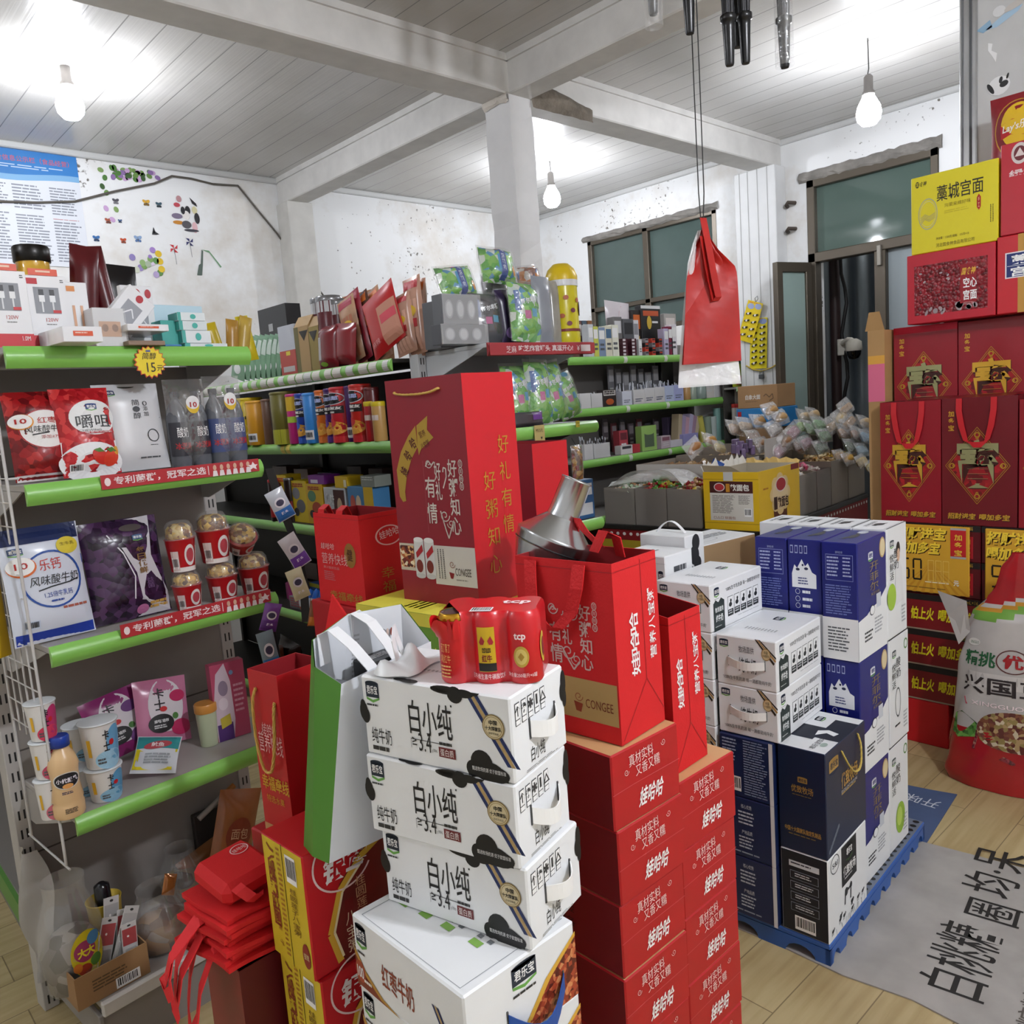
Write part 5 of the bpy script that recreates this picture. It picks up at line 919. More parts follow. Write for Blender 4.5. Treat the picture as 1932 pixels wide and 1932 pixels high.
t = thing('kraft_carton', 'open kraft cardboard carton behind the gift bags, beside the door', 'carton', (XG+.06, 1.382, 0), 0); b = B(); shell(b, .2, .065, 1.63, M('#b08a5a', .75, var=.06), M('#8a6a44', .8)); fl3 = faces(.2, .065, 1.63)[0]; b.rect(fl3, .0, .08, 1, .17, '#d86a8a', 1); b.rect(fl3, .0, .06, 1, .08, '#d8a040', 1); b.build('box', t); B().add([(0, .075, 1.63), (0, 0, 1.63), (-.02, .01, 1.70), (-.02, .05, 1.70), (.003, .075, 1.63), (.003, 0, 1.63), (-.017, .01, 1.70), (-.017, .05, 1.70)], [(0, 1, 2, 3), (7, 6, 5, 4), (0, 4, 5, 1), (1, 5, 6, 2), (2, 6, 7, 3), (3, 7, 4, 0)], M('#b08a5a', .75)).build('flap', t)
SILV = M('#9c8a8c', .3, m=.5)
def hollow(b, FL, FRt, FT):
    b.rect(FL, .09, .17, .92, .88, VOR('deep_red_foil', ['#7a101c', '#8c1422', '#6c0e18', '#5c0c14'], 90, .25, .2), 1); q = random.Random(6)
    for i in range(16): x = .14+.72*q.random(); b.ell(FL, x, .76+.1*q.random()-(.15 if x > .8 else 0), .015+.02*q.random(), .03+.02*q.random(), SILV, 1.6, 12, q.uniform(-.6, .6))
    for i in range(10): b.ell(FL, .15+.7*q.random(), .26+.2*q.random(), .012, .02, SILV, 1.6, 8, q.random()*3)
    b.rect(FL, .62, .24, .80, .78, '#8e1220', 2); b.txt(FL, '国食神', .64, .29, .10, GT, .15, b=.02, e=3, sk=.2); b.txt(FL, '空心', .655, .43, .14, WH, .15, b=.02, e=3); b.txt(FL, '宫面', .655, .60, .14, WH, .15, b=.02, e=3); b.dash(FL, .66, .77, .80, .81, 2, '#c98a8c', 2, e=3)
carton('noodle_box', 'red noodle gift box with a dark foil window, under the yellow noodle box', (XG+.03, .985, 1.634), 0, .12, .298, .252, M('#b5162a', .4), hollow, 'noodle gift boxes', cat='gift box')
def yellow(b, FL, FRt, FT):
    k = '#22201a'; b.ell(FL, .08, .10, .025, .04, k, 1); b.txt(FL, '国', .062, .075, .05, '#d8c81e', .035, e=2); b.txt(FL, '食神', .11, .07, .06, k, .08, sk=.2, b=.01); b.txt(FL, '藁城宫面', .31, .17, .20, k, .53, b=.005); b.txt(FL, '沟渠来绵好味', .40, .41, .05, '#8a7a14', .30); b.dash(FL, .40, .5, .74, .55, 2, '#c4b41a', 2)
    b.ring(FL, .205, .50, .115, .20, .93, '#a8a890', 1.5, 40); b.ring(FL, .205, .50, .095, .165, .96, '#c8c4a0', 1.5, 40)
    for i in range(4): b.line(FL, [(.12, .54+.025*i), (.17, .50+.02*i), (.22, .535+.02*i), (.29, .50+.02*i)], .002, '#a09a6a', 2)
    b.poly(FL, [(.79, .38), (.812, .42), (.812, .54), (.79, .58), (.768, .54), (.768, .42)], '#a82018', 1.5); b.vtx(FL, '手工', .79, .42, .05, .07, '#e8d8a0', .02, e=2.5); b.txt(FL, '净含量：1350克 规格：135克×10', .30, .82, .035, '#6a5a10', .38); b.txt(FL, '河北国食神食品有限公司', .30, .90, .05, '#6a5a10', .44); b.dash(FL, .915, .54, .925, .76, 10, '#4a4410', 3, .8); b.dash(FL, .94, .54, .95, .76, 10, '#4a4410', 5, .8)
carton('noodle_box', 'bright yellow noodle gift box on top of the red one', (XG+.035, .978, 1.8868), -1, .085, .292, .275, M('#d9cb16', .4), yellow, 'noodle gift boxes', cat='gift box')
def fort(b, FL, FRt, FT): b.ell(FL, .27, .13, .12, .115, '#cfc4c0', 1); b.ell(FL, .27, .13, .085, .08, '#6a2a30', 1.6); b.poly(FL, [(.2, .16), (.27, .07), (.34, .16)], '#d8c8c4', 2.2); b.txt(FL, '绿堡村', .12, .30, .07, '#e4d0d0', .6, b=.02)
def gong(b, FL, FRt, FT): b.rect(FL, .30, 0, .62, 1, '#b98a3e', 1); b.rect(FL, .12, .22, .82, .55, '#e4dce0', 1.5); b.rect(FL, .14, .235, .80, .535, '#1d2f6a', 2); b.txt(FL, '藁城', .2, .26, .12, WH, .5, b=.02, e=3); b.txt(FL, '宫面', .2, .41, .12, WH, .5, b=.02, e=3); b.rect(FL, .15, .392, .79, .397, WH, 3)
carton('noodle_box', 'tall red gift box with a blue label on a gold band', (XG+.03, .765, 1.634), 0, .12, .215, .262, M('#bd1a26', .4), gong, 'noodle gift boxes', cat='gift box'); carton('noodle_box', 'tall red gift box with a pale round emblem, highest at the picture edge', (XG+.03, .755, 1.8975), 0, .10, .215, .30, M('#b3202e', .4), fort, 'noodle gift boxes', cat='gift box')
carton('noodle_box', 'plain red box behind the yellow noodle box, carrying the crisp bag', (XG+.155, .75, 1.628), 0, .12, .45, .50, M('#8c1420', .5), lambda *a: None, 'noodle gift boxes', cat='gift box')
# crisp bag
def pillow(b, W, H, T, m, nx=14, ny=16, back=None, seal=.05, pinch=.04):
    """a filled packet standing in the x-z plane, its front to -y; returns its front frame"""
    def th(x, y):
        e = min(1, max(0, (min(y, 1-y)-seal*.5)/.22)); return T/2*(max(0, math.sin(math.pi*min(1, max(0, x))))**.55)*(math.sin(e*math.pi/2)**.8 if e > 0 else 0)
    def P(x, y, s, e=0):
        wv = 1-pinch*math.sin(math.pi*y); return V3(((x-.5)*W*wv, s*(th(x, y)+e), H*(1-y)))
    b.grid(lambda u, v: P(u, v, -1), nx, ny, m, True, True); b.grid(lambda u, v: P(u, v, 1), nx, ny, back or m, True)
    return FP(lambda x, y, e: P(x, y, -1, e), W, H)
t = thing('crisp_bag', 'red crisp bag with a round yellow emblem standing on top of the gift boxes', 'snack bag', (XG+.20, .925, 2.129), -90); b = B(); fr = pillow(b, .26, .27, .07, M('#8e1c26', .3, var=.1))
b.ell(fr, .36, .45, .30, .36, '#b98a2c', 2); b.ell(fr, .36, .45, .285, .34, '#7a1620', 3); b.ell(fr, .38, .42, .235, .28, '#e0b822', 4); b.poly(fr, [(.14, .38), (.3, .33), (.5, .37), (.63, .33), (.62, .52), (.45, .56), (.28, .52), (.15, .56)], '#b5141f', 5); b.txt(fr, "Lay's乐事", .17, .38, .13, '#f4ece4', .44, b=.02, sk=.2, e=7, rot=-4); b.txt(fr, '墨西哥', .72, .42, .07, '#e4d0c0', .25, e=3); b.txt(fr, '鸡汁', .72, .52, .07, '#e4d0c0', .2, e=3); b.build('bag_body', t)
# bean flour sack
t = thing('bean_flour_sack', 'big plastic sack of bean flour with red top and base on the floor', 'sack', (3.05, .86, .002), -79)
def sw(v):
    for (a, x), (c, y) in zip(SP, SP[1:]):
        if a <= v <= c: f = (v-a)/(c-a); f = f*f*(3-2*f); return x+(y-x)*f
    return SP[-1][1]
SP = [(0, .198), (.04, .215), (.12, .205), (.3, .182), (.5, .168), (.66, .150), (.74, .125), (.80, .085), (.86, .060), (.93, .050), (1, .018)]
HS = .83
def sackp(x, v, s, e=0):
    a = math.pi*(1-x); w = sw(v); d = .085*(1-.55*v) if v < .75 else .035*(1.3-v); r = 1+.02*math.sin(9*a+14*v)+.015*math.sin(23*v+5*a)
    return V3(((w+e)*math.cos(a)*r+.03*max(0, v-.7), s*(d+e)*math.sin(a)*r, HS*v))
MET = CLEAR('sack_film', .0, .0); SACK = M('#b9b4b2', .25, var=.12, coat=.4); REDS = M('#a3121c', .22, var=.12, coat=.5)
def sc(u, v): 
    v = v+.02*math.sin(7*u); return REDS if v < .27 or v > .80 else (M('#b9822a', .3) if .765 < v < .785 else M('#6c9a3e', .3) if .735 < v <= .765 else SACK)
b = B(); b.grid(lambda u, v: sackp(u, v, -1), 40, 60, sc, True); b.grid(lambda u, v: sackp(u, v, 1), 24, 30, sc, True, True); fr = FP(lambda x, y, e: sackp(x, 1-y, -1, e), .38, HS)
gr = '#1f5a36'; b.rect(fr, .2, .50, .8, .56, M('#c4bfbc', .3), 1, 12); b.txt(fr, '精挑', .17, .41, .065, gr, .23, b=.02, e=4); b.ring(fr, .50, .44, .10, .05, .92, '#5a2a2a', 4); b.txt(fr, '优', .50, .41, .06, '#a01c22', .12, 'c', .03, e=4); b.txt(fr, '细选', .64, .42, .065, gr, .22, b=.02, e=4); b.txt(fr, '兴国豆腐', .16, .515, .075, '#2a2224', .74, b=.02, e=4); b.poly(fr, [(.2, .615), (.85, .63), (.83, .655), (.23, .645)], '#a0203a', 4); b.txt(fr, 'XINGGUODOUYE', .27, .622, .018, '#f0dce0', .5, e=7)
b.ell(fr, .52, .735, .22, .085, VOR('stew_photo', ['#7a4a34', '#a88a60', '#5a2a24', '#8d7a4a', '#c4b49a', '#6a3a30'], 80, .2), 4, 30); b.poly(fr, [(.10, .70), (.2, .68), (.30, .72), (.30, .78), (.18, .80), (.1, .78)], VOR('green_pods', ['#3f6a2c', '#55863a', '#2f5224', '#6a9a48'], 70, .25), 5); b.poly(fr, [(.3, .75), (.5, .73), (.75, .78), (.8, .86), (.5, .87), (.3, .83)], VOR('red_beans', ['#6a2028', '#8a343a', '#4a1418', '#9a6a58'], 140, .25), 5)
b.ell(fr, .23, .375, .05, .016, '#d8d4d0', 4); b.txt(fr, 'XINGGUO', .20, .37, .012, gr, .07, e=5); b.build('sack_body', t)
b = B(); b.add([(-.165, -.03, .50), (-.20, -.02, .60), (-.235, -.0, .68), (-.14, -.04, .66), (-.13, -.03, .55)], [(0, 1, 2, 3, 4)], SACK); b.add([(-.165, -.026, .50), (-.20, -.016, .60), (-.235, .004, .68), (-.14, -.036, .66), (-.13, -.026, .55)], [(4, 3, 2, 1, 0)], SACK); b.build('torn_corner', t)
# ================================================================ hanging things
HB = atd(1325, 434, 2.3)
t = thing('plastic_bag_bundle', 'bundle of red and white plastic carrier bags hanging on two strings', 'plastic bags', HB, -42)
def bagsheet(prof, d, y0, ph):
    def f(u, v):
        z = -v*d; 
        for (a, l, r), (c, l2, r2) in zip(prof, prof[1:]):
            if a <= v <= c: k = (v-a)/(c-a); x = (l+(l2-l)*k)*(1-u)+(r+(r2-r)*k)*u; break
        fold = .012*math.sin(math.pi*min(1, v*3))*math.sin(11*u+ph)*max(.12, 1-v*1.6); return (x, y0+fold+.008*math.sin(3*u+5*v+ph), z)
    return f
REDP = M('#b01f1a', .3, var=.15, bump=.3, bs=14); b = B()
pr = [(0, -.006, .006), (.06, -.012, .014), (.16, -.030, .035), (.30, -.045, .085), (.36, -.052, .088), (.8, -.068, .095), (1, -.075, .096)]
for y0, ph in ((-.012, 0), (-.004, 1.5)): b.grid(bagsheet(pr, .37, y0, ph), 20, 24, REDP)
b.build('red_bags', t); b = B(); pw_ = [(0, -.012, -.002), (.08, -.028, .006), (.2, -.045, .02), (.6, -.066, .08), (1, -.085, .094)]; b.grid(bagsheet(pw_, .435, .006, 3), 16, 24, CLEAR('white_bag_film', .55, .06, rough=.3)); b.grid(bagsheet(pw_, .43, .012, 4), 16, 24, CLEAR('white_bag_film', .55, .06, rough=.3)); b.build('white_bags', t)
B().strip([(.0, -.014, .03), (.01, -.03, -.06), (.02, -.035, -.14), (.03, -.03, -.19), (.022, -.025, -.20), (.008, -.025, -.12), (-.004, -.02, -.02)], (.010, .004, 0), REDP, .0015).build('hanging_loop', t)
b = B()
for dx in (-.006, .009): b.tube([(dx, 0, ZC-HB.z), (dx*1.1, 0, .4), (dx, 0, .1), (0, 0, -.03)], .0016, M('#2a2a2a', .7), 6)
b.build('strings', t)
def umb(label, px, pyt, t_, sleeve=0, handle=True, tilt=0):
    P = atd(px, pyt, t_); t = thing('folded_umbrella', label, 'umbrella', P, 20, 'folded umbrellas hanging under the ceiling'); L = ZC-P.z-.012; q = random.Random(px)
    if handle: B().lathe([(.0095, 0), (.011, .004), (.0145, .085), (.0155, .10), (.019, .102), (.0195, .114), (.012, .118)], M('#101012', .3), 18).build('handle', t)
    B().grid(lambda u, v: ((.012+.006*math.sin(math.pi*v)+.003*math.cos(u*12*math.pi))*math.cos(2*math.pi*u), (.012+.006*math.sin(math.pi*v)+.003*math.cos(u*12*math.pi))*math.sin(2*math.pi*u), .118+(L-.16)*v), 36, 8, M('#1c1c20', .45)).build('folded_cloth', t)
    B().tube([(0, 0, L-.06), (0, 0, L+.012)], .003, M('#888888', .3, m=.8)).build('hook', t)
    if sleeve: B().grid(lambda u, v: ((.022+.002*math.sin(9*u))*math.cos(2*math.pi*u)*(1-.1*v), (.022+.002*math.sin(7*u+1))*math.sin(2*math.pi*u)*(1-.1*v), sleeve+(.5-sleeve)*v), 20, 6, FILM).build('plastic_sleeve', t)
for lb, px, py_, dt, sl in (('black umbrella in a clear sleeve, by itself at the end near the pillar', 1233, 28, 2.02, -.028), ('black umbrella hanging right above the red bag strings', 1302, 64, 2.0, 0), ('black umbrella of the cluster of three, longest and on the string side', 1377, 124, 2.0, 0), ('black umbrella of the cluster of three, shorter and between the others', 1392, 90, 2.05, 0), ('black umbrella of the cluster of three, on the door side', 1407, 120, 2.02, 0), ('black umbrella half inside a clear sleeve, next to the cluster of three', 1481, 128, 2.0, .004)): umb(lb, px, py_, dt, sl)
P = atd(1637, 76, 2.05); t = thing('folded_umbrella', 'umbrella tip wrapped in clear plastic, above the bulb by the door', 'umbrella', P, 0, 'folded umbrellas hanging under the ceiling'); L = ZC-P.z
B().lathe([(.004, 0), (.014, .11), (.016, .3)], FILM, 16).build('plastic_sleeve', t); B().lathe([(.006, .1), (.013, .16), (.014, L-.02), (.003, L-.01), (.003, L)], M('#1c1c20', .5), 12).build('folded_cloth', t)
# battery cards on the column
def card(label, px, py_, rot, hh, wd, rows):
    P = atx(px, py_, 4.984); t = thing('battery_card', label, 'battery card', P, -90, 'battery cards hanging on the column', rot=(0, R_(rot), R_(-90))); b = B().box(-wd/2, -.002, -hh, wd/2, 0, 0, M('#e2d01e', .35)); fr = FR((-wd/2, -.002, 0), (1, 0, 0), (0, 0, -1), wd, hh)
    b.ell(fr, .3, .07, .22, .055, '#8a9ac8', 1.4); b.ell(fr, .75, .07, .22, .055, '#8a9ac8', 1.4); b.dash(fr, .1, .015, .9, .03, 1, '#c0282a', 2); b.build('card', t)
    bb = B()
    for i in range(rows):
        for x in (.28, .74): z = -hh*(.16+.82*i/rows)-.008; X = (x-.5)*wd; bb.tube([(X-wd*.14, -.006, z-.006), (X+wd*.14, -.006, z+.006)], .006, M('#3a3428', .25, m=.6), 8); bb.box(X-wd*.05, -.013, z-.007, X+wd*.05, -.009, z+.006, '#e8e4dc')
    bb.build('battery_row', t)['kind'] = 'stuff'
card('yellow battery card hanging upright and behind on the white column', 1432, 600, 3, .33, .125, 7); 
for o in list(COL.objects)[-3:]: pass
P = atx(1428, 562, 4.970); t = thing('battery_card', 'yellow battery card hanging tilted in front of the other on the column', 'battery card', P, -90, 'battery cards hanging on the column', rot=(0, R_(20), R_(-90))); wd, hh = .115, .29
b = B().box(-wd/2, -.002, -hh, wd/2, 0, -.025, M('#e2c61e', .35)); fr = FR((-wd/2, -.002, -.025), (1, 0, 0), (0, 0, -1), wd, hh-.025); b.ell(fr, .28, .13, .22, .07, '#9aa6cc', 1.4); b.ell(fr, .75, .10, .22, .07, '#9aa6cc', 1.4); b.dash(fr, .1, .03, .9, .06, 1, '#c0282a', 2); b.build('card', t); bb = B()
for i in range(4):
    for x in (.28, .74): z = -.025-(hh-.025)*(.28+.7*i/4)-.008; X = (x-.5)*wd; bb.tube([(X-.016, -.006, z-.006), (X+.016, -.006, z+.006)], .006, M('#3a3428', .25, m=.6), 8); bb.box(X-.006, -.013, z-.007, X+.006, -.009, z+.006, '#e8e4dc')
o = bb.build('battery_row', t); o['kind'] = 'stuff'; B().tube([(0, -.001, -.028), (-.012, -.003, -.005), (0, -.002, .012), (.012, -.003, -.005), (0, -.001, -.028)], .0025, M('#9a9a9a', .3, m=.8)).build('ring', t)
tag(B().tube([atx(x, y, 4.98) for x, y in ((1408, 690), (1420, 697), (1437, 700), (1455, 694))]+[V3((4.99, 2.76, 1.60)), V3((5.05, 2.74, 1.59))], .005, M('#b8a03a', .5)).build('yellow_wire'), 'thin yellow wire strung round the white column below the battery cards', 'wire')
P = atx(1437, 706, 4.982); t = thing('padlock', 'small grey padlock hanging on the white column', 'padlock', P, -90); B().box(-.018, -.012, -.03, .018, .004, .0, M('#6a6c70', .35, m=.6), .004).build('body', t); B().tube([(-.011, -.004, 0), (-.011, -.004, .02), (0, -.004, .03), (.011, -.004, .02), (.011, -.004, 0)], .003, M('#8a8c8f', .3, m=.8)).build('shackle', t)
tag(B().tube([V3((5.11, 2.76, 2.42)), V3((5.06, 2.74, 2.42)), V3((5.04, 2.72, 2.43)), V3((5.1, 2.70, 2.43))], .012, M('#4a4038', .7)).build('wall_bracket'), 'upper rusty bracket on the wall beside the white column', 'bracket', 'rusty brackets by the column'); tag(B().tube([V3((5.11, 2.76, 2.58)), V3((5.06, 2.74, 2.58)), V3((5.04, 2.72, 2.59)), V3((5.1, 2.70, 2.59))], .012, M('#4a4038', .7)).build('wall_bracket'), 'higher rusty bracket near the ceiling beside the white column', 'bracket', 'rusty brackets by the column')
# ================================================================ shelf units
STEEL = M('#a9a5a1', .4, var=.04); PANEL = M('#8d8884', .5, var=.05); GREENR = M('#84c25a', .32, coat=.3)
def rail(t, W, zb, m=GREENR, h=.046, tags=None, bulge=.013):
    b = B(); n = 6
    b.grid(lambda u, v: (W*u, -bulge*math.sin(math.pi*v)**.8-.001, zb+h*v), 1, n, m, True, True); b.add([(0, 0, zb), (W, 0, zb), (W, 0, zb+h), (0, 0, zb+h)], [(3, 2, 1, 0)], m)
    for x in (0, W): b.add([(x, 0, zb)]+[(x, -bulge*math.sin(math.pi*v/n)**.8-.001, zb+h*v/n) for v in range(n+1)]+[(x, 0, zb+h)], [tuple(range(n+3))], m)
    fr = FP(lambda x, y, e: V3((W*x, -bulge*math.sin(math.pi*(1-y))**.8-.0015-e, zb+h*(1-y))), W, h)
    for x0, x1, c in tags or (): b.rect(fr, x0, .08, x1, .92, c, 2, 1, 5)
    return b.build('price_rail', t)
def shelf(t, W, D, zb, m=STEEL, rm=GREENR, tags=None, h=.046, br=True):
    b = B().box(0, 0, zb+h-.016, W, D, zb+h-.001, m, .002)
    if br:
        for x in (.0, W-.004): extr(b, [(0.02, zb+h-.016), (D, zb+h-.016), (D, zb-.06), (D-.04, zb-.06), (.08, zb+.008)], lambda y, z, s, x=x: (x+.004*s, y, z), m)
    s = b.build('shelf', t); rail(s, W, zb, rm, h, tags); return s
def uprights(t, W, D, H, xs=None, m='#b5b2af'):
    for x in xs or (-.036, W):
        b = B().box(x, D-.004, 0, x+.036, D+.05, H, M(m, .4), .002); fr = FR((x, D-.004, H), (1, 0, 0), (0, 0, -1), .036, H)
        for i in range(int(H/.05)):
            for f in (.28, .62): b.rect(fr, f, (i*.05+.01)/H, f+.12, (i*.05+.034)/H, '#1b1b1c', 1)
        b.build('upright', t)
LW_, LD = .556, .33
LO = V3((.403, 1.959, 0)); ZR = (1.598, 1.310, .957, .567)
L = thing('shelf_unit', 'white steel end shelf with four green-edged tiers of yogurt and chargers', 'shelf', LO, 5)
for z in ZR: shelf(L, LW_, LD, z)
uprights(L, LW_, LD, 1.70)
b = B().box(0, LD, .12, LW_, LD+.012, 1.62, PANEL); fr = FR((0, LD, 1.62), (1, 0, 0), (0, 0, -1), LW_, 1.5)
for z in (.17, .44, .62, .80): b.rect(fr, 0, z, 1, z+.003, '#4b4744', 1)
b.build('back_panel', L)
b = B().box(0, 0, .135, LW_, LD, .155, STEEL, .003); b.box(-.004, -.012, .128, LW_+.004, .004, .162, M('#c9c7c4', .4), .003); b.box(0, .012, 0, LW_, .028, .13, M('#8f8b88', .45)); b.box(-.012, .0, .05, -.001, LD+.04, .13, M('#8f8b88', .45), .002); b.build('base_deck', L)
LP = PL(LO, 5); DZ = [z+.0455 for z in ZR]+[.1555]
# wire side rack
t = thing('wire_rack', 'white wire side rack hung on the end of the yogurt shelf', 'rack', LO, 5); WM = M('#c6c4c2', .35)
b = B()
for i in range(6): y = .02+i*.045; b.tube([(-.024, y, .78 if 0 < i < 5 else .50), (-.024, y, 1.80)], .0022 if 0 < i < 5 else .0032, WM, 6)
for k in range(20): z = .80+k*.052; b.tube([(-.024, .02, z), (-.024, .245, z)], .0016, WM, 6)
b.tube([(-.024, .0, .50), (-.024, .265, .50)], .0026, WM, 6)
for z in (1.66, 1.37, .62): b.tube([(-.024, .03, z), (.0, .03, z)], .003, WM, 6)
b.build('wires', t)
for z in (1.4, 1.25): pass
t = thing('hanging_packet', 'yellow packet hanging on the wire rack beside the yogurt shelf', 'packet', LO+V3((-.075, .10, .98)), 30); b = B(); fr = pillow(b, .06, .40, .012, M('#c9a41e', .3)); b.ell(fr, .5, .3, .3, .1, '#8a6a1a', 2); b.build('packet_body', t)
for k in range(3): B().tube([(0, 0, .40+.0), (.02, 0, .43)], .002, WM, 6) if k else B().tube([(0, 0, .395), (0, .0, .42), (.05, -.03, .43)], .002, WM, 6).build('hook', t)
# the gondola behind it
t = thing('gondola', 'long shelf gondola running to the far wall behind the yogurt shelf', 'shelf', (.43, 2.352, 0), 0)
B().box(.20, 0, .12, .24, 2.3, 1.60, PANEL).build('middle_panel', t)
for z in (.57, 1.0, 1.64):
    b = B().box(-.03, 0.03, z, .48, 2.3, z+.014, STEEL, .002); b.box(-.045, .03, z-.03, -.03, 2.3, z+.014, GREENR, .003); b.build('shelf', t)
b = B().box(-.05, .03, 0, .48, 2.3, .14, M('#8b8784', .5)); b.box(-.062, .03, .06, -.05, 2.3, .13, M('#5f9a45', .4)); b.build('base_deck', t)
for z, lb in ((.145, 'crumpled clear bag of brown goods on the low side of the gondola'), (.60, 'brown packet on the middle side shelf of the gondola')):
    P = V3((.50, 2.46, z)); t2 = thing('packet', lb, 'packet', P, -70); b = B(); fr = pillow(b, .16, .26, .09, VOR('brown_goods', ['#3a2c26', '#57433a', '#2a201c', '#6b5a50'], 22, .25, noise=True)); b.build('packet_body', t2)
t2 = thing('plastic_bag', 'limp whitish plastic bag hanging off the side of the yogurt shelf', 'plastic bag', V3((.352, 2.235, .02)), -60); b = B(); b.grid(lambda u, v: ((u-.5)*(.06+.05*math.sin(math.pi*v)), .012*math.sin(6*u+8*v)-.02*math.sin(math.pi*u), .34*(1-v)+.1), 12, 14, M('#a7a5a3', .35)); b.build('bag_body', t2)
# ---- things with a place on a shelf
def put(name, label, cat, plane, xl, xr, yt, yb, z, d=.03, group=None, lean=0, roll=0, turn=0):
    c, wd, h = plane.fit(xl, xr, yt, yb, d, z)
    return thing(name, label, cat, c+V3((0, 0, .0005+wd*.5*abs(math.sin(R_(roll)))+(.02*math.sin(R_(lean)) if lean else 0))), plane.rz, group, (R_(-lean), R_(roll), R_(plane.rz+turn))), wd, h
def pouch(label, xl, xr, yt, yb, zi, m, deco, d=.05, T=.05, lean=7, roll=0, name='pouch', cat='food pouch', plane=None, z=None, group=None, turn=0, pinch=.03):
    t, wd, h = put(name, label, cat, plane or LP, xl, xr, yt, yb, DZ[zi] if z is None else z, d, group, lean, roll, turn)
    b = B(); fr = pillow(b, wd, h, T, m, 14, 18, pinch=pinch); deco(b, fr); b.build('pouch_body', t); return t, wd, h
def boxy(name, label, cat, plane, xl, xr, yt, yb, z, m, art=None, dep=.04, d=.03, group=None, c=.001, turn=0, roll=0, mats=None):
    t, wd, h = put(name, label, cat, plane, xl, xr, yt, yb, z, d, group, turn=turn, roll=roll); b = B().box(-wd/2, 0, 0, wd/2, dep, h, m, c, mats); fr = FR((-wd/2, 0, h), (1, 0, 0), (0, 0, -1), wd, h)
    if art: art(b, fr)
    b.build('box', t); return t, wd, h
HOLE = '#4a4240'
def dates(b, f):
    b.ell(f, .52, .44, .40, .22, '#e8e6e4', 2, 34); b.ring(f, .52, .44, .40, .22, .95, '#a81a22', 3); b.ell(f, .18, .35, .17, .085, '#d88a20', 4); b.ell(f, .17, .345, .16, .078, '#f0eeec', 5); b.txt(f, '10', .09, .315, .055, '#a8201c', .16, b=.02, e=7)
    b.txt(f, '红枣', .40, .31, .07, '#b02a1c', .30, b=.01, e=4); b.txt(f, '风味酸牛奶', .20, .40, .08, '#23201f', .62, e=4, sk=.15); b.txt(f, '添加≥7%', .42, .51, .04, '#b02a2a', .3, e=4); b.line(f, [(.3, .50), (.5, .485), (.8, .46), (.84, .44)], .003, '#23201f', 4)
    b.rect(f, 0.02, .93, .98, 1, '#d8d2d2', 2, 10, 2)
DATE = VOR('date_print', ['#7a1216', '#96181c', '#5e0c12', '#b02a28', '#6e1014', '#8a1418'], 60, .25, .1); STRAW = VOR('strawberry_print', ['#b8222a', '#98161e', '#cc3a3a', '#a81c22'], 75, .25, .1); GRAPE = VOR('grape_print', ['#2a1830', '#3e2444', '#1c1022', '#4e3056', '#33203c'], 60, .25, .1)
SILVER = M('#d9dadc', .22, m=.35, var=.06)
pouch('big dark red pouch of date yogurt on the second tier', 34, 160, 738, 922, 1, DATE, dates, .06, .06)
def straw(b, f):
    b.ell(f, .62, .35, .42, .20, '#e4e4e4', 2, 30); badge(b, f, .50, .20, .2, .08, '#1d3a7a', e=3); b.txt(f, '嚼咀', .30, .32, .15, '#2a2b2e', .62, e=4); b.txt(f, 'CHEWING', .32, .485, .02, '#4a4a4a', .4, e=4); b.rect(f, .30, .51, .98, .535, '#b8242e', 4, 6, 1); b.txt(f, '嚼着吃的酸奶', .42, .512, .018, WH, .5, e=6)
    b.ell(f, .5, .85, .55, .22, '#e6e6e8', 1.5, 30); b.poly(f, [(.02, .6), (.3, .68), (.5, .7), (.98, .62), (.98, .98), (.02, .98)], '#e6e6e8', 2); b.ell(f, .62, .80, .15, .085, '#c8281e', 4, 20, .3); b.ell(f, .82, .82, .16, .09, '#d23a22', 5, 20, -.3); b.poly(f, [(.5, .72), (.62, .70), (.7, .75), (.58, .75)], '#4a7a2a', 6); b.poly(f, [(.74, .72), (.86, .70), (.94, .75), (.8, .76)], '#4a7a2a', 6); b.ell(f, .95, .74, .06, .05, '#d8a02a', 4.5); b.bars(f, .1, .86, .34, .95, 4)
pouch('strawberry yogurt pouch with a white oval on the second tier', 126, 236, 732, 928, 1, STRAW, straw, .035, .05)
def plain(b, f):
    badge(b, f, .12, .08, .17, .07, '#22345a', e=2); b.vtx(f, '简·醇', .55, .20, .07, .075, '#3a3d42', .12, e=3); b.vtx(f, '0添加', .70, .22, .055, .06, '#3a3d42', .08, e=3); b.line(f, [(.1, .42), (.95, .41)], .0015, '#8a8c90', 3); b.ring(f, .76, .62, .10, .075, .86, '#35383c', 3); b.dash(f, .68, .725, .86, .735, 1, '#55585c', 2, .8, 3); b.dash(f, .5, .86, .85, .88, 1, '#55585c', 3, .8, 3); b.ell(f, .5, .035, .13, .02, '#3b3836', 3)
pouch('plain white yogurt pouch with a printed ring on the second tier', 206, 328, 724, 912, 1, M('#d2d3d6', .3, var=.06), plain, .055, .05)
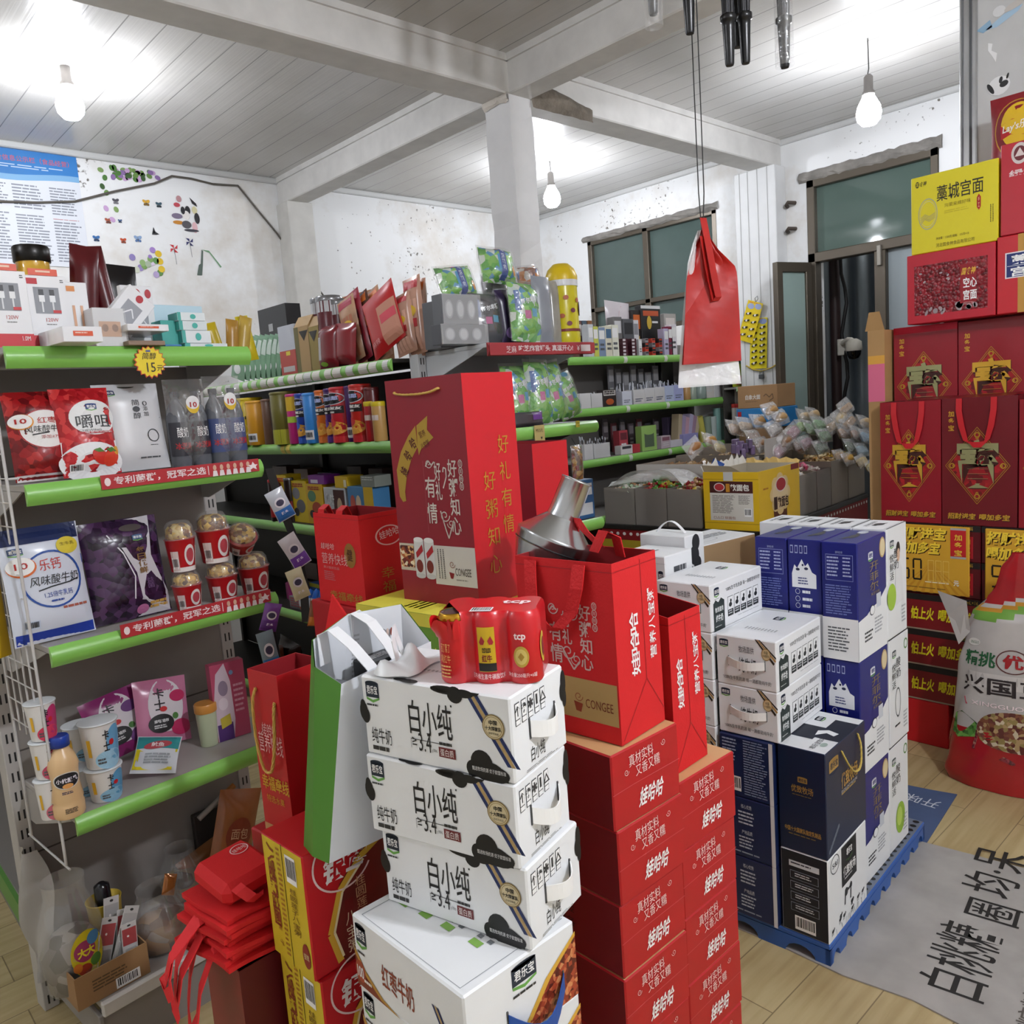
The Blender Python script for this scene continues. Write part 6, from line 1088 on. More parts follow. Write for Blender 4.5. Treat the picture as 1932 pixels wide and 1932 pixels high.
def wrapped_bottles(label, xl, xr, yt, yb, zi, lab, d=.05):
    t, wd, h = put('bottle_pack', label, 'drink pack', LP, xl, xr, yt, yb, DZ[zi], d, 'bottles wrapped in clear film'); r = wd*.25
    for k, (x, y) in enumerate(((-r, 0), (r, 0), (0, r*1.7))):
        b = B().lathe([(r*.9, 0), (r*.98, .01), (r*.98, h*.55), (r*.75, h*.66), (r*.32, h*.74), (r*.32, h*.78), (r*.38, h*.785), (r*.38, h*.84)], M('#5c5f66', .25, var=.1) if k < 2 else M('#3a3c42', .3), 18, (x, y, 0)); f = FC(r, h*.12, h*.5, -90, 150, (x, y)); b.grid(lambda a, c: f.p(a, c, 2), 10, 1, M(lab, .3)); b.txt(f, '酸奶', .3, .15, .3, WH, .4, e=4); b.txt(f, '冰淇淋', .2, .6, .2, '#b0222a', .6, e=4, b=.02); b.build('bottle', t)
    b = B(); P = pillow(b, wd, h*.98, wd*.7, FILM, 12, 16, seal=.02); b.ell(P, .52, .30, .17, .10, '#d8b42a', 5); b.ell(P, .52, .275, .17, .075, '#e2e2e2', 6); b.txt(P, '10', .43, .27, .06, '#a8201c', .18, b=.02, e=8); b.build('wrap', t)
wrapped_bottles('film-wrapped bottle trio with a yellow price dot, nearer the white pouch', 329, 404, 712, 905, 1, '#2b2d36'); wrapped_bottles('film-wrapped bottle trio with a yellow price dot, at the aisle end of the tier', 401, 470, 706, 893, 1, '#3c4a78')
# third tier
def lecal(b, f):
    b.rect(f, .02, .0, .98, .14, '#10204e', 2, 12, 3); b.rect(f, .02, .90, .98, .99, '#1a3aa0', 2, 12, 2); b.ring(f, .54, .47, .38, .25, .93, '#1d4a9a', 3); badge(b, f, .08, .17, .17, .07, '#4a5c7e', e=2); b.poly(f, [(.6, .13), (.72, .13), (1, .3), (1, .38)], '#1a3aa0', 2.5); b.ell(f, .80, .20, .15, .075, '#d8c43a', 4); b.txt(f, '生牛乳', .70, .17, .03, '#6a5a1a', .2, e=6)
    b.ell(f, .20, .335, .17, .085, '#d86a2a', 4); b.ell(f, .19, .325, .16, .078, '#f0f0ee', 5); b.txt(f, '10', .12, .295, .055, '#a8201c', .15, b=.01, e=7); b.txt(f, '乐钙', .40, .29, .10, '#c03028', .27, e=4); b.txt(f, '风味酸牛奶', .26, .43, .085, '#23262c', .62, e=4, sk=.15); b.line(f, [(.34, .555), (.5, .535), (.75, .52), (.86, .50)], .003, '#23262c', 4); b.txt(f, '1.25倍牛乳钙', .40, .575, .05, '#22449a', .36, e=4); b.dash(f, .47, .65, .68, .67, 1, '#22449a', 2, .8, 3); b.dash(f, .6, .72, .95, .75, 1, '#a85a4a', 4, .7, 3); b.bars(f, .12, .80, .30, .87, 3, '#c4d0e4')
pouch('white and blue calcium yogurt pouch with a red price dot on the third tier', 35, 188, 990, 1232, 2, M('#d3d9e6', .25, var=.05), lecal, .05, .06)
def grape(b, f):
    pts = [(.28, .02), (.90, .0), (.85, .2), (.82, .4), (.9, .6), (1, .8), (.98, .99), (.55, .99), (.6, .8), (.58, .55), (.45, .3), (.34, .14)]; b.poly(f, pts, M('#c4c2c8', .25), 3); b.ell(f, .62, .10, .15, .035, HOLE, 4); badge(b, f, .60, .18, .14, .06, '#3a5a86', e=4); b.vtx(f, '每日优鲜', .68, .30, .062, .068, '#7a5a2a', .12, .02, 5); b.vtx(f, '益菌', .74, .62, .05, .055, '#6a4a7a', .1, e=5); b.ell(f, .60, .92, .08, .05, '#b86a9a', 4); b.dash(f, .7, .86, .95, .94, 2, '#c49a4a', 3, .7, 4); b.line(f, [(.30, .14), (.45, .34), (.55, .58), (.50, .8)], .003, '#d8d4dc', 4)
pouch('dark grape yogurt pouch with a white swoosh on the third tier', 184, 330, 978, 1188, 2, GRAPE, grape, .07, .055)
NUT = VOR('nut_topping', ['#c9a24a', '#8a5a2a', '#d8c07a', '#5a3a1e', '#b8923a', '#e2b84a', '#74481f'], 95, .4, .4)
def nutcup(label, cx, yt, yb, wpx, z=None, tilt=(0, 0), d=.05, lid=.36):
    c, wd, h = LP.fit(cx-wpx/2, cx+wpx/2, yt, yb, d, z); t = thing('yogurt_cup', label, 'yogurt cup', c+V3((0, 0, .0006)), 5, 'red yogurt cups with nut domes', (R_(tilt[0]), R_(tilt[1]), R_(5))); r = wd*.5; hc = h*(1-lid)
    b = B().lathe([(r*.72, 0), (r*.74, .002), (r*.93, hc-.002), (r*.98, hc)], M('#b81a22', .3), 24); f = FC(lambda y: r*(.93-.19*y), 0, hc, -90, 150); b.ell(f, .58, .5, .17, .33, '#dcd8d4', 2, 20); b.ell(f, .58, .5, .12, .22, '#b0404a', 3, 16); b.rect(f, .80, .25, .98, .95, '#d8b4ac', 2, 3, 1); b.rect(f, .02, .35, .25, .95, '#d8c4c0', 2, 3, 1); b.bars(f, .04, .55, .22, .9, 3); b.rect(f, 0, .86, 1, 1, '#e8e2de', 1.5, 12, 1); b.build('cup', t)
    B().lathe([(r*.70, hc), (r*.84, hc+.004), (r*.80, hc+h*lid*.55), (r*.5, hc+h*lid*.8), (.0005, hc+h*lid*.85)], NUT, 20).build('nut_topping', t)
    B().lathe([(r*1.02, hc-.001), (r*1.04, hc+.003), (r*.92, hc+.006), (r*.88, hc+h*lid*.6), (r*.7, hc+h*lid*.92), (r*.4, hc+h*lid), (.0005, hc+h*lid)], PLAST, 24, cap0=False).build('dome_lid', t); return c, wd, h
A = nutcup('nut-domed yogurt cup, lower row, by the grape pouch', 358, 1075, 1152, 54, DZ[2]); Bc = nutcup('nut-domed yogurt cup, lower row, middle', 425, 1057, 1142, 56, DZ[2]); Cc = nutcup('nut-domed yogurt cup, lower row, at the aisle end', 483, 1040, 1118, 54, DZ[2])
nutcup('nut-domed yogurt cup, upper row, by the grape pouch', 346, 980, 1075, 56, DZ[2]+A[2]+.001, d=.055); nutcup('tall nut-domed yogurt cup, upper row, middle', 408, 963, 1060, 60, DZ[2]+Bc[2]+.001, d=.055); nutcup('nut-domed yogurt cup tipped forward, upper row, at the aisle end', 456, 983, 1060, 54, DZ[2]+Cc[2]+.012, (38, -10), d=.08)
# fourth tier
def fruitcup(label, cx, yt, yb, wpx, z, c1, c2, d=.05, inv=False):
    c, wd, h = LP.fit(cx-wpx/2, cx+wpx/2, yt, yb, d, z); t = thing('yogurt_cup', label, 'yogurt cup', c+V3((0, 0, .0006)), 5, 'paper yogurt cups on the fourth tier'); r = wd*.5
    b = B().lathe([(r*.78, 0), (r*.80, .002), (r*.95, h*.94)], M('#dcdad8', .35), 24, cap1=False); f = FC(lambda y: r*(.95-.15*y), 0, h*.94, -90, 170); b.ell(f, .70, .45, .2, .4, c1, 1.5); b.ell(f, .55, .8, .3, .22, c2, 2); b.rect(f, .12, .3, .2, .7, '#d8a82a', 2); b.vtx(f, '卡士', .5, .12, .22, .26, '#1d1d20', .12, .02, 4); b.ell(f, .60, .42, .05, .07, '#c0222a', 4); b.dash(f, .3, .75, .5, .9, 2, '#55585c', 2, .6, 3); b.build('cup', t)
    B().lathe([(r*.97, h*.935), (r*1.03, h*.945), (r*1.03, h*.965), (r*.98, h*.97), (r*.9, h*.972), (.0005, h*.972)], M(c1 if inv else '#d8dde0', .25), 24, cap0=False).build('foil_lid', t); return h
h1 = fruitcup('pink yogurt cup at the bottom of the stack of three by the wire rack', 98, 1462, 1528, 50, DZ[3], '#a8284a', '#c86a7a'); h2 = fruitcup('pink yogurt cup in the middle of the stack of three by the wire rack', 92, 1390, 1462, 54, DZ[3]+h1, '#b02a52', '#c4506a'); fruitcup('pink yogurt cup with a brown lid on top of the stack of three', 84, 1318, 1392, 58, DZ[3]+h1+h2, '#b8306a', '#d03a5a', inv=False)
h1 = fruitcup('pale blue yogurt cup under the other blue one', 206, 1438, 1528, 66, DZ[3], '#5a9ac4', '#8ab8d4', .04); fruitcup('pale blue yogurt cup on top of the other blue one', 195, 1352, 1442, 70, DZ[3]+h1, '#6aa4cc', '#9ac4dc', .04)
fruitcup('half-hidden blue yogurt cup behind the peach drink bottle', 158, 1360, 1440, 60, DZ[3]+.085, '#7aa8c0', '#8ab8d4', .11); fruitcup('half-hidden yogurt cup at the bottom behind the peach drink bottle', 165, 1440, 1510, 60, DZ[3], '#7aa8c0', '#8ab8d4', .11)
c, wd, h = LP.fit(112, 170, 1385, 1560, .0, DZ[3]); t = thing('drink_bottle', 'peach-coloured drink bottle with a blue cap on the fourth tier', 'bottle', c+V3((0, .025, .0006)), 5); r = wd*.5
b = B().lathe([(r*.92, 0), (r, .006), (r, h*.16), (r*.93, h*.19), (r, h*.22), (r*.86, h*.40), (r*.90, h*.55), (r*.98, h*.64), (r*.80, h*.76), (r*.50, h*.84), (r*.45, h*.87)], M('#dcb98a', .28), 28); f = FC(lambda y: r*(.88+.06*abs(y-.5)), h*.30, h*.60, -90, 170); b.ell(f, .45, .4, .32, .32, '#1c1c22', 2, 24); b.ring(f, .45, .4, .33, .34, .9, '#d8d4d0', 3); b.txt(f, '小优酸乳', .20, .28, .2, '#e8e4ee', .5, b=.03, e=5); b.ell(f, .45, .62, .12, .1, '#e0a05a', 4); b.dash(f, .3, .85, .6, .97, 2, '#2a3050', 2, .6, 2); f2 = FC(r, .01, h*.16, -90, 150); b.dash(f2, .3, .2, .6, .8, 4, '#4a4238', 3, .6, 2); b.build('bottle_body', t); B().lathe([(r*.46, h*.865), (r*.62, h*.87), (r*.62, h*.985), (r*.56, h)], M('#1f3f9e', .35), 20).build('cap', t)
def jelly(c1):
    def f(b, fr):
        b.ell(fr, .55, .42, .34, .4, '#d6cfd4', 2, 26); b.vtx(fr, '卡士', .42, .15, .16, .17, '#1d1a1e', .2, .02, 4); b.ell(fr, .48, .47, .07, .04, '#c02228', 5); b.ell(fr, .42, .68, .24, .14, '#161618', 4, 24); b.txt(fr, '蒟蒻', .28, .62, .05, '#d8d8d8', .28, b=.02, e=6); b.dash(fr, .28, .70, .56, .76, 2, '#c8c8c8', 2, .6, 5); b.ell(fr, .78, .30, .16, .09, c1, 3); b.ell(fr, .80, .78, .2, .12, c1, 3); b.ell(fr, .70, .60, .06, .05, '#4a7a3a', 3.5)
    return f
pouch('purple and white jelly pouch lying back at the shelf wall', 196, 300, 1312, 1452, 3, M('#8a2a6a', .3, var=.1), jelly('#6a3a7a'), .22, .03, 16, -8); pouch('pink and white jelly pouch lying back at the shelf wall', 270, 368, 1290, 1450, 3, M('#c47a9a', .25, var=.1), jelly('#b8285a'), .19, .03, 16, 8)
P = LP.hit(296, 1492, .03); t = thing('snack_card', 'teal and yellow squid snack pack lying aslant on the fourth tier', 'snack pack', (P.x, P.y+.015, DZ[3]+.012), 20, rot=(R_(-62), R_(10), R_(-28))); b = B(); fr = pillow(b, .105, .115, .018, M('#cfd3d8', .25)); b.rect(fr, .02, .03, .98, .38, '#2f8a8e', 2, 10, 4); b.ell(fr, .5, .30, .32, .1, '#b04a52', 4, 20, -.2); b.txt(fr, '鱿鱼', .35, .24, .12, '#e8d8d8', .3, e=6, b=.02); b.poly(fr, [(.03, .38), (.97, .38), (.97, .46), (.12, .46), (.12, .92), (.03, .92)], '#d8c81e', 3); b.rect(fr, .12, .86, .9, .93, '#d8c81e', 3); b.dash(fr, .25, .52, .85, .82, 4, '#9aa0a4', 3, .6, 3); b.build('packet_body', t)
c, wd, h = LP.fit(380, 418, 1322, 1428, .12, DZ[3]); t = thing('cosmetic_tube', 'pale green tube with an orange cap standing upside down on the fourth tier', 'tube', c+V3((0, 0, .0006)), 5); r = wd*.46
B().lathe([(r*.82, 0), (r*.85, .003), (r, h*.8)], M('#b9c4a4', .35), 22).build('tube_body', t); B().lathe([(r*1.06, h*.80), (r*1.08, h*.82), (r*1.08, h*.97), (r, h)], M('#c98a3e', .35), 22).build('cap', t)
def puppy(b, f): b.poly(f, [(.0, .55), (.15, .12), (.42, .0), (.55, .25), (.58, .75), (.50, 1), (.03, 1)], '#c9b8c4', 1); b.ell(f, .32, .32, .14, .10, '#8a7a8e', 2); b.ell(f, .28, .52, .14, .08, '#d8ccd4', 2.4); b.rect(f, .05, .78, .5, 1, '#4a2a6a', 2); b.poly(f, [(.14, .70), (.44, .66), (.46, .80), (.16, .84)], '#b8a83a', 3); b.dash(f, .62, .3, .92, .7, 6, '#d8a0b4', 3); b.ell(f, .60, .14, .06, .03, '#7a9ac4', 2)
boxy('cosmetic_box', 'pink box with a pale die-cut front at the aisle end of the fourth tier', 'box', LP, 418, 476, 1244, 1420, DZ[3], M('#b04a66', .4), puppy, .03, .10, turn=-8)
# price strips
SPR = PL(LO+V3((math.sin(R_(5))*.016, -math.cos(R_(5))*.016, 0)), 5)
def strip_sign(label, x0, x1, y0, y1, zb, text):
    a, c = SPR.hit(x0, y0), SPR.hit(x1, y1); Wd = (c-a).length; t = thing('shelf_strip', label, 'shelf strip', (a.x, a.y, zb), 5, 'red slogan strips on the yogurt shelf'); b = B().box(0, -.001, 0, Wd, .001, .032, M('#b3343a', .3)); fr = FR((0, -.001, .032), (1, 0, 0), (0, 0, -1), Wd, .032); b.txt(fr, text, .07, .18, .6, '#ecdcdc', .56, b=.02); b.ell(fr, .035, .5, .018, .3, '#ecdcdc', 1.5, 10); b.rect(fr, .645, .15, .65, .85, '#ecdcdc', 1.5)
    for i in range(6): x = .69+.046*i; b.ell(fr, x, .35, .012, .22, '#d0a890', 2, 10); b.poly(fr, [(x-.018, 1), (x-.012, .58), (x+.012, .58), (x+.018, 1)], '#e4dcdc', 2)
    b.poly(fr, [(.955, .2), (.97, .45), (.99, .45), (.975, .6), (.98, .85), (.955, .7), (.93, .85), (.935, .6), (.92, .45), (.945, .45)], '#f0e4e4', 2.5); b.build('strip', t)
strip_sign('red slogan strip clipped along the edge of the second tier', 196, 486, 950, 876, 1.327, '专利菌群，冠军之选'); strip_sign('red slogan strip clipped along the edge of the third tier', 228, 510, 1195, 1120, .985, '专利菌群，冠军之选')
P = PL(LO+V3((.02*math.sin(R_(5)), -.018, 0)), 5).hit(283, 683); t = thing('price_star', 'yellow starburst price sign with handwritten fifteen yuan on the top tier', 'price sign', P, 5); b = B(); n = 36; rr = .038
pts = [(rr*(1 if k % 2 else .84)*math.cos(2*math.pi*k/n), rr*(1 if k % 2 else .84)*math.sin(2*math.pi*k/n)) for k in range(n)]
for s_, m, y in ((1, '#c8422a', 0), (.93, '#e8cf22', -.0008)): b.add([(x*s_, y, z*s_) for x, z in pts]+[(x*s_, y+.0012, z*s_) for x, z in pts], [tuple(range(n)), tuple(range(2*n-1, n-1, -1))]+[(i, n+i, n+(i+1) % n, (i+1) % n) for i in range(n)], M(m, .5))
fr = FR((-rr, -.001, rr), (1, 0, 0), (0, 0, -1), 2*rr, 2*rr); b.rect(fr, .40, .14, .54, .2, '#4a5a8a', 2); b.txt(fr, '简醇', .28, .22, .20, '#1d1d20', .42, sk=.2, e=2); b.txt(fr, '15', .38, .52, .28, '#1d1d20', .26, e=2); b.txt(fr, '元', .68, .60, .18, '#1d1d20', .2, e=2); b.build('card', t)
# ---- top tier: charger boxes
CW = M('#e6e6e8', .32)
def cable(b, f):
    b.rect(f, .16, .16, .78, .52, '#8f9298', 1, 4, 4)
    for x in (.34, .60): b.rect(f, x-.06, .19, x+.06, .27, '#4a4c50', 2); b.rect(f, x-.07, .27, x+.07, .36, '#eceef0', 2.5); b.rect(f, x-.02, .36, x+.02, .50, '#dcdee0', 2)
    b.rect(f, .02, .04, .28, .12, '#c02a34', 1.5); b.dash(f, .84, .05, .94, .1, 2, '#333333', 2); b.rect(f, .58, .47, .78, .51, '#c83a3e', 3); b.txt(f, '120W', .38, .58, .05, '#c05a54', .3, e=2); b.dash(f, .38, .66, .64, .69, 1, '#8a8a8a', 3); b.rect(f, 0, .82, 1, 1, '#c9303a', 1.5); b.txt(f, '1.0M', .70, .85, .06, WH, .2, e=3)
def hangtab(t, x0, x1, z0, z1, m='#d8481e'):
    B().box(x0, -.001, z0, x1, .001, z1, M(m, .4)).box((x0+x1)/2-(x1-x0)*.25, -.0016, z0+(z1-z0)*.45, (x0+x1)/2+(x1-x0)*.25, .0016, z0+(z1-z0)*.75, '#f0c8b0').build('hang_tab', t)
for lb, xl, xr, yt, yb, d in (('white charging cable box with a grey window, next to the wire rack', -4, 72, 512, 682, .03), ('white charging cable box with a grey window, second from the wire rack', 70, 146, 522, 682, .05)):
    t, wd, h = boxy('cable_box', lb, 'charger box', LP, xl, xr, yt, yb, DZ[0], CW, cable, .035, d, 'cable boxes on the top tier'); hangtab(t, -wd*.4, wd*.3, h, h+.014)
def ear(b, f): b.rect(f, .08, .06, .45, .14, '#d88a4a', 1); [b.rect(f, x, .35, x+.12, .9, '#d8a888', 2) for x in (.25, .6)]; b.rect(f, .0, .7, 1, 1, '#e4b48e', 1)
boxy('earphone_box', 'slim white and orange earphone box beside the cable boxes', 'charger box', LP, 140, 182, 534, 680, DZ[0], CW, ear, .03, .05)
def lying(label, xl, xr, yt, yb, z, d, L, c='#d8542a'):
    t, wd, h = boxy('charger_box', label, 'charger box', LP, xl, xr, yt, yb, z, CW, lambda b, f: (b.rect(f, .25, .3, .75, .62, c, 2), b.dash(f, .3, .38, .7, .5, 1, '#f4d0c0', 2, .6, 3)), L, d, 'charger boxes lying flat'); return t
lying('white charger box jutting out over the green edge, by the cable boxes', 122, 196, 616, 646, DZ[0], -.09, .22); 
t, wd, h = boxy('earphone_box', 'clear box of orange earphones standing between the two jutting chargers', 'charger box', LP, 186, 244, 582, 672, DZ[0], M('#dfe0e2', .3), lambda b, f: (b.rect(f, .15, .35, .85, .75, '#c8863a', 1), b.ell(f, .34, .52, .1, .1, '#8a5418', 2), b.ell(f, .66, .52, .1, .1, '#8a5418', 2)), .05, .0); B().box(-wd/2-.002, -.004, 0, wd/2+.002, -.001, h, PLAST).build('clear_front', t)
lying('white charger box with an orange end label, behind the price star', 245, 322, 612, 642, DZ[0]+.032, -.03, .14); boxy('charger_box', 'brown kraft box under the charger behind the price star', 'charger box', LP, 247, 316, 643, 676, DZ[0], M('#8a7462', .6), None, .13, -.028)
def diam(b, f): b.ell(f, .5, .14, .12, .09, '#b0303a', 1.5); b.rect(f, .22, .30, .78, .80, '#9a9ca2', 1); b.line(f, [(.3, .7), (.5, .45), (.7, .6)], .003, '#e8e8ea', 2)
P = LP.hit(236, 640, .055); t = thing('cable_box', 'white cable box tilted onto its corner behind the earphones', 'charger box', (P.x, P.y, DZ[0]+.052), 5, 'cable boxes on the top tier', (R_(-4), R_(43), R_(5))); b = B().box(-.045, 0, -.012, .028, .025, .095, CW, .001); diam(b, FR((-.045, 0, .095), (1, 0, 0), (0, 0, -1), .073, .107)); b.build('box', t)
boxy('cable_box', 'white cable box with a red seal behind the tilted one', 'charger box', LP, 240, 298, 540, 640, DZ[0], CW, lambda b, f: (diam(b, f), b.ell(f, .85, .12, .1, .07, '#b0303a', 2)), .02, .10, 'cable boxes on the top tier')
boxy('cable_box', 'pale blue-white box laid behind the teal stack', 'charger box', LP, 296, 392, 577, 665, DZ[0], M('#bcd8e4', .3), None, .03, .12)
z = DZ[0]
for k, (lb, xl, xr, yt, yb, c) in enumerate((('lowest white and teal small box at the end of the top tier', 352, 432, 648, 668, '#d4dadc'), ('middle white and teal small box at the end of the top tier', 346, 400, 624, 648, '#dfe4e6'), ('upper white and teal small box at the end of the top tier', 340, 392, 606, 624, '#d6dee0'), ('topmost white and teal small box at the end of the top tier', 336, 388, 590, 606, '#dfe6e8'))):
    t, wd, h = boxy('small_box', lb, 'box', LP, xl, xr, yt, yb, z, M(c, .35), lambda b, f: (b.ell(f, .55, .5, .1, .3, '#4ab0a4', 2), b.rect(f, 0, 0, .12, 1, '#4aa89e', 1)), .05, .03, 'white and teal small boxes', mats={'-x': M('#3f9a92', .4)}); z += h+.0006
boxy('small_box', 'teal small box beside the white and teal stack', 'box', LP, 308, 350, 605, 650, DZ[0], M('#46a69c', .4), None, .06, .05); boxy('small_box', 'blue and white low box in front of the teal one', 'box', LP, 314, 345, 650, 668, DZ[0], M('#3f7ab0', .4), None, .04, .0)
# jars and dark packs on the gondola behind
GP = PL((.6, 2.47, 0), 2); GZ = 1.6545
def peach_jar(label, xl, xr, yt, yb):
    c, wd, h = GP.fit(xl, xr, yt, yb, 0, GZ); t = thing('fruit_jar', label, 'jar', c+V3((0, 0, .0006)), 0, 'peach jars on the gondola'); r = wd/2
    B().lathe([(r*.80, 0), (r*.97, .01), (r, h*.4), (r*.97, h*.6), (r*.78, h*.76), (r*.68, h*.80), (r*.68, h*.86)], M('#d8a838', .15, coat=.6, var=.1), 26).build('jar_body', t); B().lathe([(r*.72, h*.86), (r*.75, h*.865), (r*.75, h*.985), (r*.7, h)], M('#14110e', .3, m=.3), 26).build('lid', t)
peach_jar('glass jar of yellow peaches with a black lid, behind the cable boxes', 36, 128, 468, 640); peach_jar('glass jar of yellow peaches mostly cut off at the picture edge', -62, 16, 464, 640)
def bigpack(label, xl, xr, yt, yb, m, roll, d=0, T=.05, name='snack_bag', plane=None, z=None, deco=None, turn=0, lean=4): return pouch(label, xl, xr, yt, yb, 0, m, deco or (lambda b, f: None), d, T, lean, roll, name, 'snack bag', plane or GP, GZ if z is None else z, turn=turn)
DKR_ = M('#5a1218', .3, var=.15)
bigpack('dark red snack bag with a pointed tip behind the cable boxes', 130, 186, 463, 650, DKR_, 8, .0); bigpack('second dark red snack bag leaning behind the tilted cable box', 204, 244, 467, 650, DKR_, -6, .02); bigpack('black snack bag between the two dark red ones', 180, 270, 500, 650, M('#131013', .3), 3, .09)
for i, (xl, xr, yt, yb, c) in enumerate(((400, 428, 612, 660, '#c9b01e'), (424, 448, 604, 655, '#b88a3a'), (442, 466, 598, 650, '#c8a84a'), (462, 486, 598, 650, '#d8c422'))): bigpack(f'{ORD[i]} yellow banana snack packet beyond the teal boxes, from the wall side', xl, xr, yt, yb, M(c, .3, var=.2), (-12, 8, 14, -8)[i], .12+.01*i, .03)
# ---- bottom deck
def pjar(label, xl, xr, yt, yb, d, fill, stick=None):
    c, wd, h = LP.fit(xl, xr, yt, yb, d, .1555); t = thing('candy_jar', label, 'jar', c+V3((0, 0, .0006)), 5, 'round clear candy jars'); r = wd/2
    pr = [(r*.6, 0), (r*.85, .008), (r, h*.38), (r*.93, h*.6), (r*.72, h*.78), (r*.62, h*.85), (r*.63, h*.95), (r*.66, h)]
    B().lathe(pr, PLAST, 28, cap1=False).build('jar_body', t); B().lathe([(r*.58, .003), (r*.82, .011), (r*.95, h*.36), (r*.6, h*.5), (.001, h*.52)], fill, 20).build('contents', t)
    if stick: f = FP(lambda x, y, e: V3(((x-.5)*r*1.3, -math.sqrt(max(0, r*r*.93-((x-.5)*r*1.3)**2))-e-.002, h*.60-y*h*.42)), r*1.3, h*.42); stick(B(), f).build('label', t)
    return c, wd, h
def candy_label(b, f): 
    b.ell(f, .62, .5, .40, .50, '#d6c41e', 1, 26); b.ell(f, .55, .42, .26, .22, '#a83a6a', 2); b.txt(f, '大大', .36, .34, .2, '#f0e03a', .42, b=.05, e=4); b.ell(f, .78, .22, .16, .14, '#4a8ac0', 2.4); b.ell(f, .5, .8, .16, .12, '#b8422a', 2.4); b.ell(f, .78, .7, .14, .12, '#5a8a3a', 2.6); b.ell(f, .34, .72, .1, .1, '#d87a2a', 2.8); return b
pjar('clear candy jar with a bright yellow label on the bottom deck', 82, 196, 1648, 1800, .12, VOR('jar_scraps', ['#77736f', '#8f8a86', '#5c5854', '#a39d98'], 30, .4), candy_label); pjar('clear candy jar filled with brown snacks on the bottom deck', 264, 368, 1662, 1822, .10, VOR('brown_snacks', ['#7a5a3a', '#5a4230', '#94704a', '#6a4a30', '#84786e'], 26, .4, .2)); pjar('clear candy jar with sticks at the back of the bottom deck', 318, 392, 1590, 1730, .26, VOR('stick_candy', ['#5a4a2e', '#7a683e', '#3f3426', '#8a7646'], 20, .4))
P = LP.hit(322, 1695, .06); t = thing('snack_packet', 'shiny orange snack packet poking out of the brown candy jar', 'snack packet', (P.x, P.y+.02, P.z), 5, rot=(R_(-20), R_(28), R_(5))); b = B(); pillow(b, .035, .05, .012, M('#a86a34', .15, m=.3)); b.build('packet_body', t)
c, wd, h = LP.fit(130, 264, 1768, 1900, .012, .1555)
t = thing('cardboard_box', 'open brown cardboard box of blister cards on the bottom deck', 'box', LP.hit(200, 1890, .02)*1, 5); q0 = LP.hit(146, 1890, .015); t.location = (q0.x, q0.y+.004, .1562); Wb = .165; b = B(); shell(b, Wb, .11, .078, M('#9a7650', .75, var=.06), M('#6a5236', .8), .003); fr = FR((0, 0, .078), (1, 0, 0), (0, 0, -1), Wb, .078); b.dash(fr, .22, .30, .70, .70, 4, '#5c452c', 3); b.bars(fr, .52, .62, .86, .95); b.build('box_body', t)
q = random.Random(8)
for k, (x, y, rl, hh, c) in enumerate(((.03, .03, 14, .13, '#9a9a9a'), (.06, .05, 20, .15, '#a84a4c'), (.09, .04, 26, .165, '#b4b2b0'), (.12, .07, 12, .14, '#a64446'), (.13, .035, 6, .12, '#a64446'), (.05, .085, -6, .12, '#8f8d8b'), (.10, .09, 10, .17, '#a9a7a5'))):
    t2 = thing('blister_card', f'{ORD[k]} blister card in the brown box on the bottom deck', 'blister card', V3((q0.x+x*math.cos(R_(5)), q0.y+.004+y, .162)), 5, 'blister cards in the brown box', (R_(-8), R_(rl), R_(5))); b = B().box(-.018, -.001, 0, .018, .001, hh, M('#c8c6c4', .4), .0003); fr = FR((-.018, -.001, hh), (1, 0, 0), (0, 0, -1), .036, hh); b.rect(fr, .05, .1, .95, .42, c, 1); b.ell(fr, .5, .05, .12, .018, '#2a2a2a', 2); b.ell(fr, .4, .25, .07, .02, '#e4e0dc', 2); b.build('card', t2); B().box(-.013, -.007, hh*.04, .013, -.001, hh*.52, PLAST, .002).build('blister', t2)
c, wd, h = LP.fit(180, 238, 1690, 1790, .17, .1555); t = thing('paper_cup', 'yellow-rimmed paper cup with dark sunglasses in it on the bottom deck', 'cup', c, 5); r = wd/2; b = B().lathe([(r*.75, 0), (r, h), (r*1.04, h+.003), (r*.98, h+.004), (r*.73, .006)], M('#c4a83a', .4), 22, cap1=False); f = FC(r*.95, 0, h, -90, 150); b.txt(f, '0.15', .25, .3, .25, '#3a2c18', .5, e=3, b=.02); b.build('cup_body', t); B().lathe([(r*.3, h*.5), (r*.5, h*.9), (r*.45, h*1.25), (r*.2, h*1.3)], M('#15151a', .2), 14).build('sunglasses', t)
bigpack('orange bread packet at the back corner of the bottom deck', 392, 470, 1510, 1680, M('#a8683a', .25, var=.25), 20, .20, .06, plane=LP, z=.1558, deco=lambda b, f: (b.ell(f, .5, .5, .3, .2, '#8a3a1e', 2), b.txt(f, '面包', .3, .42, .12, '#d8b08a', .4, e=4))); bigpack('dull orange packet lying behind the bread packet on the bottom deck', 360, 440, 1600, 1690, M('#8a5a34', .3, var=.2), -14, .27, .05, plane=LP, z=.1558)
t = thing('rolled_tube', 'white stick with an orange end lying high at the back of the bottom deck', 'tube', LP.hit(375, 1545, .25), 5); B().tube([(0, 0, 0), (.075, 0, .035)], .008, M('#a8a29c', .4), 10).build('stick', t); B().tube([(.075, 0, .035), (.115, 0, .053)], .0085, M('#b87a3a', .4), 10).build('cap', t)
t.location.z = .36; tag(B().box(-.004, 0, 0, .14, .02, .20, M('#2a2422', .6), .003).build('dark_box', None, (LP.hit(375, 1600, .285).x, LP.hit(375, 1600, .285).y, .156), 5), 'dark box at the back of the bottom deck under the white stick', 'box')
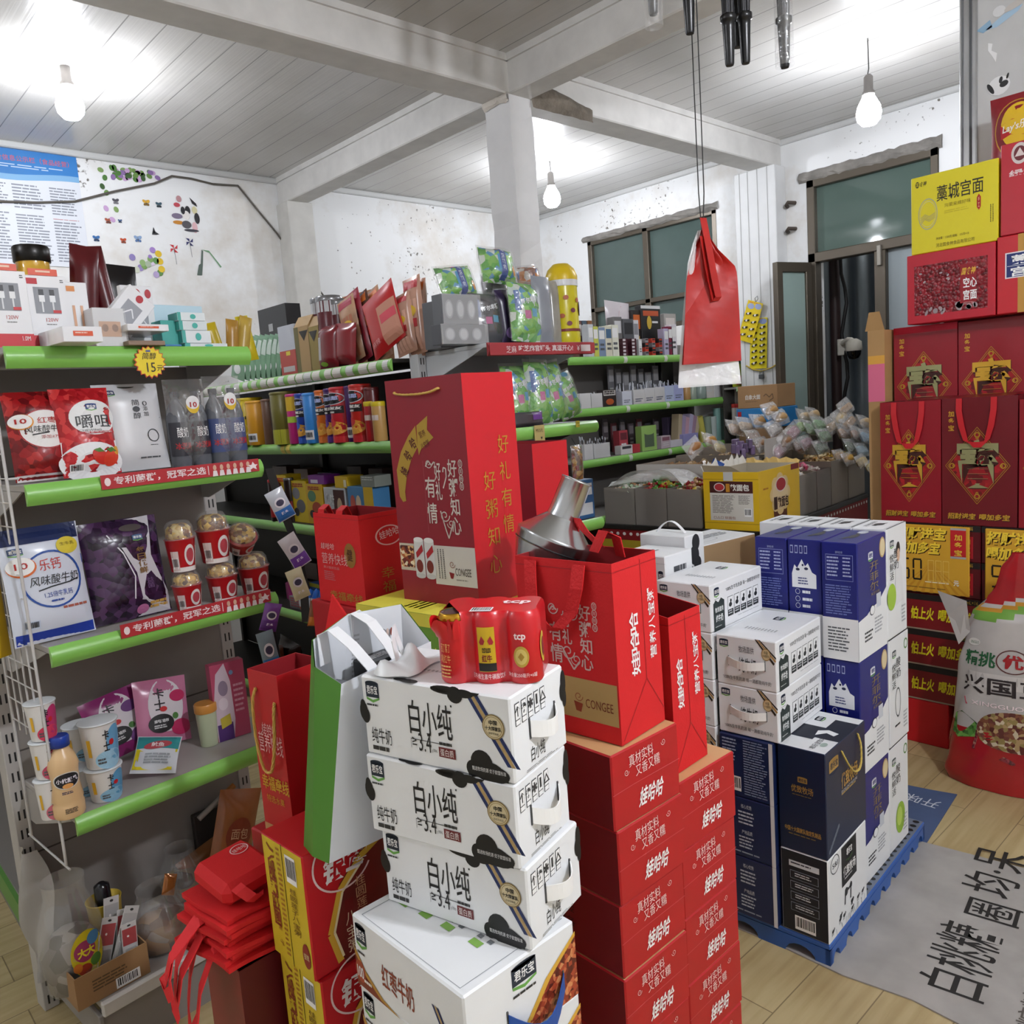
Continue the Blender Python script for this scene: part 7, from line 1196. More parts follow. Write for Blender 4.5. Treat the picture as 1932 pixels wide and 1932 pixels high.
# ---- clip strips of sweets at the aisle end
def clipstrip(label, base, pts, cols, nm):
    t = thing('clip_strip', label, 'clip strip', base, 0); b = B(); b.strip(pts, (.009, -.006, 0), M('#1d1d1f', .5), .0015); b.build('strap', t)
    n = len(cols)
    for k, (f, c, c2, w, h, sx, rl) in enumerate(cols):
        i = f*(len(pts)-1); a = int(i); p = V3(pts[a]).lerp(V3(pts[min(a+1, len(pts)-1)]), i-a); t2 = thing('snack_packet', f'{nm[k]} packet hanging on the {"outer" if sx > 0 else "inner"} clip strip beside the yogurt shelf', 'snack packet', V3(base)+p+V3((.014*sx, -.022, -h)), 0, 'packets on the clip strips', (R_(4), R_(rl), R_(-12))); bb = B(); fr = pillow(bb, w, h, .014, M(c, .22)); bb.rect(fr, .03, .62, .97, .97, c2, 2, 8, 4); bb.ell(fr, .5, .42, .3, .16, '#d8d4d8', 3); bb.ell(fr, .5, .42, .22, .1, '#3a3850', 4); bb.txt(fr, '趣多', .3, .70, .1, '#e8e4f0', .4, e=4, b=.02); bb.build('packet_body', t2)
P = V3((.935, 1.985, 0))
clipstrip('black clip strip of sweet packets hanging outermost beside the yogurt shelf', V3((P.x+.03, P.y-.01, 1.33)), [(0, 0, 0), (.02, .0, -.1), (.05, 0, -.2), (.06, 0, -.3), (.055, 0, -.42)], [(.12, '#b4b8c0', '#2a6ab4', .05, .085, 1, -22), (.42, '#c9c6cc', '#6a3a9a', .05, .095, 1, -26), (.66, '#cfcaa8', '#c8c09a', .045, .085, -1, -14), (.88, '#8a5a3a', '#c87a2a', .05, .07, 1, 12)], ['white and blue', 'white and violet', 'cream', 'brown and orange'])
clipstrip('black clip strip of sweet packets hanging innermost beside the yogurt shelf', V3((P.x-.005, P.y+.03, .99)), [(0, 0, 0), (.01, 0, -.12), (.02, 0, -.26), (.015, 0, -.42)], [(.02, '#7a4a9a', '#5a2a7a', .045, .075, -1, 18), (.22, '#7a8a94', '#2a6aa4', .045, .12, -1, -8), (.62, '#8a9098', '#2a5a8a', .045, .115, -1, -4)], ['violet', 'grey and blue upper', 'grey and blue lower'])
# ================================================================ the snack gondola beyond, its end shelf, the stationery shelf
BLKS = M('#26241f', .5); XC = 1.745; CW_ = 2.395
G = thing('snack_gondola', 'long snack gondola with dark tiers and green price rails running to the far wall', 'shelf', (XC, 4.90, 0), -90)
tg = []; q = random.Random(12); x = .02
while x < .99: 
    wd = q.choice((.022, .026)); tg.append((x, min(.995, x+wd), q.choice(['#d9d6cc', '#cfd0cc', '#dedbd0', '#c8cabf']))); x += wd+q.choice((.002, .004, .016))
ZC_ = (1.600, 1.300, .940, .520)
for i, z in enumerate(ZC_): shelf(G, CW_, .36, z, BLKS, GREENR, tg if i == 0 else ([(.42, .435, '#d8c65a'), (.44, .455, '#d8c65a'), (.62, .636, '#d8c65a'), (.64, .656, '#d8c65a')] if i == 1 else None), br=False)
B().box(0, .36, .1, CW_, .37, 1.62, BLKS).build('back_panel', G); b = B().box(0, 0, .06, CW_, .36, .10, BLKS, .003); b.box(0, .01, 0, CW_, .03, .06, M('#6e6c68', .5)); bo = b.build('base_deck', G); rail(bo, CW_, .055, GREENR, .05)
for x in (0, 1.2): B().box(x, .335, 0, x+.03, .36, 1.62, M('#3a3936', .4), .002).build('upright', G)
CP = PL((XC, 3, 0), -90); CZ = [z+.0455 for z in ZC_]+[.1055]
# top tier
for i in range(9):
    x = 446+i*9.5; bigpack(f'{ORD[i]} green and white sweet packet in the slanting row on the snack gondola', x-9, x+16, 642-i*.5, 722-i*3.2, M('#6f9a78', .25, var=.3), 14, .02+.006*i, .012, 'sweet_packet', CP, CZ[0], lambda b, f: (b.rect(f, .05, .05, .95, .42, '#c4d4c8', 1.5, 8, 3), b.ell(f, .5, .75, .25, .12, '#d8dcd8', 2)))
for i, (lb, xl, xr, yt, yb, c, art) in enumerate((('pale gift box with a red lower half on the top tier of the snack gondola', 532, 563, 612, 706, '#b9bcc4', lambda b, f: (b.rect(f, 0, .5, 1, 1, '#b0483e', 1), b.rect(f, .4, .52, .65, .6, '#d8c83a', 2), b.rect(f, .15, .82, .85, .93, '#b8b4b0', 2))), ('olive and brown window bag with a pointed top, first on the snack gondola', 562, 590, 600, 704, '#a98a5a', lambda b, f: (b.rect(f, 0, 0, .3, 1, '#6a6238', 1), b.poly(f, [(.35, .1), (.65, .32), (.95, .1)], '#1f1c16', 1.5))), ('olive and brown window bag with a pointed top, second on the snack gondola', 588, 608, 600, 698, '#8f7c3e', lambda b, f: b.poly(f, [(.1, .1), (.5, .34), (.9, .1)], '#1f1c16', 1.5)))):
    t, wd, h = boxy('window_bag' if i else 'gift_box', lb, 'food box', CP, xl, xr, yt+(14 if i else 0), yb, CZ[0], M(c, .5), art, .06, .03)
    if i: B().add([(-wd/2, 0, h), (wd/2, 0, h), (wd/2, .06, h), (-wd/2, .06, h), (-wd/2, .03, h+.045), (wd/2, .03, h+.045)], [(0, 1, 5, 4), (2, 3, 4, 5), (1, 2, 5), (3, 0, 4)], M('#a98a5a', .6)).build('folded_top', t)
t, wd, h = boxy('storage_box', 'black box with small white print behind the snack gondola goods', 'box', CP, 492, 545, 577, 650, CZ[0], M('#1a1a1c', .4), lambda b, f: (b.rect(f, .35, .22, .5, .32, '#9a9a9a', 1), b.rect(f, .3, .68, .75, .76, '#8a8a8a', 1)), .08, .22); boxy('storage_box', 'kraft brown carton behind the canned goods on the snack gondola', 'box', CP, 651, 712, 551, 680, CZ[0], M('#a37248', .7), None, .09, .26)
def can_(label, xl, xr, yt, yb, d, z, m, cap, f2=None, nm='snack_can', cat='can', grp=None, capm=None):
    c, wd, h = CP.fit(xl, xr, yt, yb, d, z); t = thing(nm, label, cat, c+V3((0, 0, .0006)), -90, grp); r = wd/2
    b = B().lathe([(r*.97, 0), (r, .003), (r, h-cap), (r*.99, h-cap+.001)], M(m, .3), 24); fr = FC(r, 0, h-cap, -90, 170)
    if f2: f2(b, fr)
    b.build('can_body', t); B().lathe([(r*1.02, h-cap), (r*1.03, h-cap+.002), (r*1.03, h-.003), (r*.95, h)], capm or M('#8a8a8c', .25, m=.6), 24).build('cap', t); return t
for lb, xl, xr, yt, yb, d in (('maroon tin with a silver top, nearest the black box', 606, 624, 560, 613, .10), ('maroon tin with a silver top, middle of the three', 620, 646, 556, 612, .08), ('maroon tin with a silver top, beside the kraft carton', 643, 663, 562, 614, .10)): can_(lb, xl, xr, yt, 690, d, CZ[0], '#5a1420', .022, lambda b, f: (b.rect(f, 0, .0, 1, .16, '#c4c6c8', 1, 8, 1), b.rect(f, .15, .22, .45, .36, '#d8c65a', 2), b.rect(f, 0, .42, 1, .5, '#c4c2c0', 1.5, 8, 1)), 'food_tin')
MARP = M('#7a1a22', .2, var=.25)
bigpack('clear maroon jujube packet in front of the tins', 604, 640, 614, 698, MARP, 0, .02, .05, plane=CP, z=CZ[0], deco=lambda b, f: (b.rect(f, .05, .1, .35, .8, '#a8a4a4', 1.5, 4, 4), b.ell(f, .4, .9, .2, .05, '#9ac43a', 2))); bigpack('maroon jujube packet with a red corner in front of the tins', 634, 672, 612, 694, M('#8a1c24', .25, var=.2), 5, .03, .05, plane=CP, z=CZ[0])
def sausage(c1, c2):
    def f(b, fr):
        for i in range(4): b.rect(fr, .16+.18*i, .30, .29+.18*i, .95, c1, 2, 2, 8)
        b.rect(fr, .1, .03, .9, .16, c2, 2, 6, 2); b.ell(fr, .5, .45, .3, .08, '#d8b02a', 4); b.rect(fr, .2, .55, .8, .66, '#b8222a', 4, 4, 2)
    return f
SAU = M('#c49a7a', .2, var=.25)
for i, (xl, xr, yt, yb, rl, m, c1, c2, nm) in enumerate(((658, 692, 560, 688, -14, SAU, '#b06a4a', '#a8203a', 'sausage packet with a crimson tip, first of the leaning row'), (676, 706, 545, 684, -16, M('#9a2a3c', .25), '#6a2028', '#a8203a', 'crimson and brown sausage packet, second of the leaning row'), (694, 724, 548, 682, -18, M('#5a3628', .25, var=.3), '#3a241c', '#d8742a', 'dark brown sausage packet with an orange tip in the leaning row'), (714, 744, 540, 680, -16, SAU, '#c08a5a', '#d8742a', 'pale sausage packet with an orange tip in the leaning row'))): bigpack(nm, xl, xr, yt, yb, m, rl, .06+.02*i, .03, plane=CP, z=CZ[0], deco=sausage(c1, c2), lean=2)
bigpack('big bright red gluten snack packet leaning in the row', 706, 772, 556, 680, M('#c01a1c', .3, var=.08), -20, .03, .04, plane=CP, z=CZ[0], deco=lambda b, f: (b.txt(f, '麻辣', .1, .75, .1, '#e8a0a0', .3, e=4), b.rect(f, .5, .3, .98, .95, '#c88a72', 2, 6, 8), b.rect(f, .55, .45, .95, .6, '#d84a5a', 3, 6, 3)), lean=3)
for i, (xl, xr, yt, yb, rl, nm) in enumerate(((752, 790, 556, 676, -10, 'pink noodle snack packet in a clear wrap, before the white bracket'), (774, 808, 520, 672, -6, 'tall pink noodle snack packet with a red tip'), (786, 803, 524, 668, 4, 'orange-tipped noodle snack packet half behind the white bracket'))): bigpack(nm, xl, xr, yt, yb, M('#c99a84', .2, var=.3), rl, .05+.02*i, .04, plane=CP, z=CZ[0], deco=sausage('#d0a08a', ('#b8222a', '#b8222a', '#d86a1e')[i]), lean=3)
# second tier: crisp tubes
def crisp(c2):
    def f(b, fr): b.ell(fr, .5, .16, .40, .11, '#15151a', 2, 22); b.ring(fr, .5, .16, .42, .115, .9, '#d8d8e0', 2.5); b.txt(fr, '薯愿', .28, .11, .08, '#b8c4f0', .45, b=.04, e=5); b.rect(fr, .15, .30, .85, .44, '#1c1616', 2, 6, 1); b.txt(fr, '好丽友', .2, .31, .06, '#f0ece8', .6, b=.04, e=5); b.dash(fr, .35, .40, .65, .44, 1, '#f0ece8', 2, .8, 4); b.ell(fr, .5, .72, .42, .13, '#e0a03a', 3, 20); b.ell(fr, .4, .62, .2, .08, c2, 4, 16); b.rect(fr, 0, .88, 1, 1, c2, 2.5, 8, 1)
    return f
def blank(b, f): b.rect(f, .35, .72, .75, .92, '#e0e0e4', 2, 4, 1); b.bars(f, .38, .75, .72, .9, 3)
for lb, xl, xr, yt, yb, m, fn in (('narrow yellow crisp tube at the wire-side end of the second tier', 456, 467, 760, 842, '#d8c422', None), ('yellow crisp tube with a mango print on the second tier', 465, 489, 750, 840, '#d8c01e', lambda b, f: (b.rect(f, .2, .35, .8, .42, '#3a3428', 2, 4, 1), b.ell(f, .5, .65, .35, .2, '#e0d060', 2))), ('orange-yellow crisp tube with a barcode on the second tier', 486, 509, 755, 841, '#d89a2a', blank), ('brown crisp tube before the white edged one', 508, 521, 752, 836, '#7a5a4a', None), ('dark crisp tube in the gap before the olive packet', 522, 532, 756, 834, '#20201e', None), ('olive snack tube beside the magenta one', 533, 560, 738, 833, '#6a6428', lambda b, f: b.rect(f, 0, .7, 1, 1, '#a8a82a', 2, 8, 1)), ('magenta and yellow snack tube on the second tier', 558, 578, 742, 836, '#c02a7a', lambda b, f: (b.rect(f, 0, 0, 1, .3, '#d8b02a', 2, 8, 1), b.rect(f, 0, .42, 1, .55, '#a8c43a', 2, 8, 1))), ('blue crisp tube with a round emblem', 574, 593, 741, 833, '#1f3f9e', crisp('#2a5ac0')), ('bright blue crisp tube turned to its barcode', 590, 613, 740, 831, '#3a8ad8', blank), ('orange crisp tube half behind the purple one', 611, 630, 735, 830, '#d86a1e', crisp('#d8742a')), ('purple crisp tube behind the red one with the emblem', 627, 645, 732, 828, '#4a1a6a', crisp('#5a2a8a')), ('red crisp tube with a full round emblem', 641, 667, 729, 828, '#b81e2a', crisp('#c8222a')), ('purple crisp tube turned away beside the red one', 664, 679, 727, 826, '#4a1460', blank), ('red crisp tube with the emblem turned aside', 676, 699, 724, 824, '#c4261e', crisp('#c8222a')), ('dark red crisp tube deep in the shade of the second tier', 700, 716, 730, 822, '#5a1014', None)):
    can_(lb, xl, xr, yt, yb, .03, CZ[1], m, .012, fn, 'crisp_tube', grp='crisp tubes on the second tier', capm=M(m, .4))
for lb, xl, xr, yt, yb, m in (('small red biscuit pot with a yellow lid', 697, 711, 757, 823, '#b01e26'), ('tan biscuit pot with a yellow lid beside the gift bag', 711, 726, 757, 823, '#c49a5a')): can_(lb, xl, xr, yt, yb, .02, CZ[1], m, .018, lambda b, f: b.rect(f, .2, .25, .8, .4, '#d8c8c0', 2, 4, 1), 'biscuit_pot', capm=M('#d8c01e', .4))
# third tier: toy and sweet boxes
def toy(c2, c3):
    def f(b, fr): b.ell(fr, .35, .30, .24, .14, c2, 1.5); b.ell(fr, .6, .6, .28, .16, c3, 2); b.ell(fr, .3, .75, .16, .1, '#2a2826', 2.4); b.dash(fr, .15, .06, .85, .16, 2, '#b0402a', 3, .6, 2)
    return f
def sb(label, xl, xr, yt, yb, z, m, art=None, d=.03, dep=.08): return boxy('sweet_box', label, 'sweet box', CP, xl, xr, yt, yb, z, M(m, .4), art, dep, d, 'sweet boxes on the third tier')
can_('small cola bottle on the third tier, beside the yellow boxes', 519, 530, 905, 978, .02, CZ[2], '#2a1416', .012, lambda b, f: b.rect(f, 0, .4, 1, .9, '#a81a1e', 1, 8, 1), 'cola_bottle', 'bottle', capm=M('#b81a20', .4))
_, _, hA = sb('tall thin yellow sweet box beside the cola bottle', 528, 547, 897, 981, CZ[2], '#d8b81e', toy('#7a3028', '#c8922a'))
can_('dark bottle with a red label between yellow boxes', 548, 557, 902, 984, .03, CZ[2], '#241614', .01, lambda b, f: b.rect(f, 0, .5, 1, .8, '#8a1a1e', 1, 8, 1), 'sauce_bottle', 'bottle'); _, _, h1 = sb('yellow sweet box with grey figures on the third tier', 554, 583, 908, 982, CZ[2], '#e0c41e', toy('#8a8a92', '#6a6a70')); _, _, h2 = sb('yellow sweet box with a recycling mark on the third tier', 582, 613, 914, 978, CZ[2], '#d8ae22', toy('#5a8a6a', '#b04a2a')); _, _, h3 = sb('white and brown comic sweet box on the third tier', 615, 655, 921, 975, CZ[2], '#c4c8cc', lambda b, f: (b.rect(f, .45, .05, .95, .75, '#4a2420', 1), b.txt(f, '趣味', .08, .15, .3, '#e8e8e8', .4, b=.03), b.ell(f, .72, .5, .12, .25, '#c8b090', 2))); _, _, h4 = sb('blue and yellow sweet box beside the red cloth bag', 659, 707, 919, 972, CZ[2], '#4a86b8', lambda b, f: (b.rect(f, .64, 0, 1, 1, '#d8b42a', 1), b.ell(f, .2, .4, .1, .2, '#c05a4a', 2), b.ell(f, .42, .4, .1, .2, '#d8c0a0', 2)))
sb('purple flat sweet box on top of the yellow ones', 582, 612, 897, 914, CZ[2]+h2+.0008, '#7a2a8a', lambda b, f: b.rect(f, .15, .5, .6, .9, '#d8d0dc', 1), .03); sb('yellow flat sweet box on top of the comic box', 632, 656, 899, 918, CZ[2]+h3+.0008, '#d8b422', lambda b, f: b.rect(f, .7, .3, .9, .9, '#e8e0c0', 1), .03); sb('grey flat sweet box on top of the blue one', 681, 707, 898, 917, CZ[2]+h4+.0008, '#8a9088', lambda b, f: b.dash(f, .1, .1, .9, .5, 2, '#d8dcd8', 3), .03)
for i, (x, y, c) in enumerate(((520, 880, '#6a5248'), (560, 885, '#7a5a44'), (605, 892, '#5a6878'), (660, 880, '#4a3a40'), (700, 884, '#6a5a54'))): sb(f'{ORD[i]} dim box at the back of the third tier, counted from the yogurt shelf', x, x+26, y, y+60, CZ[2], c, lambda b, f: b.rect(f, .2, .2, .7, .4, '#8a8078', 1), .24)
# fourth tier and base
for i in range(4):
    x = 572+i*11.5; c, wd, h = CP.fit(x, x+12, 1112, 1150, .03, CZ[3]); t = thing('chocolate_egg', f'{ORD[i]} blue-topped toy egg on the fourth tier of the snack gondola', 'toy egg', c+V3((0, 0, .0006)), -90, 'toy eggs on the fourth tier'); r = wd*.5
    B().lathe([(r*.4, 0), (r*.8, .006), (r*.95, h*.25)], M('#d0502a', .3), 16).build('lower_half', t); B().lathe([(r*.95, h*.25), (r, h*.42), (r*.85, h*.66)], M('#e4e4ea', .3), 16).build('middle_band', t); B().lathe([(r*.85, h*.66), (r*.5, h*.9), (.001, h)], M('#2a62b8', .3), 16).build('upper_half', t)
for i, (xl, xr, yt, yb, c, nm) in enumerate(((552, 563, 1098, 1122, '#d84aa0', 'pink plastic cup standing behind the toy eggs'), (546, 552, 1100, 1118, '#d860b0', 'slim pink plastic cup beside the other'), (568, 578, 1094, 1122, '#7ab03a', 'lime green plastic cup behind the toy eggs'))): can_(nm, xl, xr, yt, yb+18, .12, CZ[3], c, .003, None, 'plastic_cup', 'cup', capm=M(c, .4))
sb('blue toy box with a yellow lid behind the toy eggs', 588, 606, 1102, 1140, CZ[3], '#2a62b8', lambda b, f: b.rect(f, 0, 0, 1, .2, '#d8d03a', 1), .14); sb('pale blister tray of trinkets beside the toy eggs', 548, 572, 1128, 1150, CZ[3], '#8a8488', lambda b, f: b.dash(f, .1, .1, .9, .9, 4, '#c04a5a', 6), .02); sb('brown low box on the fourth tier behind the cups', 552, 600, 1060, 1094, CZ[3]+.09, '#5a4234', None, .2); sb('dark box stack holder on the fourth tier', 552, 600, 1095, 1140, CZ[3], '#3a2e28', None, .2)
bigpack('dark brown snack bag on the base of the snack gondola', 530, 566, 1215, 1300, M('#3a1c18', .25, var=.3), 8, .1, .08, plane=CP, z=CZ[4]); bigpack('brown snack bag with orange corner on the base of the snack gondola', 508, 545, 1230, 1310, M('#6a3420', .25, var=.4), -10, .05, .06, plane=CP, z=CZ[4]); bigpack('red and white biscuit bag low on the base of the snack gondola', 536, 556, 1262, 1305, M('#c4a0a0', .25, var=.3), 0, .03, .05, plane=CP, z=CZ[4], deco=lambda b, f: b.ell(f, .5, .3, .3, .15, '#b02a30', 2))
# ---- end shelf of the snack gondola
EO = V3((1.85, 2.10, 0)); EW = .53
E_ = thing('end_shelf', 'white steel end shelf of the snack gondola with clear bags of green sweets', 'shelf', EO, 0); WST = M('#d3d8dc', .35); ZE = (1.615, 1.320, .945, .52)
REDRAIL = M('#a2343a', .3)
for i, z in enumerate(ZE): shelf(E_, EW, .34, z, WST if i == 0 else M('#4a4844', .5), REDRAIL if i == 0 else GREENR, h=.045)
uprights(E_, EW, .345, 1.80, m='#e0e4e8'); B().box(0, .345, .1, EW, .355, 1.80, M('#8f9398', .5)).build('back_panel', E_); B().box(0, 0, 0, EW, .34, .12, M('#5a5854', .5), .003).build('base_deck', E_)
b = B(); fr = FR((0, -.016, 1.657), (1, 0, 0), (0, 0, -1), EW, .04); b.rect(fr, .0, 0, 1, 1, '#a2343a', 0); b.txt(fr, '芝麻', .14, .25, .6, '#e4d4d4', .09, e=2); b.txt(fr, '吃芝麻官罐头 真逗开心!', .25, .2, .55, '#e4d4d4', .52, b=.02, e=2); b.txt(fr, '¥', .81, .25, .5, '#e4d4d4', .03, e=2); b.rect(fr, .85, .2, .95, .8, '#d4c8c8', 2); b.build('rail_print', E_)
EP = PL(EO, 0); EZ = [z+.0447 for z in ZE]
GRS = VOR('green_sweets', ['#5aa83a', '#8ac85a', '#d8e0d4', '#3f8a2e', '#7ab84a', '#c8d8d0', '#4a90b8'], 42, .25, .2)
def sweetbag(label, xl, xr, yt, yb, z, d, roll, m=None, tag_=True, T=.07, lean=6, turn=0):
    def deco(b, f):
        if tag_: b.poly(f, [(.15, .30), (.75, .18), (.80, .36), (.2, .50)], '#1d2330', 4); b.txt(f, '阿尔卑斯', .2, .315, .11, '#e4e8ec', .52, b=.03, rot=-14, e=8); b.rect(f, .3, .5, .48, .64, '#c0508a', 5, 3, 3); b.rect(f, .52, .46, .7, .6, '#3a9ac0', 5, 3, 3); b.rect(f, .08, .16, .2, .5, '#2a5aa0', 4, 2, 4)
    t, wd, h = bigpack(label, xl, xr, yt, yb, m or GRS, roll, d, T, 'sweet_bag', EP, z, deco, turn, lean)
    b = B(); pillow(b, wd*1.06, h*1.05, T*1.25, FILM, 10, 12, pinch=.02); b.build('clear_wrap', t); return t
def topbag(label, px, py, wd, hh, rx, rl):
    P = EP.hit(px, py, .15); t = thing('sweet_bag', label, 'sweet bag', P, 0, 'clear bags of sweets piled on top', (R_(rx), R_(rl), R_(-6))); b = B(); fr = pillow(b, wd, hh, .09, GRS); b.rect(fr, .40, .04, .58, .96, '#2a4a9a', 4, 2, 10); b.txt(fr, '荷氏薄荷', .52, .1, .1, '#d4dcec', .6, rot=90, e=8, b=.02); b.rect(fr, .34, .3, .4, .75, '#3a9ac8', 4, 2, 6); b.ell(fr, .82, .7, .06, .14, '#d8902a', 4); b.ell(fr, .36, .12, .05, .05, '#c03a8a', 5); b.build('bag_body', t); b = B(); pillow(b, wd*1.08, hh*1.06, .105, FILM, 10, 12, pinch=.02); b.build('clear_wrap', t)
    return t
topbag('clear bag of green mints with a blue band, on top over the blister packs', 872, 566, .145, .125, -18, -6); topbag('highest clear bag of green mints with a blue band, on top of the pile', 944, 536, .15, .135, -16, 4)
for lb, px, py, wd, hh, m, rl in (('clear bag of grey wrapped pieces under the top mint bag', 940, 572, .12, .10, VOR('grey_pieces', ['#8a8890', '#3a3a40', '#b4b2b8', '#5a5860'], 30, .3, .3), 0), ('clear bag of orange and blue sweets behind the mint bags', 1006, 556, .10, .11, VOR('orange_pieces', ['#c87a3a', '#8a5a4a', '#d8d0c8', '#4a6aa0', '#a8643a'], 45, .25, .3), -8)):
    P = EP.hit(px, py, .22); t = thing('sweet_bag', lb, 'sweet bag', P, 0, 'clear bags of sweets piled on top', (R_(-10), R_(rl), 0)); b = B(); pillow(b, wd, hh, .09, m); b.build('bag_body', t); b = B(); pillow(b, wd*1.08, hh*1.06, .1, FILM, 10, 10); b.build('clear_wrap', t)
# backing that the piled bags rest on
for i, (xl, xr, c) in enumerate(((832, 905, '#5e6064'), (905, 985, '#4a4a50'), (985, 1040, '#6a6a70'))): boxy('display_tray', f'{ORD[i]} grey display box carrying the piled sweet bags, from the white bracket', 'tray', EP, xl, xr, (568, 556, 552)[i], 640, EZ[0], M(c, .45), None, .09, .17, 'grey display boxes')
def blist(b, f):
    for i in range(3): b.ell(f, .2+.3*i, .5, .11, .32, '#9a9ca0', 1); b.ell(f, .2+.3*i, .5, .08, .25, '#c4c6ca', 2)
t, wd, h = boxy('earphone_pack', 'clear blister box of grey earphone cases, lower, beside the white bracket', 'blister pack', EP, 836, 920, 612, 668, EZ[0], M('#55585e', .35), blist, .05, .05, 'clear blister boxes'); B().box(-wd/2-.003, -.012, 0, wd/2+.003, -.009, h, PLAST).box(-wd/2, -.008, 0, -wd/2+.002, -.001, h, PLAST).build('clear_front', t)
t2, wd, h2 = boxy('earphone_pack', 'clear blister box of grey earphone cases, upper, beside the white bracket', 'blister pack', EP, 836, 905, 556, 610, EZ[0]+h+.001, M('#6a6d72', .35), blist, .05, .06, 'clear blister boxes'); B().box(-wd/2-.003, -.012, 0, wd/2+.003, -.009, h2, PLAST).build('clear_front', t2)
sweetbag('dark sweet bag with a tilted white label behind the blister boxes', 892, 952, 556, 645, EZ[0], .11, 2, M('#2c2a34', .25, var=.2)); bigpack('slim dark violet sweet bag beside the green one', 948, 974, 548, 650, M('#2a1c40', .25, var=.2), -3, .1, .04, 'sweet_bag', EP, EZ[0], lambda b, f: b.ell(f, .5, .8, .3, .1, '#8a6aa8', 3)); sweetbag('green sweet bag with a tilted white label on the red-railed tier', 968, 1024, 536, 652, EZ[0], .05, 3)
bigpack('clear sleeve of grey paper packs on the red-railed tier', 1012, 1046, 522, 645, M('#8c9098', .3, var=.1), 2, .05, .05, 'sweet_bag', EP, EZ[0]); bigpack('narrow clear sleeve beside the yellow jar', 1040, 1060, 530, 640, M('#9a968c', .2, var=.2), 3, .06, .03, 'sweet_bag', EP, EZ[0])
c, wd, h = EP.fit(1044, 1088, 498, 640, .10, EZ[0]); t = thing('candy_tower', 'tall yellow candy tower with a domed yellow lid at the end of the red-railed tier', 'candy jar', c+V3((0, 0, .0006)), 0); r = wd*.46
b = B().lathe([(r*.95, 0), (r, .006), (r, h*.14), (r*.97, h*.15), (r*.97, h*.78)], M('#cfc21e', .25), 26); f = FC(r, h*.15, h*.78, -90, 170); b.rect(f, 0, .0, 1, .12, '#d8dadc', 2, 12, 1)
for i, (x, y) in enumerate(((.3, .35), (.45, .6), (.2, .7), (.35, .85), (.6, .4))): b.ell(f, x, y, .06, .045, ('#b0603a', '#7a3a4a')[i % 2], 2)
b.ell(f, .8, .55, .16, .14, '#5a1a2a', 3); b.ell(f, .8, .55, .1, .08, '#c4b0b4', 4); b.rect(f, 0, .95, 1, 1, '#7a2a2e', 2, 12, 1); b.build('tower_body', t); B().lathe([(r*1.02, h*.78), (r*1.03, h*.83), (r*.85, h*.92), (r*.5, h*.985), (.001, h)], M('#d8b81a', .35), 26).build('dome_lid', t)
for lb, xl, xr, yt, yb, d, rl in (('green sweet bag on the middle tier, behind the tall gift bag', 958, 1010, 690, 800, .08, 0), ('green sweet bag with a tilted white label on the middle tier', 1000, 1044, 684, 796, .05, 2), ('green sweet bag leaning towards the stationery on the middle tier', 1030, 1076, 690, 792, .06, -8), ('greyish sweet bag slumped at the end of the middle tier', 1062, 1100, 710, 790, .05, -16)): sweetbag(lb, xl, xr, yt, yb, EZ[1], d, rl)
for o_, (lb, xl, xr, yt, yb, c, d) in enumerate((('flat dark packet with a purple corner on the middle tier', 966, 1026, 778, 800, '#4a4448', .0),)): bigpack(lb, xl, xr, yt, yb, M(c, .25, var=.2), 0, d+.02, .03, 'sweet_bag', EP, EZ[1], lambda b, f: b.rect(f, .6, .1, .95, .6, '#6a3a8a', 3, 4, 3))
for lb, px, py, c, t1 in (('tan handwritten price card hanging on the green rail of the end shelf', 1018, 818, '#b8a468', 'M5.5元'), ('small yellow price tag on the green rail of the end shelf', 1090, 800, '#c8b83a', '¥4')):
    P = EP.hit(px, py, -.020); s = .05 if 'tan' in lb else .02; t = thing('price_card', lb, 'price card', (P.x, P.y, P.z), 0, 'price cards on the end shelf'); b = B().box(-s/2, -.001, -s*.6, s/2, .001, s*.6, M(c, .6)); fr = FR((-s/2, -.001, s*.6), (1, 0, 0), (0, 0, -1), s, s*1.2); b.txt(fr, t1, .12, .2, .22, '#2a2620', .7); b.poly(fr, [(.55, .7), (.75, .7), (.65, .88)], '#1a1812', 2); b.build('card', t)
P = EP.hit(1086, 825, -.03); t = thing('snack_packet', 'clear packet of mixed nuts hanging at the corner of the end shelf', 'snack packet', (P.x, P.y, EP.hit(1086, 906, -.03).z), 0); b = B(); fr = pillow(b, .055, .125, .035, VOR('mixed_nuts', ['#a8742a', '#7a4a20', '#8a2a2a', '#c89a4a', '#5a6a2a', '#6a3a1e'], 60, .25, .3)); b.build('packet_body', t); b = B(); pillow(b, .06, .13, .042, FILM, 8, 8); b.build('clear_wrap', t); B().tube([(0, 0, .125), (0, .02, .155)], .0015, '#2a2a2a', 6).build('hook', t)
sb2 = boxy('small_box', 'blue and white box below the nut packet on the lower end tier', 'box', EP, 1090, 1122, 905, 960, EZ[2], M('#2a5a8a', .4), lambda b, f: (b.rect(f, .1, .1, .9, .4, '#c8ccd0', 1), b.rect(f, .1, .6, .9, .9, '#c8ccd0', 1)), .05, .02)
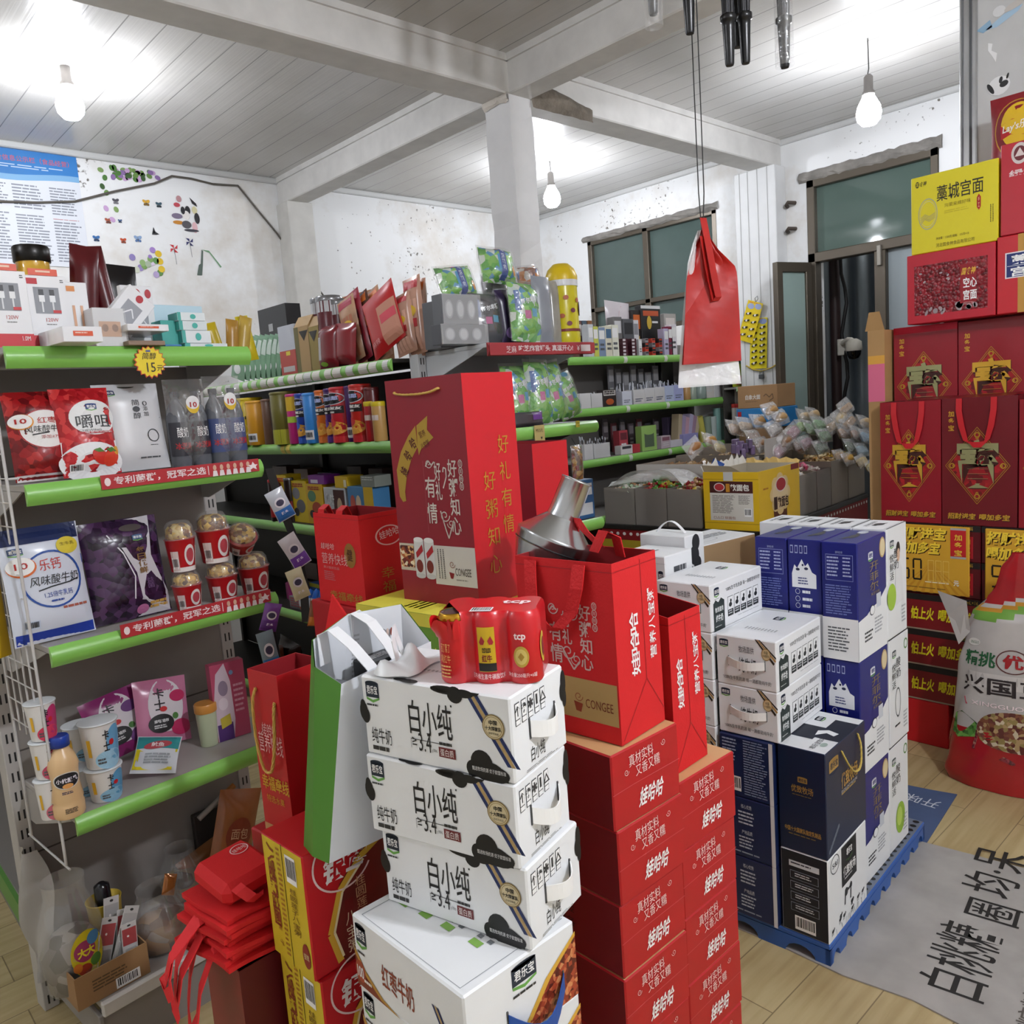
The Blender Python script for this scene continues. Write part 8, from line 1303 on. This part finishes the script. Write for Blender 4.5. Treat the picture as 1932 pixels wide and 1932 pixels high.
# ---- stationery shelf along the window wall
SO = V3((3.44, 3.22, 0)); SW = 1.61
T_ = thing('stationery_shelf', 'grey shelf with green price rails full of stationery and hair clips, before the window', 'shelf', SO, 0); ZS = (1.642, 1.345, 1.045, .70)
for z in ZS: shelf(T_, SW, .34, z, M('#8f8c88', .5), GREENR, [(x, x+.02, '#cfd6c8') for x in (.3, .55)], br=False)
B().box(0, .34, .1, SW, .352, 1.78, M('#7a7672', .5)).build('back_panel', T_); B().box(0, 0, 0, SW, .34, .12, M('#6a6864', .5), .003).build('base_deck', T_)
for x in (-.03, SW): B().box(x, .30, 0, x+.03, .35, 1.78, M('#9a9792', .4), .002).build('upright', T_)
SP_ = PL(SO, 0); SZ = [z+.0455 for z in ZS]
def st(label, xl, xr, yt, yb, z, m, d=.04, art=None, dep=.05, nm='small_box', r=.4): return boxy(nm, label, 'box', SP_, xl, xr, yt, yb, z, M(m, r), art, dep, d, 'small goods on the stationery shelf')[2]
def pr(c, c2='#d8d8d8'): return lambda b, f: (b.rect(f, .12, .1, .88, .4, c, 1), b.dash(f, .2, .55, .8, .85, 2, c2, 3, .5, 2))
h0 = SZ[0]
for lb, xl, xr, yt, yb, m, d in (('white tube box with a red cap, first on the top stationery tier', 1112, 1122, 612, 668, '#c4c8cc', .03), ('yellow-green tall box on the top stationery tier', 1121, 1131, 616, 668, '#c8cc5a', .03), ('blue and orange tube box on the top stationery tier', 1131, 1144, 618, 670, '#7a8ca8', .03), ('cream tall box next to the blue one on the top stationery tier', 1144, 1157, 615, 670, '#d4d0bc', .03), ('white tall box with an orange disc on the top stationery tier', 1156, 1169, 613, 670, '#dcdccc', .03), ('small white box beside the striped stack', 1206, 1212, 640, 666, '#d0d0d2', .03), ('lilac slim box right of the red and black stack', 1254, 1263, 620, 662, '#b8b0cc', .03), ('crimson slim box next to the lilac one', 1262, 1270, 616, 660, '#7a2040', .03), ('white slim box half behind the hanging red bags', 1268, 1278, 612, 660, '#d8d4da', .03)): st(lb, xl, xr, yt, yb, h0, m, d, pr('#e4e4e4' if m != '#d4d0bc' else '#4a6a8a', '#55585c'))
for i in range(10):
    r_, k = i//2, i % 2; c = SP_.hit(1180+k*17, 660, .03); t = thing('small_box', f'{("lowest", "second", "third", "fourth", "top")[r_]} layer striped maroon and white box {("beside the tubes", "beside the red and black boxes")[k]}', 'box', (c.x, c.y, h0+.0006+r_*.0215), 0, 'striped boxes on the stationery shelf'); b = B().box(-.023, 0, 0, .023, .05, .021, M('#4a1c28', .4), .001); fr = FR((-.023, 0, .021), (1, 0, 0), (0, 0, -1), .046, .021); b.rect(fr, .05, .15, .6, .75, '#cfc8cc', 1); b.build('box', t)
for i in range(12):
    r_, k = i//3, i % 3; c = SP_.hit(1221+k*13, 660, .03); t = thing('small_box', f'{("lowest", "second", "third", "top")[r_]} layer {("grey and black", "red", "black and red")[k]} battery box on the top stationery tier', 'box', (c.x, c.y, h0+.0006+r_*.027), 0, 'red and black boxes on the stationery shelf'); b = B().box(-.017, 0, 0, .017, .05, .0265, M(('#8a8488', '#c8402e', '#2a2426')[(k+r_) % 3], .4), .001); fr = FR((-.017, 0, .0265), (1, 0, 0), (0, 0, -1), .034, .0265); b.rect(fr, .1, .15, .9, .45, ('#2a2426', '#2a2426', '#c8402e')[(k+r_) % 3], 1); b.build('box', t)
st('grey box bridging the striped stack', 1160, 1176, 598, 660, h0, '#6e6c6c', .1, pr('#c8c8ca')); st('dark grey box with white stripes over the striped stack', 1178, 1198, 602, 660, h0, '#55565a', .09, pr('#2a2a2e', '#c8c8cc')); st('white box end beside the dark grey one', 1197, 1207, 604, 660, h0, '#cfcfd2', .09, pr('#8a8a90')); 
bigpack('clear bag with red and white paper goods high on the stationery shelf', 1146, 1192, 571, 660, M('#d0c8cc', .25, var=.1), 4, .16, .05, 'goods_bag', SP_, h0, lambda b, f: (b.poly(f, [(.45, .2), (.6, .08), (.8, .35), (.4, .42)], '#c03a4c', 3),)); st('black and orange box with a yellow seal behind the small boxes', 1196, 1212, 585, 660, h0, '#2a2222', .15, pr('#c8642a', '#c8a84a')); st('black poker box with a white lid and yellow seal', 1213, 1249, 577, 660, h0, '#1c1c1e', .14, lambda b, f: (b.rect(f, 0, 0, 1, .06, '#d8d8d8', 1), b.rect(f, .1, .1, .9, .2, '#b8502a', 1), b.ell(f, .4, .33, .12, .13, '#c8a83a', 2), b.rect(f, .55, .3, .85, .34, '#d8d8d8', 2)), nm='poker_box'); st('grey tin with a white lid behind the lilac box', 1256, 1278, 592, 660, h0, '#a8a4a0', .13, pr('#d8d0cc'))
for i, (x, c) in enumerate(((1092, '#6a4a44'), (1102, '#4a5a6a'), (1112, '#8a5a3a'))): st(f'{("brown", "slate", "orange")[i]} little jar before the window frame on the top stationery tier', x, x+8, 605, 660, h0, c, .12, pr('#c8c4c0'))
# middle stationery tier
def bin_(label, xl, xr, yt, yb, z, n, cols, hpen, d=.02, m=None, art=None, sticky=0, nm='sticks'):
    t, wd, h = put('pen_bin', label, 'bin', SP_, xl, xr, yt, yb, z, d, 'clear bins on the stationery shelf'); b = B(); shell(b, wd, .08, h, m or FROST, m or FROST, .002); b.v = [(x-wd/2, y, zz) for x, y, zz in b.v]
    if art: art(b, FR((-wd/2, 0, h), (1, 0, 0), (0, 0, -1), wd, h))
    b.build('bin_body', t); P = t.location
    for k in range(n):
        a = (k+.5)/n-.5; tl = q.uniform(-10, 10); hp = hpen*q.uniform(.8, 1.05); o = B().tube([(0, 0, 0), (0, 0, hp*.85)], .0032, M(cols[k % len(cols)], .3), 6); o.tube([(0, 0, hp*.85), (0, 0, hp)], .0036, M('#c8ccd4', .2), 6)
        tag(o.build('pen', None, (P.x+a*wd*.86, P.y+.012+.05*q.random(), P.z+.003), rot=(R_(q.uniform(-6, 2)), R_(tl*.5), 0)), f'thin stick upright in the {label}', 'pen', f'sticks in the {label}')
z1 = SZ[1]; q = random.Random(21)
bin_('small grey bin of dark clips, by the sweet bags', 1096, 1116, 742, 776, z1, 5, ['#4a3a34', '#2c2624', '#8a7a70'], .10); bin_('second grey bin of dark clips', 1117, 1138, 742, 774, z1, 5, ['#3a302c', '#6a5a50', '#c4bab0'], .09); st('dark box with a white caption and an orange picture on the middle stationery tier', 1139, 1164, 735, 770, z1, '#2a2422', .03, lambda b, f: (b.rect(f, .05, .05, .95, .35, '#c8c4c0', 1), b.dash(f, .1, .08, .9, .32, 2, '#2a2422', 3, .7, 2), b.ell(f, .5, .72, .3, .18, '#a8501e', 2)))
WB = M('#c8ccd8', .35)
def wbart(b, f): b.dash(f, .15, .62, .85, .9, 2, '#5a6070', 4)
bin_('white card bin of clear sticks, first in the long row', 1175, 1193, 738, 766, z1, 6, ['#b4b8c4', '#d4d6de'], .13, m=WB, art=wbart); bin_('clear bin of clear sticks, second in the long row', 1196, 1217, 735, 762, z1, 9, ['#c4c8d4', '#9aa0b0', '#e0e2e8'], .135, art=wbart); bin_('clear bin of clear sticks, third in the long row', 1217, 1236, 732, 760, z1, 9, ['#b8bcc8', '#d8dae2', '#8a90a0'], .135, art=wbart); bin_('clear bin of clear sticks, fourth in the long row', 1236, 1255, 730, 757, z1, 9, ['#c0c4d0', '#e0e2ea'], .135, art=wbart); bin_('pale blue bin of clear sticks, fifth in the long row', 1255, 1272, 728, 754, z1, 7, ['#c4c8dc', '#a8b0c8'], .13, m=M('#b4c0dc', .35), art=wbart); bin_('lavender bin of clear sticks, last in the long row', 1272, 1290, 726, 751, z1, 7, ['#b8bce0', '#c8ccec'], .12, m=M('#a4acd8', .35), art=wbart)
for lb, xl, xr, yt, yb, m in (('amber little bottle on the middle stationery tier', 1289, 1300, 710, 748, '#b08a5a'), ('pale green capped bottle on the middle stationery tier', 1301, 1311, 720, 748, '#9aa89a'), ('grey-green cup bottle under the pink pot', 1312, 1328, 716, 746, '#8a9a94')): 
    c, wd, h = SP_.fit(xl, xr, yt, yb, .03, z1); t = thing('little_bottle', lb, 'bottle', c, 0); B().lathe([(wd*.45, 0), (wd*.48, .004), (wd*.46, h*.7), (wd*.3, h*.76)], M(m, .3), 16).build('bottle_body', t); B().lathe([(wd*.4, h*.74), (wd*.42, h*.76), (wd*.42, h*.98), (wd*.38, h)], M('#c8c4b8', .35), 16).build('cap', t)
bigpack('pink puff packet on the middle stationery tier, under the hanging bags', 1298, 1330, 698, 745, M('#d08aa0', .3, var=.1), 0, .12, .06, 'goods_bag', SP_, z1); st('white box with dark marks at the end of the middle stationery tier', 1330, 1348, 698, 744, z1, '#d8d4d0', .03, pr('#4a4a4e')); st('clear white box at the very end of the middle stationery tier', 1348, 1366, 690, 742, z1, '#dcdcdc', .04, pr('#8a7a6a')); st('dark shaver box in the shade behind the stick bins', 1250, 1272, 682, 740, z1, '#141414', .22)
for i in range(8): x = 1150+i*14; st(f'{ORD[i]} grey hanging card behind the stick bins on the middle tier', x, x+11, 690+(i % 3)*6, 752, z1, ('#8a8a90', '#6a6a70', '#a4a4aa')[i % 3], .24, pr('#c8c8cc'), .01, 'hanging_card')
# low stationery tier
z2 = SZ[2]; bin_('grey bin of pale handled brushes on the low stationery tier', 1104, 1120, 838, 870, z2, 7, ['#8a8a8e', '#c4c0bc', '#4a4a4e'], .13); bin_('grey bin of dark handled brushes on the low stationery tier', 1122, 1152, 836, 864, z2, 9, ['#4a4a50', '#8a8a90', '#2a2a2e'], .12)
for lb, xl, xr, yt, yb, m, d, a in (('red hair dryer box on the low stationery tier', 1170, 1186, 812, 852, '#a8404a', .06, pr('#6a2a34')), ('white caption box before the red one', 1172, 1194, 840, 855, '#d8d4d2', .02, pr('#3a3a3e')), ('flat red box on the low stationery tier', 1194, 1208, 838, 850, '#b03a40', .02, None), ('lime green window box on the low stationery tier', 1212, 1240, 803, 845, '#9ac06a', .03, lambda b, f: (b.rect(f, .18, .3, .82, .85, '#5a6a54', 1), b.ell(f, .5, .3, .3, .06, '#9ac06a', 2))), ('pale pink low box beside the lime one', 1248, 1266, 822, 842, '#c4b4bc', .03, pr('#8a5a6a')), ('white low box on the low stationery tier', 1266, 1288, 830, 840, '#d4d0d8', .02, None), ('lavender tray of cards on the low stationery tier', 1290, 1318, 818, 834, '#9a98cc', .02, None), ('dark violet folder leaning on the low stationery tier', 1262, 1286, 786, 836, '#4a4058', .14, None)): st(lb, xl, xr, yt, yb, z2, m, d, a)
for i, c in enumerate(('#b8a88a', '#a898b8', '#c8a0b0', '#b8b0cc', '#a88aa0', '#c4b498')): t, wd, h = put('notebook', f'{ORD[i]} pastel notebook leaning in the lavender tray', 'notebook', SP_, 1278+i*6, 1286+i*6, 782+i % 3*3, 832, z2, .05, 'pastel notebooks', roll=8+2*i); B().box(-wd*.4, 0, 0, wd*.4, .06, h, M(c, .5), .001).build('notebook_body', t)
for i, (x, c) in enumerate(((1322, '#c4bc5a'), (1332, '#8a9a8a'), (1340, '#b4c0bc'))): t, wd, h = put('goods_tube', f'{("yellow and white", "grey-green", "pale")[i]} tube leaning at the end of the low stationery tier', 'tube', SP_, x, x+9, 786, 828, z2, .06, roll=(-14, -4, 2)[i]); B().lathe([(wd*.5, 0), (wd*.5, h)], M(c, .35), 14).build('tube_body', t)
for i, x in enumerate((1350, 1360, 1369)): t, wd, h = put('goods_tube', f'{ORD[i]} tall teal tube at the end of the low stationery tier', 'tube', SP_, x, x+8, 770, 824, z2, .05); B().lathe([(wd*.5, 0), (wd*.5, h)], M('#7fa8a0', .35), 14).build('tube_body', t)
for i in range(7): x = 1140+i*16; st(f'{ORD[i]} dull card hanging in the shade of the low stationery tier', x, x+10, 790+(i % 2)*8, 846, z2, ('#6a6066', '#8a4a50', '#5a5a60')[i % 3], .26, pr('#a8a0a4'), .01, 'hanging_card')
# narrow unit beside the column
N_ = thing('corner_shelf', 'narrow shelf squeezed between the hanging bags and the white column', 'shelf', (4.975, 3.10, 0), 0)
for z in (1.66, 1.42, 1.17): shelf(N_, .135, .10, z, M('#8f8c88', .5), M('#b4d8a8', .4), h=.032, br=False)
B().box(0, .10, 0, .135, .11, 1.9, M('#55534f', .5)).build('back_panel', N_)
NP = PL((4.975, 3.10, 0), 0)
bigpack('black plastic roll pack on the narrow corner shelf', 1382, 1408, 590, 645, M('#1c1c1f', .3, var=.2), 0, .03, .05, 'goods_bag', NP, 1.692); bigpack('yellow and green seasoning bag on the narrow corner shelf', 1382, 1408, 665, 712, M('#b8c43a', .25, var=.2), 0, .03, .05, 'goods_bag', NP, 1.452, lambda b, f: (b.rect(f, .2, .7, .8, .95, '#b83a2a', 3, 4, 2), b.ell(f, .6, .25, .3, .12, '#2a5a2a', 3)))
for i in range(4): t, wd, h = put('medicine_tube', f'{ORD[i]} red-capped little tube on the narrow corner shelf', 'tube', NP, 1382+i*5, 1386.5+i*5, 762, 786, 1.202, .03, 'red-capped tubes'); B().lathe([(wd*.45, 0), (wd*.45, h*.8)], M('#c4c0bc', .35), 10).build('tube_body', t); B().lathe([(wd*.48, h*.8), (wd*.48, h)], M('#b8322e', .4), 10).build('cap', t)
# ================================================================ the table of sweets and bread
TO = V3((3.255, 1.93, 0)); TR_ = 5; TW, TD, TH = 1.36, .88, .80
t = thing('display_table', 'long table in red and yellow skirting with white dots, carrying the sweets and bread', 'table', TO, TR_)
B().box(-.01, -.01, TH-.025, TW, TD, TH, M('#17130f', .4), .003).build('table_top', t)
b = B().box(0, 0, 0, TW, TD, TH-.026, M('#8a1018', .5), .002); FL, FRt, _ = faces(TW, TD, TH-.026); b.rect(FL, 0, .07, .40, 1, M('#b09a22', .5), 1); b.rect(FL, .40, .1, 1, 1, '#8a1018', .8)
for fr, n in ((FL, 22), (FRt, 34)):
    for i in range(n): b.ell(fr, (i+.5)/n, .028, .011*.88/fr.W, .011*.77/fr.H, '#ece8e4', 2, 10)
b.build('skirt', t)
cs, sn = math.cos(R_(TR_)), math.sin(R_(TR_))
def tp(x, y, z=TH): return V3((TO.x+x*cs-y*sn, TO.y+x*sn+y*cs, z))
SMOKE = CLEAR('smoky_plastic', .34, .07, '#c4beb6', bump=0); CARDB = M('#8f867c', .6)
CAND = ['#c8b08a', '#a81c22', '#3f7a3a', '#d8c84a', '#d8d4cc', '#8a5a3a', '#b84a3a', '#5a8a4a', '#c4b8a8', '#2a4a8a', '#b8a05a']
def candies(x0, y0, x1, y1, z0, h, n, cols, seed, parent):
    """loose wrapped sweets heaped in a bin, one object"""
    q = random.Random(seed); b = B()
    for k in range(n):
        u, v = q.random(), q.random(); x, y = x0+(x1-x0)*u, y0+(y1-y0)*v; z = z0+h*(math.sin(math.pi*u)**.5*math.sin(math.pi*v)**.5)*q.uniform(.75, 1.1); a = q.uniform(0, 6.3); m = M(q.choice(cols), .2); l, r = q.uniform(.016, .026), q.uniform(.008, .013); d = V3((math.cos(a), math.sin(a), q.uniform(-.4, .4)))
        c = V3((x, y, z)); b.tube([c-d*l*1.4, c-d*l*.9, c-d*l*.6, c+d*l*.6, c+d*l*.9, c+d*l*1.4], [r*.9, r*.25, r, r, r*.25, r*.9], m, 6)
    b.box(x0, y0, z0-.12, x1, y1, z0+h*.35, M(cols[0], .6)); o = b.build('loose_sweets', parent); o['kind'] = 'stuff'; return o
def tbin(label, x0, y0, x1, y1, h, m, cols, n=70, heap=.05, z=TH+.0006, seed=1, cat='bin'):
    t = thing('sweet_bin', label, cat, tp(x0, y0, z), TR_, 'sweet bins on the table'); b = B(); shell(b, x1-x0, y1-y0, h, m, m, .003); b.build('bin_body', t); candies(.034, .034, x1-x0-.034, y1-y0-.034, h*.86, heap, n, cols, seed, t); return t
ys = (.30, .485, .67, .86)
tbin('smoky clear bin of mixed dark sweets, next to the yellow bread carton', .0, ys[0], .30, ys[1]-.006, .185, SMOKE, ['#7a3a2a', '#a87a4a', '#3f6a3a', '#c8b84a', '#8a1c22', '#c8b8a0'], seed=2)
tbin('smoky clear bin of red and green sweets, in the middle of the three', .0, ys[1], .30, ys[2]-.006, .185, SMOKE, ['#8a1c22', '#3f7a3a', '#5a8a3a', '#a81c22', '#b8a83a'], seed=3); tbin('smoky clear bin of pale wrapped sweets, at the far end of the three', .0, ys[2], .30, ys[3]-.006, .185, SMOKE, ['#a8c0a0', '#d0ccc0', '#c08a5a', '#b0b8a8'], seed=4)
# bread carton
YB = M('#e2b81e', .42, var=.04)
t = thing('bread_carton', 'bright yellow soft bread carton with a torn open top at the table corner', 'carton', tp(.002, .005, TH+.0006), TR_); W, D, H = .44, .275, .268; b = B(); shell(b, W, D, H, YB, M('#b8b0a0', .7), .004); FL, FRt, _ = faces(W, D, H)
b.rect(FL, 0, .12, 1, .13, '#a8861a', 1); b.rect(FL, 0, .88, 1, .89, '#a8861a', 1); b.rect(FL, .12, .16, .90, .84, '#d8d4cc', 1.2); b.rect(FL, .12, .16, .90, .36, '#4a1c18', 2); b.ell(FL, .30, .26, .10, .075, '#e4d8d4', 3); b.ell(FL, .30, .26, .085, .06, '#b8323a', 4); b.rect(FL, .42, .20, .49, .34, '#c88a2a', 3); b.txt(FL, '软面包', .50, .205, .12, '#f0ece4', .34, b=.03, e=4); b.dash(FL, .16, .40, .58, .72, 14, '#7a7670', 3); b.dash(FL, .64, .40, .86, .56, 8, '#7a7670', 4); b.bars(FL, .74, .62, .87, .76); b.txt(FL, '□△□ 软面包', .18, .765, .05, '#8a3a2a', .4); b.rect(FL, .38, .0, .55, .15, '#c8c8c4', 2)
for a in range(8): b.ell(FRt, .50+.16*math.cos(a*math.pi/4), .46+.24*math.sin(a*math.pi/4), .09, .13, '#e0c48a', 1.5, 16)
b.ell(FRt, .5, .46, .19, .28, '#e4ccA0', 2); b.poly(FRt, [(.32, .5), (.42, .42), (.66, .5), (.66, .92), (.34, .9)], '#5a2a12', 1.2); b.ell(FRt, .52, .30, .13, .13, '#e4d8d4', 3); b.ell(FRt, .52, .30, .115, .11, '#a82a32', 4); b.rect(FRt, .34, .50, .42, .72, '#3a1c10', 4); b.txt(FRt, '软面包', .43, .51, .2, '#3a1c10', .27, b=.03, e=4); b.rect(FRt, .78, .0, .98, .10, '#7a1c1e', 2); b.dash(FRt, .1, .3, .26, .36, 1, '#a8661e', 2); b.build('carton_body', t)
q = random.Random(15); P = [(W*i/24, .012+.016*(i % 3)*q.random()) for i in range(25)]; b = B(); b.add([(x, D-.003, H) for x, z in P]+[(x, D+.01, H+z+.016) for x, z in P], [(i, i+1, 26+i, 25+i) for i in range(24)], M('#d8d4cc', .6)); b.add([(W-.003, D*i/16, H) for i in range(17)]+[(W+.012, D*i/16, H+.008+.02*q.random()) for i in range(17)], [(i, i+1, 18+i, 17+i) for i in range(16)], M('#c8a860', .6)); b.add([(.01, .09, H), (.01, D, H), (-.03, D-.01, H+.035), (-.03, .12, H+.03)], [(0, 1, 2, 3)], M('#e0dcd4', .6)); b.build('torn_flaps', t)
B().box(.02, .02, .01, W-.02, D-.02, H*.7, M('#8a7a4a', .7)).build('contents', t)
# card bins along the open side
for i, (x0, x1, m, cl, lb) in enumerate(((.452, .66, SMOKE, ['#d8c8a8', '#c83a4a', '#e0dcd8', '#b8a07a'], 'smoky bin of pale and red sweets right behind the yellow carton'), (.668, .85, SMOKE, ['#d86a8a', '#c8c0b8', '#d8a8b4', '#b8b0a4'], 'smoky bin of pink sweets, second behind the yellow carton'), (.858, 1.09, CARDB, ['#c8a060', '#b89a6a', '#d8c49a', '#8a6a4a'], 'grey-brown card bin of golden packets, third behind the carton'), (1.098, 1.345, CARDB, ['#d8b03a', '#c8a04a', '#e0cc7a', '#a8824a'], 'grey-brown card bin of yellow packets, nearest the gift bags'))): tbin(lb, x0, .01, x1, .26, .20 if i < 2 else .23, m, cl, 40, .05, seed=20+i)
for lb, x0, y0, x1, y1, z in (('white card divider standing behind the yellow carton', .315, .294, .62, .298, 1.085), ('white card divider sticking up over the pink sweets', .64, .27, .86, .274, 1.17), ('long white card divider behind the smoky bins', .306, .32, .310, .85, 1.075)): tag(B().box(x0, y0, TH, x1, y1, z, M('#b9b4ae', .6)).build('card_divider', None, (TO.x, TO.y, 0), TR_), lb, 'divider')
for i, (x0, y0, x1, y1, h) in enumerate(((.33, .305, .74, .87, .27), (.75, .30, 1.05, .87, .28), (1.06, .28, 1.355, .87, .30))): tbin(f'{("grey card bin under the purple packs and pastries", "grey card bin under the green snack packs", "grey card bin under the pastries by the gift bags")[i]}', x0, y0, x1, y1, h, CARDB, ['#a8865a', '#8a6a4a', '#b8a07a'], 30, .03, seed=40+i)
# clear sheet over the bins
b = B(); q = random.Random(6); b.grid(lambda u, v: (.02+.26*u+.02*math.sin(6*v), .40+.44*v, .20+.10*math.sin(math.pi*v)*(1-.5*u)*(.6+.4*math.sin(5*u+3*v+1))+.012*math.sin(17*u+11*v)), 18, 20, CLEAR('crumpled_sheet', .35, .25, rough=.15, bump=.8, bs=30)); tag(b.build('plastic_sheet', None, tp(0, 0, TH), TR_), 'crumpled clear plastic sheet lying over the smoky sweet bins', 'plastic sheet')
P = tp(.16, .33, TH+.215); t = thing('snack_bag', 'dark blue snack bag sticking up from the sweets beside the yellow carton', 'snack bag', P, -60, rot=(0, R_(28), R_(-70))); b = B(); pillow(b, .06, .10, .02, M('#1f4a9a', .2)); b.build('bag_body', t)
# packets of bread and pastry, one by one
def pastry(label, px, py, d, w, kind, c, rl, z=None):
    P = TPL.hit(px, py+9, (d-.38)*.7); w *= 1.5; t = thing('pastry_packet', label, 'pastry packet', P, TR_, 'packets of bread and pastry on the table', (R_(-28), R_(rl), R_(TR_))); b = B(); h = w*.62; k = int(px) % 3; mm = M(c, .5, var=.35)
    if not kind: b.box(-w*.42, -.018, h*.12, w*.42, .018, h*.85, mm, .012)
    elif k == 0:
        for x in (-.24, .04, .3): b.lathe([(.001, -h*.36), (h*.2, -h*.28), (h*.26, 0), (h*.2, h*.28), (.001, h*.36)], mm, 10, (x*w, 0, h*.5), sy=.9)
    elif k == 1: b.tube([(-w*.48, 0, h*.40), (-w*.3, -.006, h*.5), (0, -.012, h*.56), (w*.3, -.006, h*.5), (w*.48, 0, h*.40)], [h*.08, h*.24, h*.33, h*.24, h*.08], mm, 10)
    else: b.box(-w*.44, -h*.2, h*.22, w*.44, h*.2, h*.72, mm, h*.1)
    b.build('pastry' if kind else 'inner_pack', t); f = B(); pillow(f, w*1.25, h*1.15, h*.7, CLEAR('crinkled_wrap', .20, .22, rough=.12, bump=1, bs=50), 8, 8, seal=.02); f.build('clear_wrap', t)
TPL = PL((3.62, 2.55, 0), -30)
rows = [('tan roll', '#a87848'), ('golden bun', '#b88a4c'), ('pale cake', '#c8aa78'), ('brown croissant', '#8a5a34')]
spots = [(1318, 848, .40, .085, 1, '#a8723e'), (1345, 836, .45, .08, 1, '#b8843a'), (1362, 846, .38, .07, 0, '#c8b03a'), (1392, 812, .45, .085, 1, '#b8946a'), (1412, 806, .42, .085, 1, '#c4a47a'), (1438, 800, .44, .085, 1, '#a8804e'), (1428, 828, .36, .08, 1, '#8a6038'), (1444, 842, .33, .08, 1, '#94683e'), (1462, 780, .46, .09, 1, '#b48a52'), (1480, 792, .44, .085, 1, '#c09a66'), (1468, 812, .38, .085, 0, '#c8c0b8'), (1492, 836, .34, .09, 1, '#a87a50'), (1478, 852, .31, .085, 0, '#c48aa0'), (1504, 818, .36, .08, 0, '#b87a90'), (1512, 846, .32, .08, 1, '#8a5434'), (1522, 790, .48, .08, 1, '#d0b890'), (1540, 786, .48, .08, 1, '#c8a878'), (1536, 812, .40, .085, 0, '#4a9a34'), (1552, 804, .42, .085, 0, '#5ab040'), (1520, 806, .42, .075, 0, '#8ac43a'), (1562, 826, .36, .085, 0, '#3f8a34'), (1556, 848, .32, .085, 0, '#2f6a30'), (1528, 838, .34, .08, 0, '#a86a84'), (1580, 806, .44, .095, 1, '#c8a46a'), (1594, 792, .46, .09, 1, '#d4bc8a'), (1604, 772, .48, .085, 1, '#c09050'), (1610, 800, .43, .09, 1, '#b88a4e'), (1598, 822, .38, .09, 1, '#b07a40'), (1622, 824, .36, .09, 1, '#a46a3a'), (1636, 802, .42, .085, 1, '#c8a878'), (1640, 828, .34, .085, 0, '#6aa0c0'), (1612, 846, .32, .085, 0, '#3a6a34'), (1632, 852, .30, .08, 0, '#8ab8d0'), (1590, 862, .20, .07, 1, '#c8923a'), (1606, 868, .18, .07, 1, '#d0a040'), (1632, 872, .18, .07, 0, '#d8b42a'), (1648, 880, .16, .06, 0, '#d8c03a')]
for i, (px, py, d, w, kd, c) in enumerate(spots):
    nm = f'{"wrapped " + rows[i % 4][0] if kd else {"#c8b03a": "yellow", "#c8c0b8": "white", "#c48aa0": "pink", "#b87a90": "rosy", "#4a9a34": "leaf green", "#5ab040": "bright green", "#8ac43a": "lime", "#3f8a34": "dark green", "#2f6a30": "bottle green", "#a86a84": "mauve", "#6aa0c0": "blue", "#3a6a34": "moss green", "#8ab8d0": "pale blue", "#d8b42a": "amber", "#d8c03a": "lemon"}[c] + " snack packet"}'
    pastry(f'{nm}, {ORD[i] if i < 20 else ORD[i-20]} {"along the bread heap from the window side" if i < 20 else "on the heap counted from its green packs"}', px, py, d, w, kd, c, (i*37 % 40)-20)
for i, (px, py) in enumerate(((1388, 838), (1398, 842), (1408, 846), (1392, 850), (1384, 848), (1402, 856), (1414, 838), (1418, 850))):
    P = TPL.hit(px, py+8, -.08); t = thing('jelly_pack', f'{ORD[i]} small purple pack with white marks at the foot of the bread heap', 'snack pack', P, TR_+i*7, 'purple packs on the bread heap'); b = B().box(-.024, -.012, 0, .024, .012, .05, M(('#6a5a7a', '#7a688c')[i % 2], .3), .004); fr = FR((-.024, -.012, .05), (1, 0, 0), (0, 0, -1), .048, .05); b.rect(fr, .2, .3, .35, .6, '#e0dce4', 1); b.rect(fr, .5, .3, .65, .6, '#e0dce4', 1); b.build('pack_body', t)
# cartons by the column
def nai(b, FL, FRt, FT): b.rect(FL, .03, .15, .12, .4, '#b0242a', 1); b.txt(FL, '奶枣', .40, .30, .36, '#d8e4ee', .28, b=.02)
def kra(b, FL, FRt, FT): b.txt(FL, '白象大面', .2, .40, .22, '#d8d0c8', .38, b=.04); b.dash(FL, .2, .7, .6, .74, 1, '#6a5238', 2); b.line(FL, [(.66, .5), (.72, .4), (.8, .55), (.88, .4), (.9, .6), (.8, .7)], .006, '#6a5238')
XK = 4.62; a = atx(1391, 728, XK); c_ = atx(1466, 722, XK); zt = atx(1428, 727, XK).z; zm = atx(1428, 770, XK).z; y0 = c_.y
carton('goods_carton', 'kraft carton lying on the blue one beside the white column', (XK, y0, zm), 0, .22, a.y-y0, zt-zm+.0, M('#a07c56', .7, var=.08), kra, None)
carton('goods_carton', 'sky blue date snack carton under the kraft one beside the column', (XK-.005, y0-.01, zm-.121), 0, .23, a.y-y0+.02, .12, M('#2a7ab8', .45), nai, None)
carton('goods_carton', 'plain brown carton on the floor carrying the blue one by the column', (XK, y0, 0), 0, .22, a.y-y0, zm-.122, M('#8a6c4c', .75, var=.08), lambda *a: None, None)
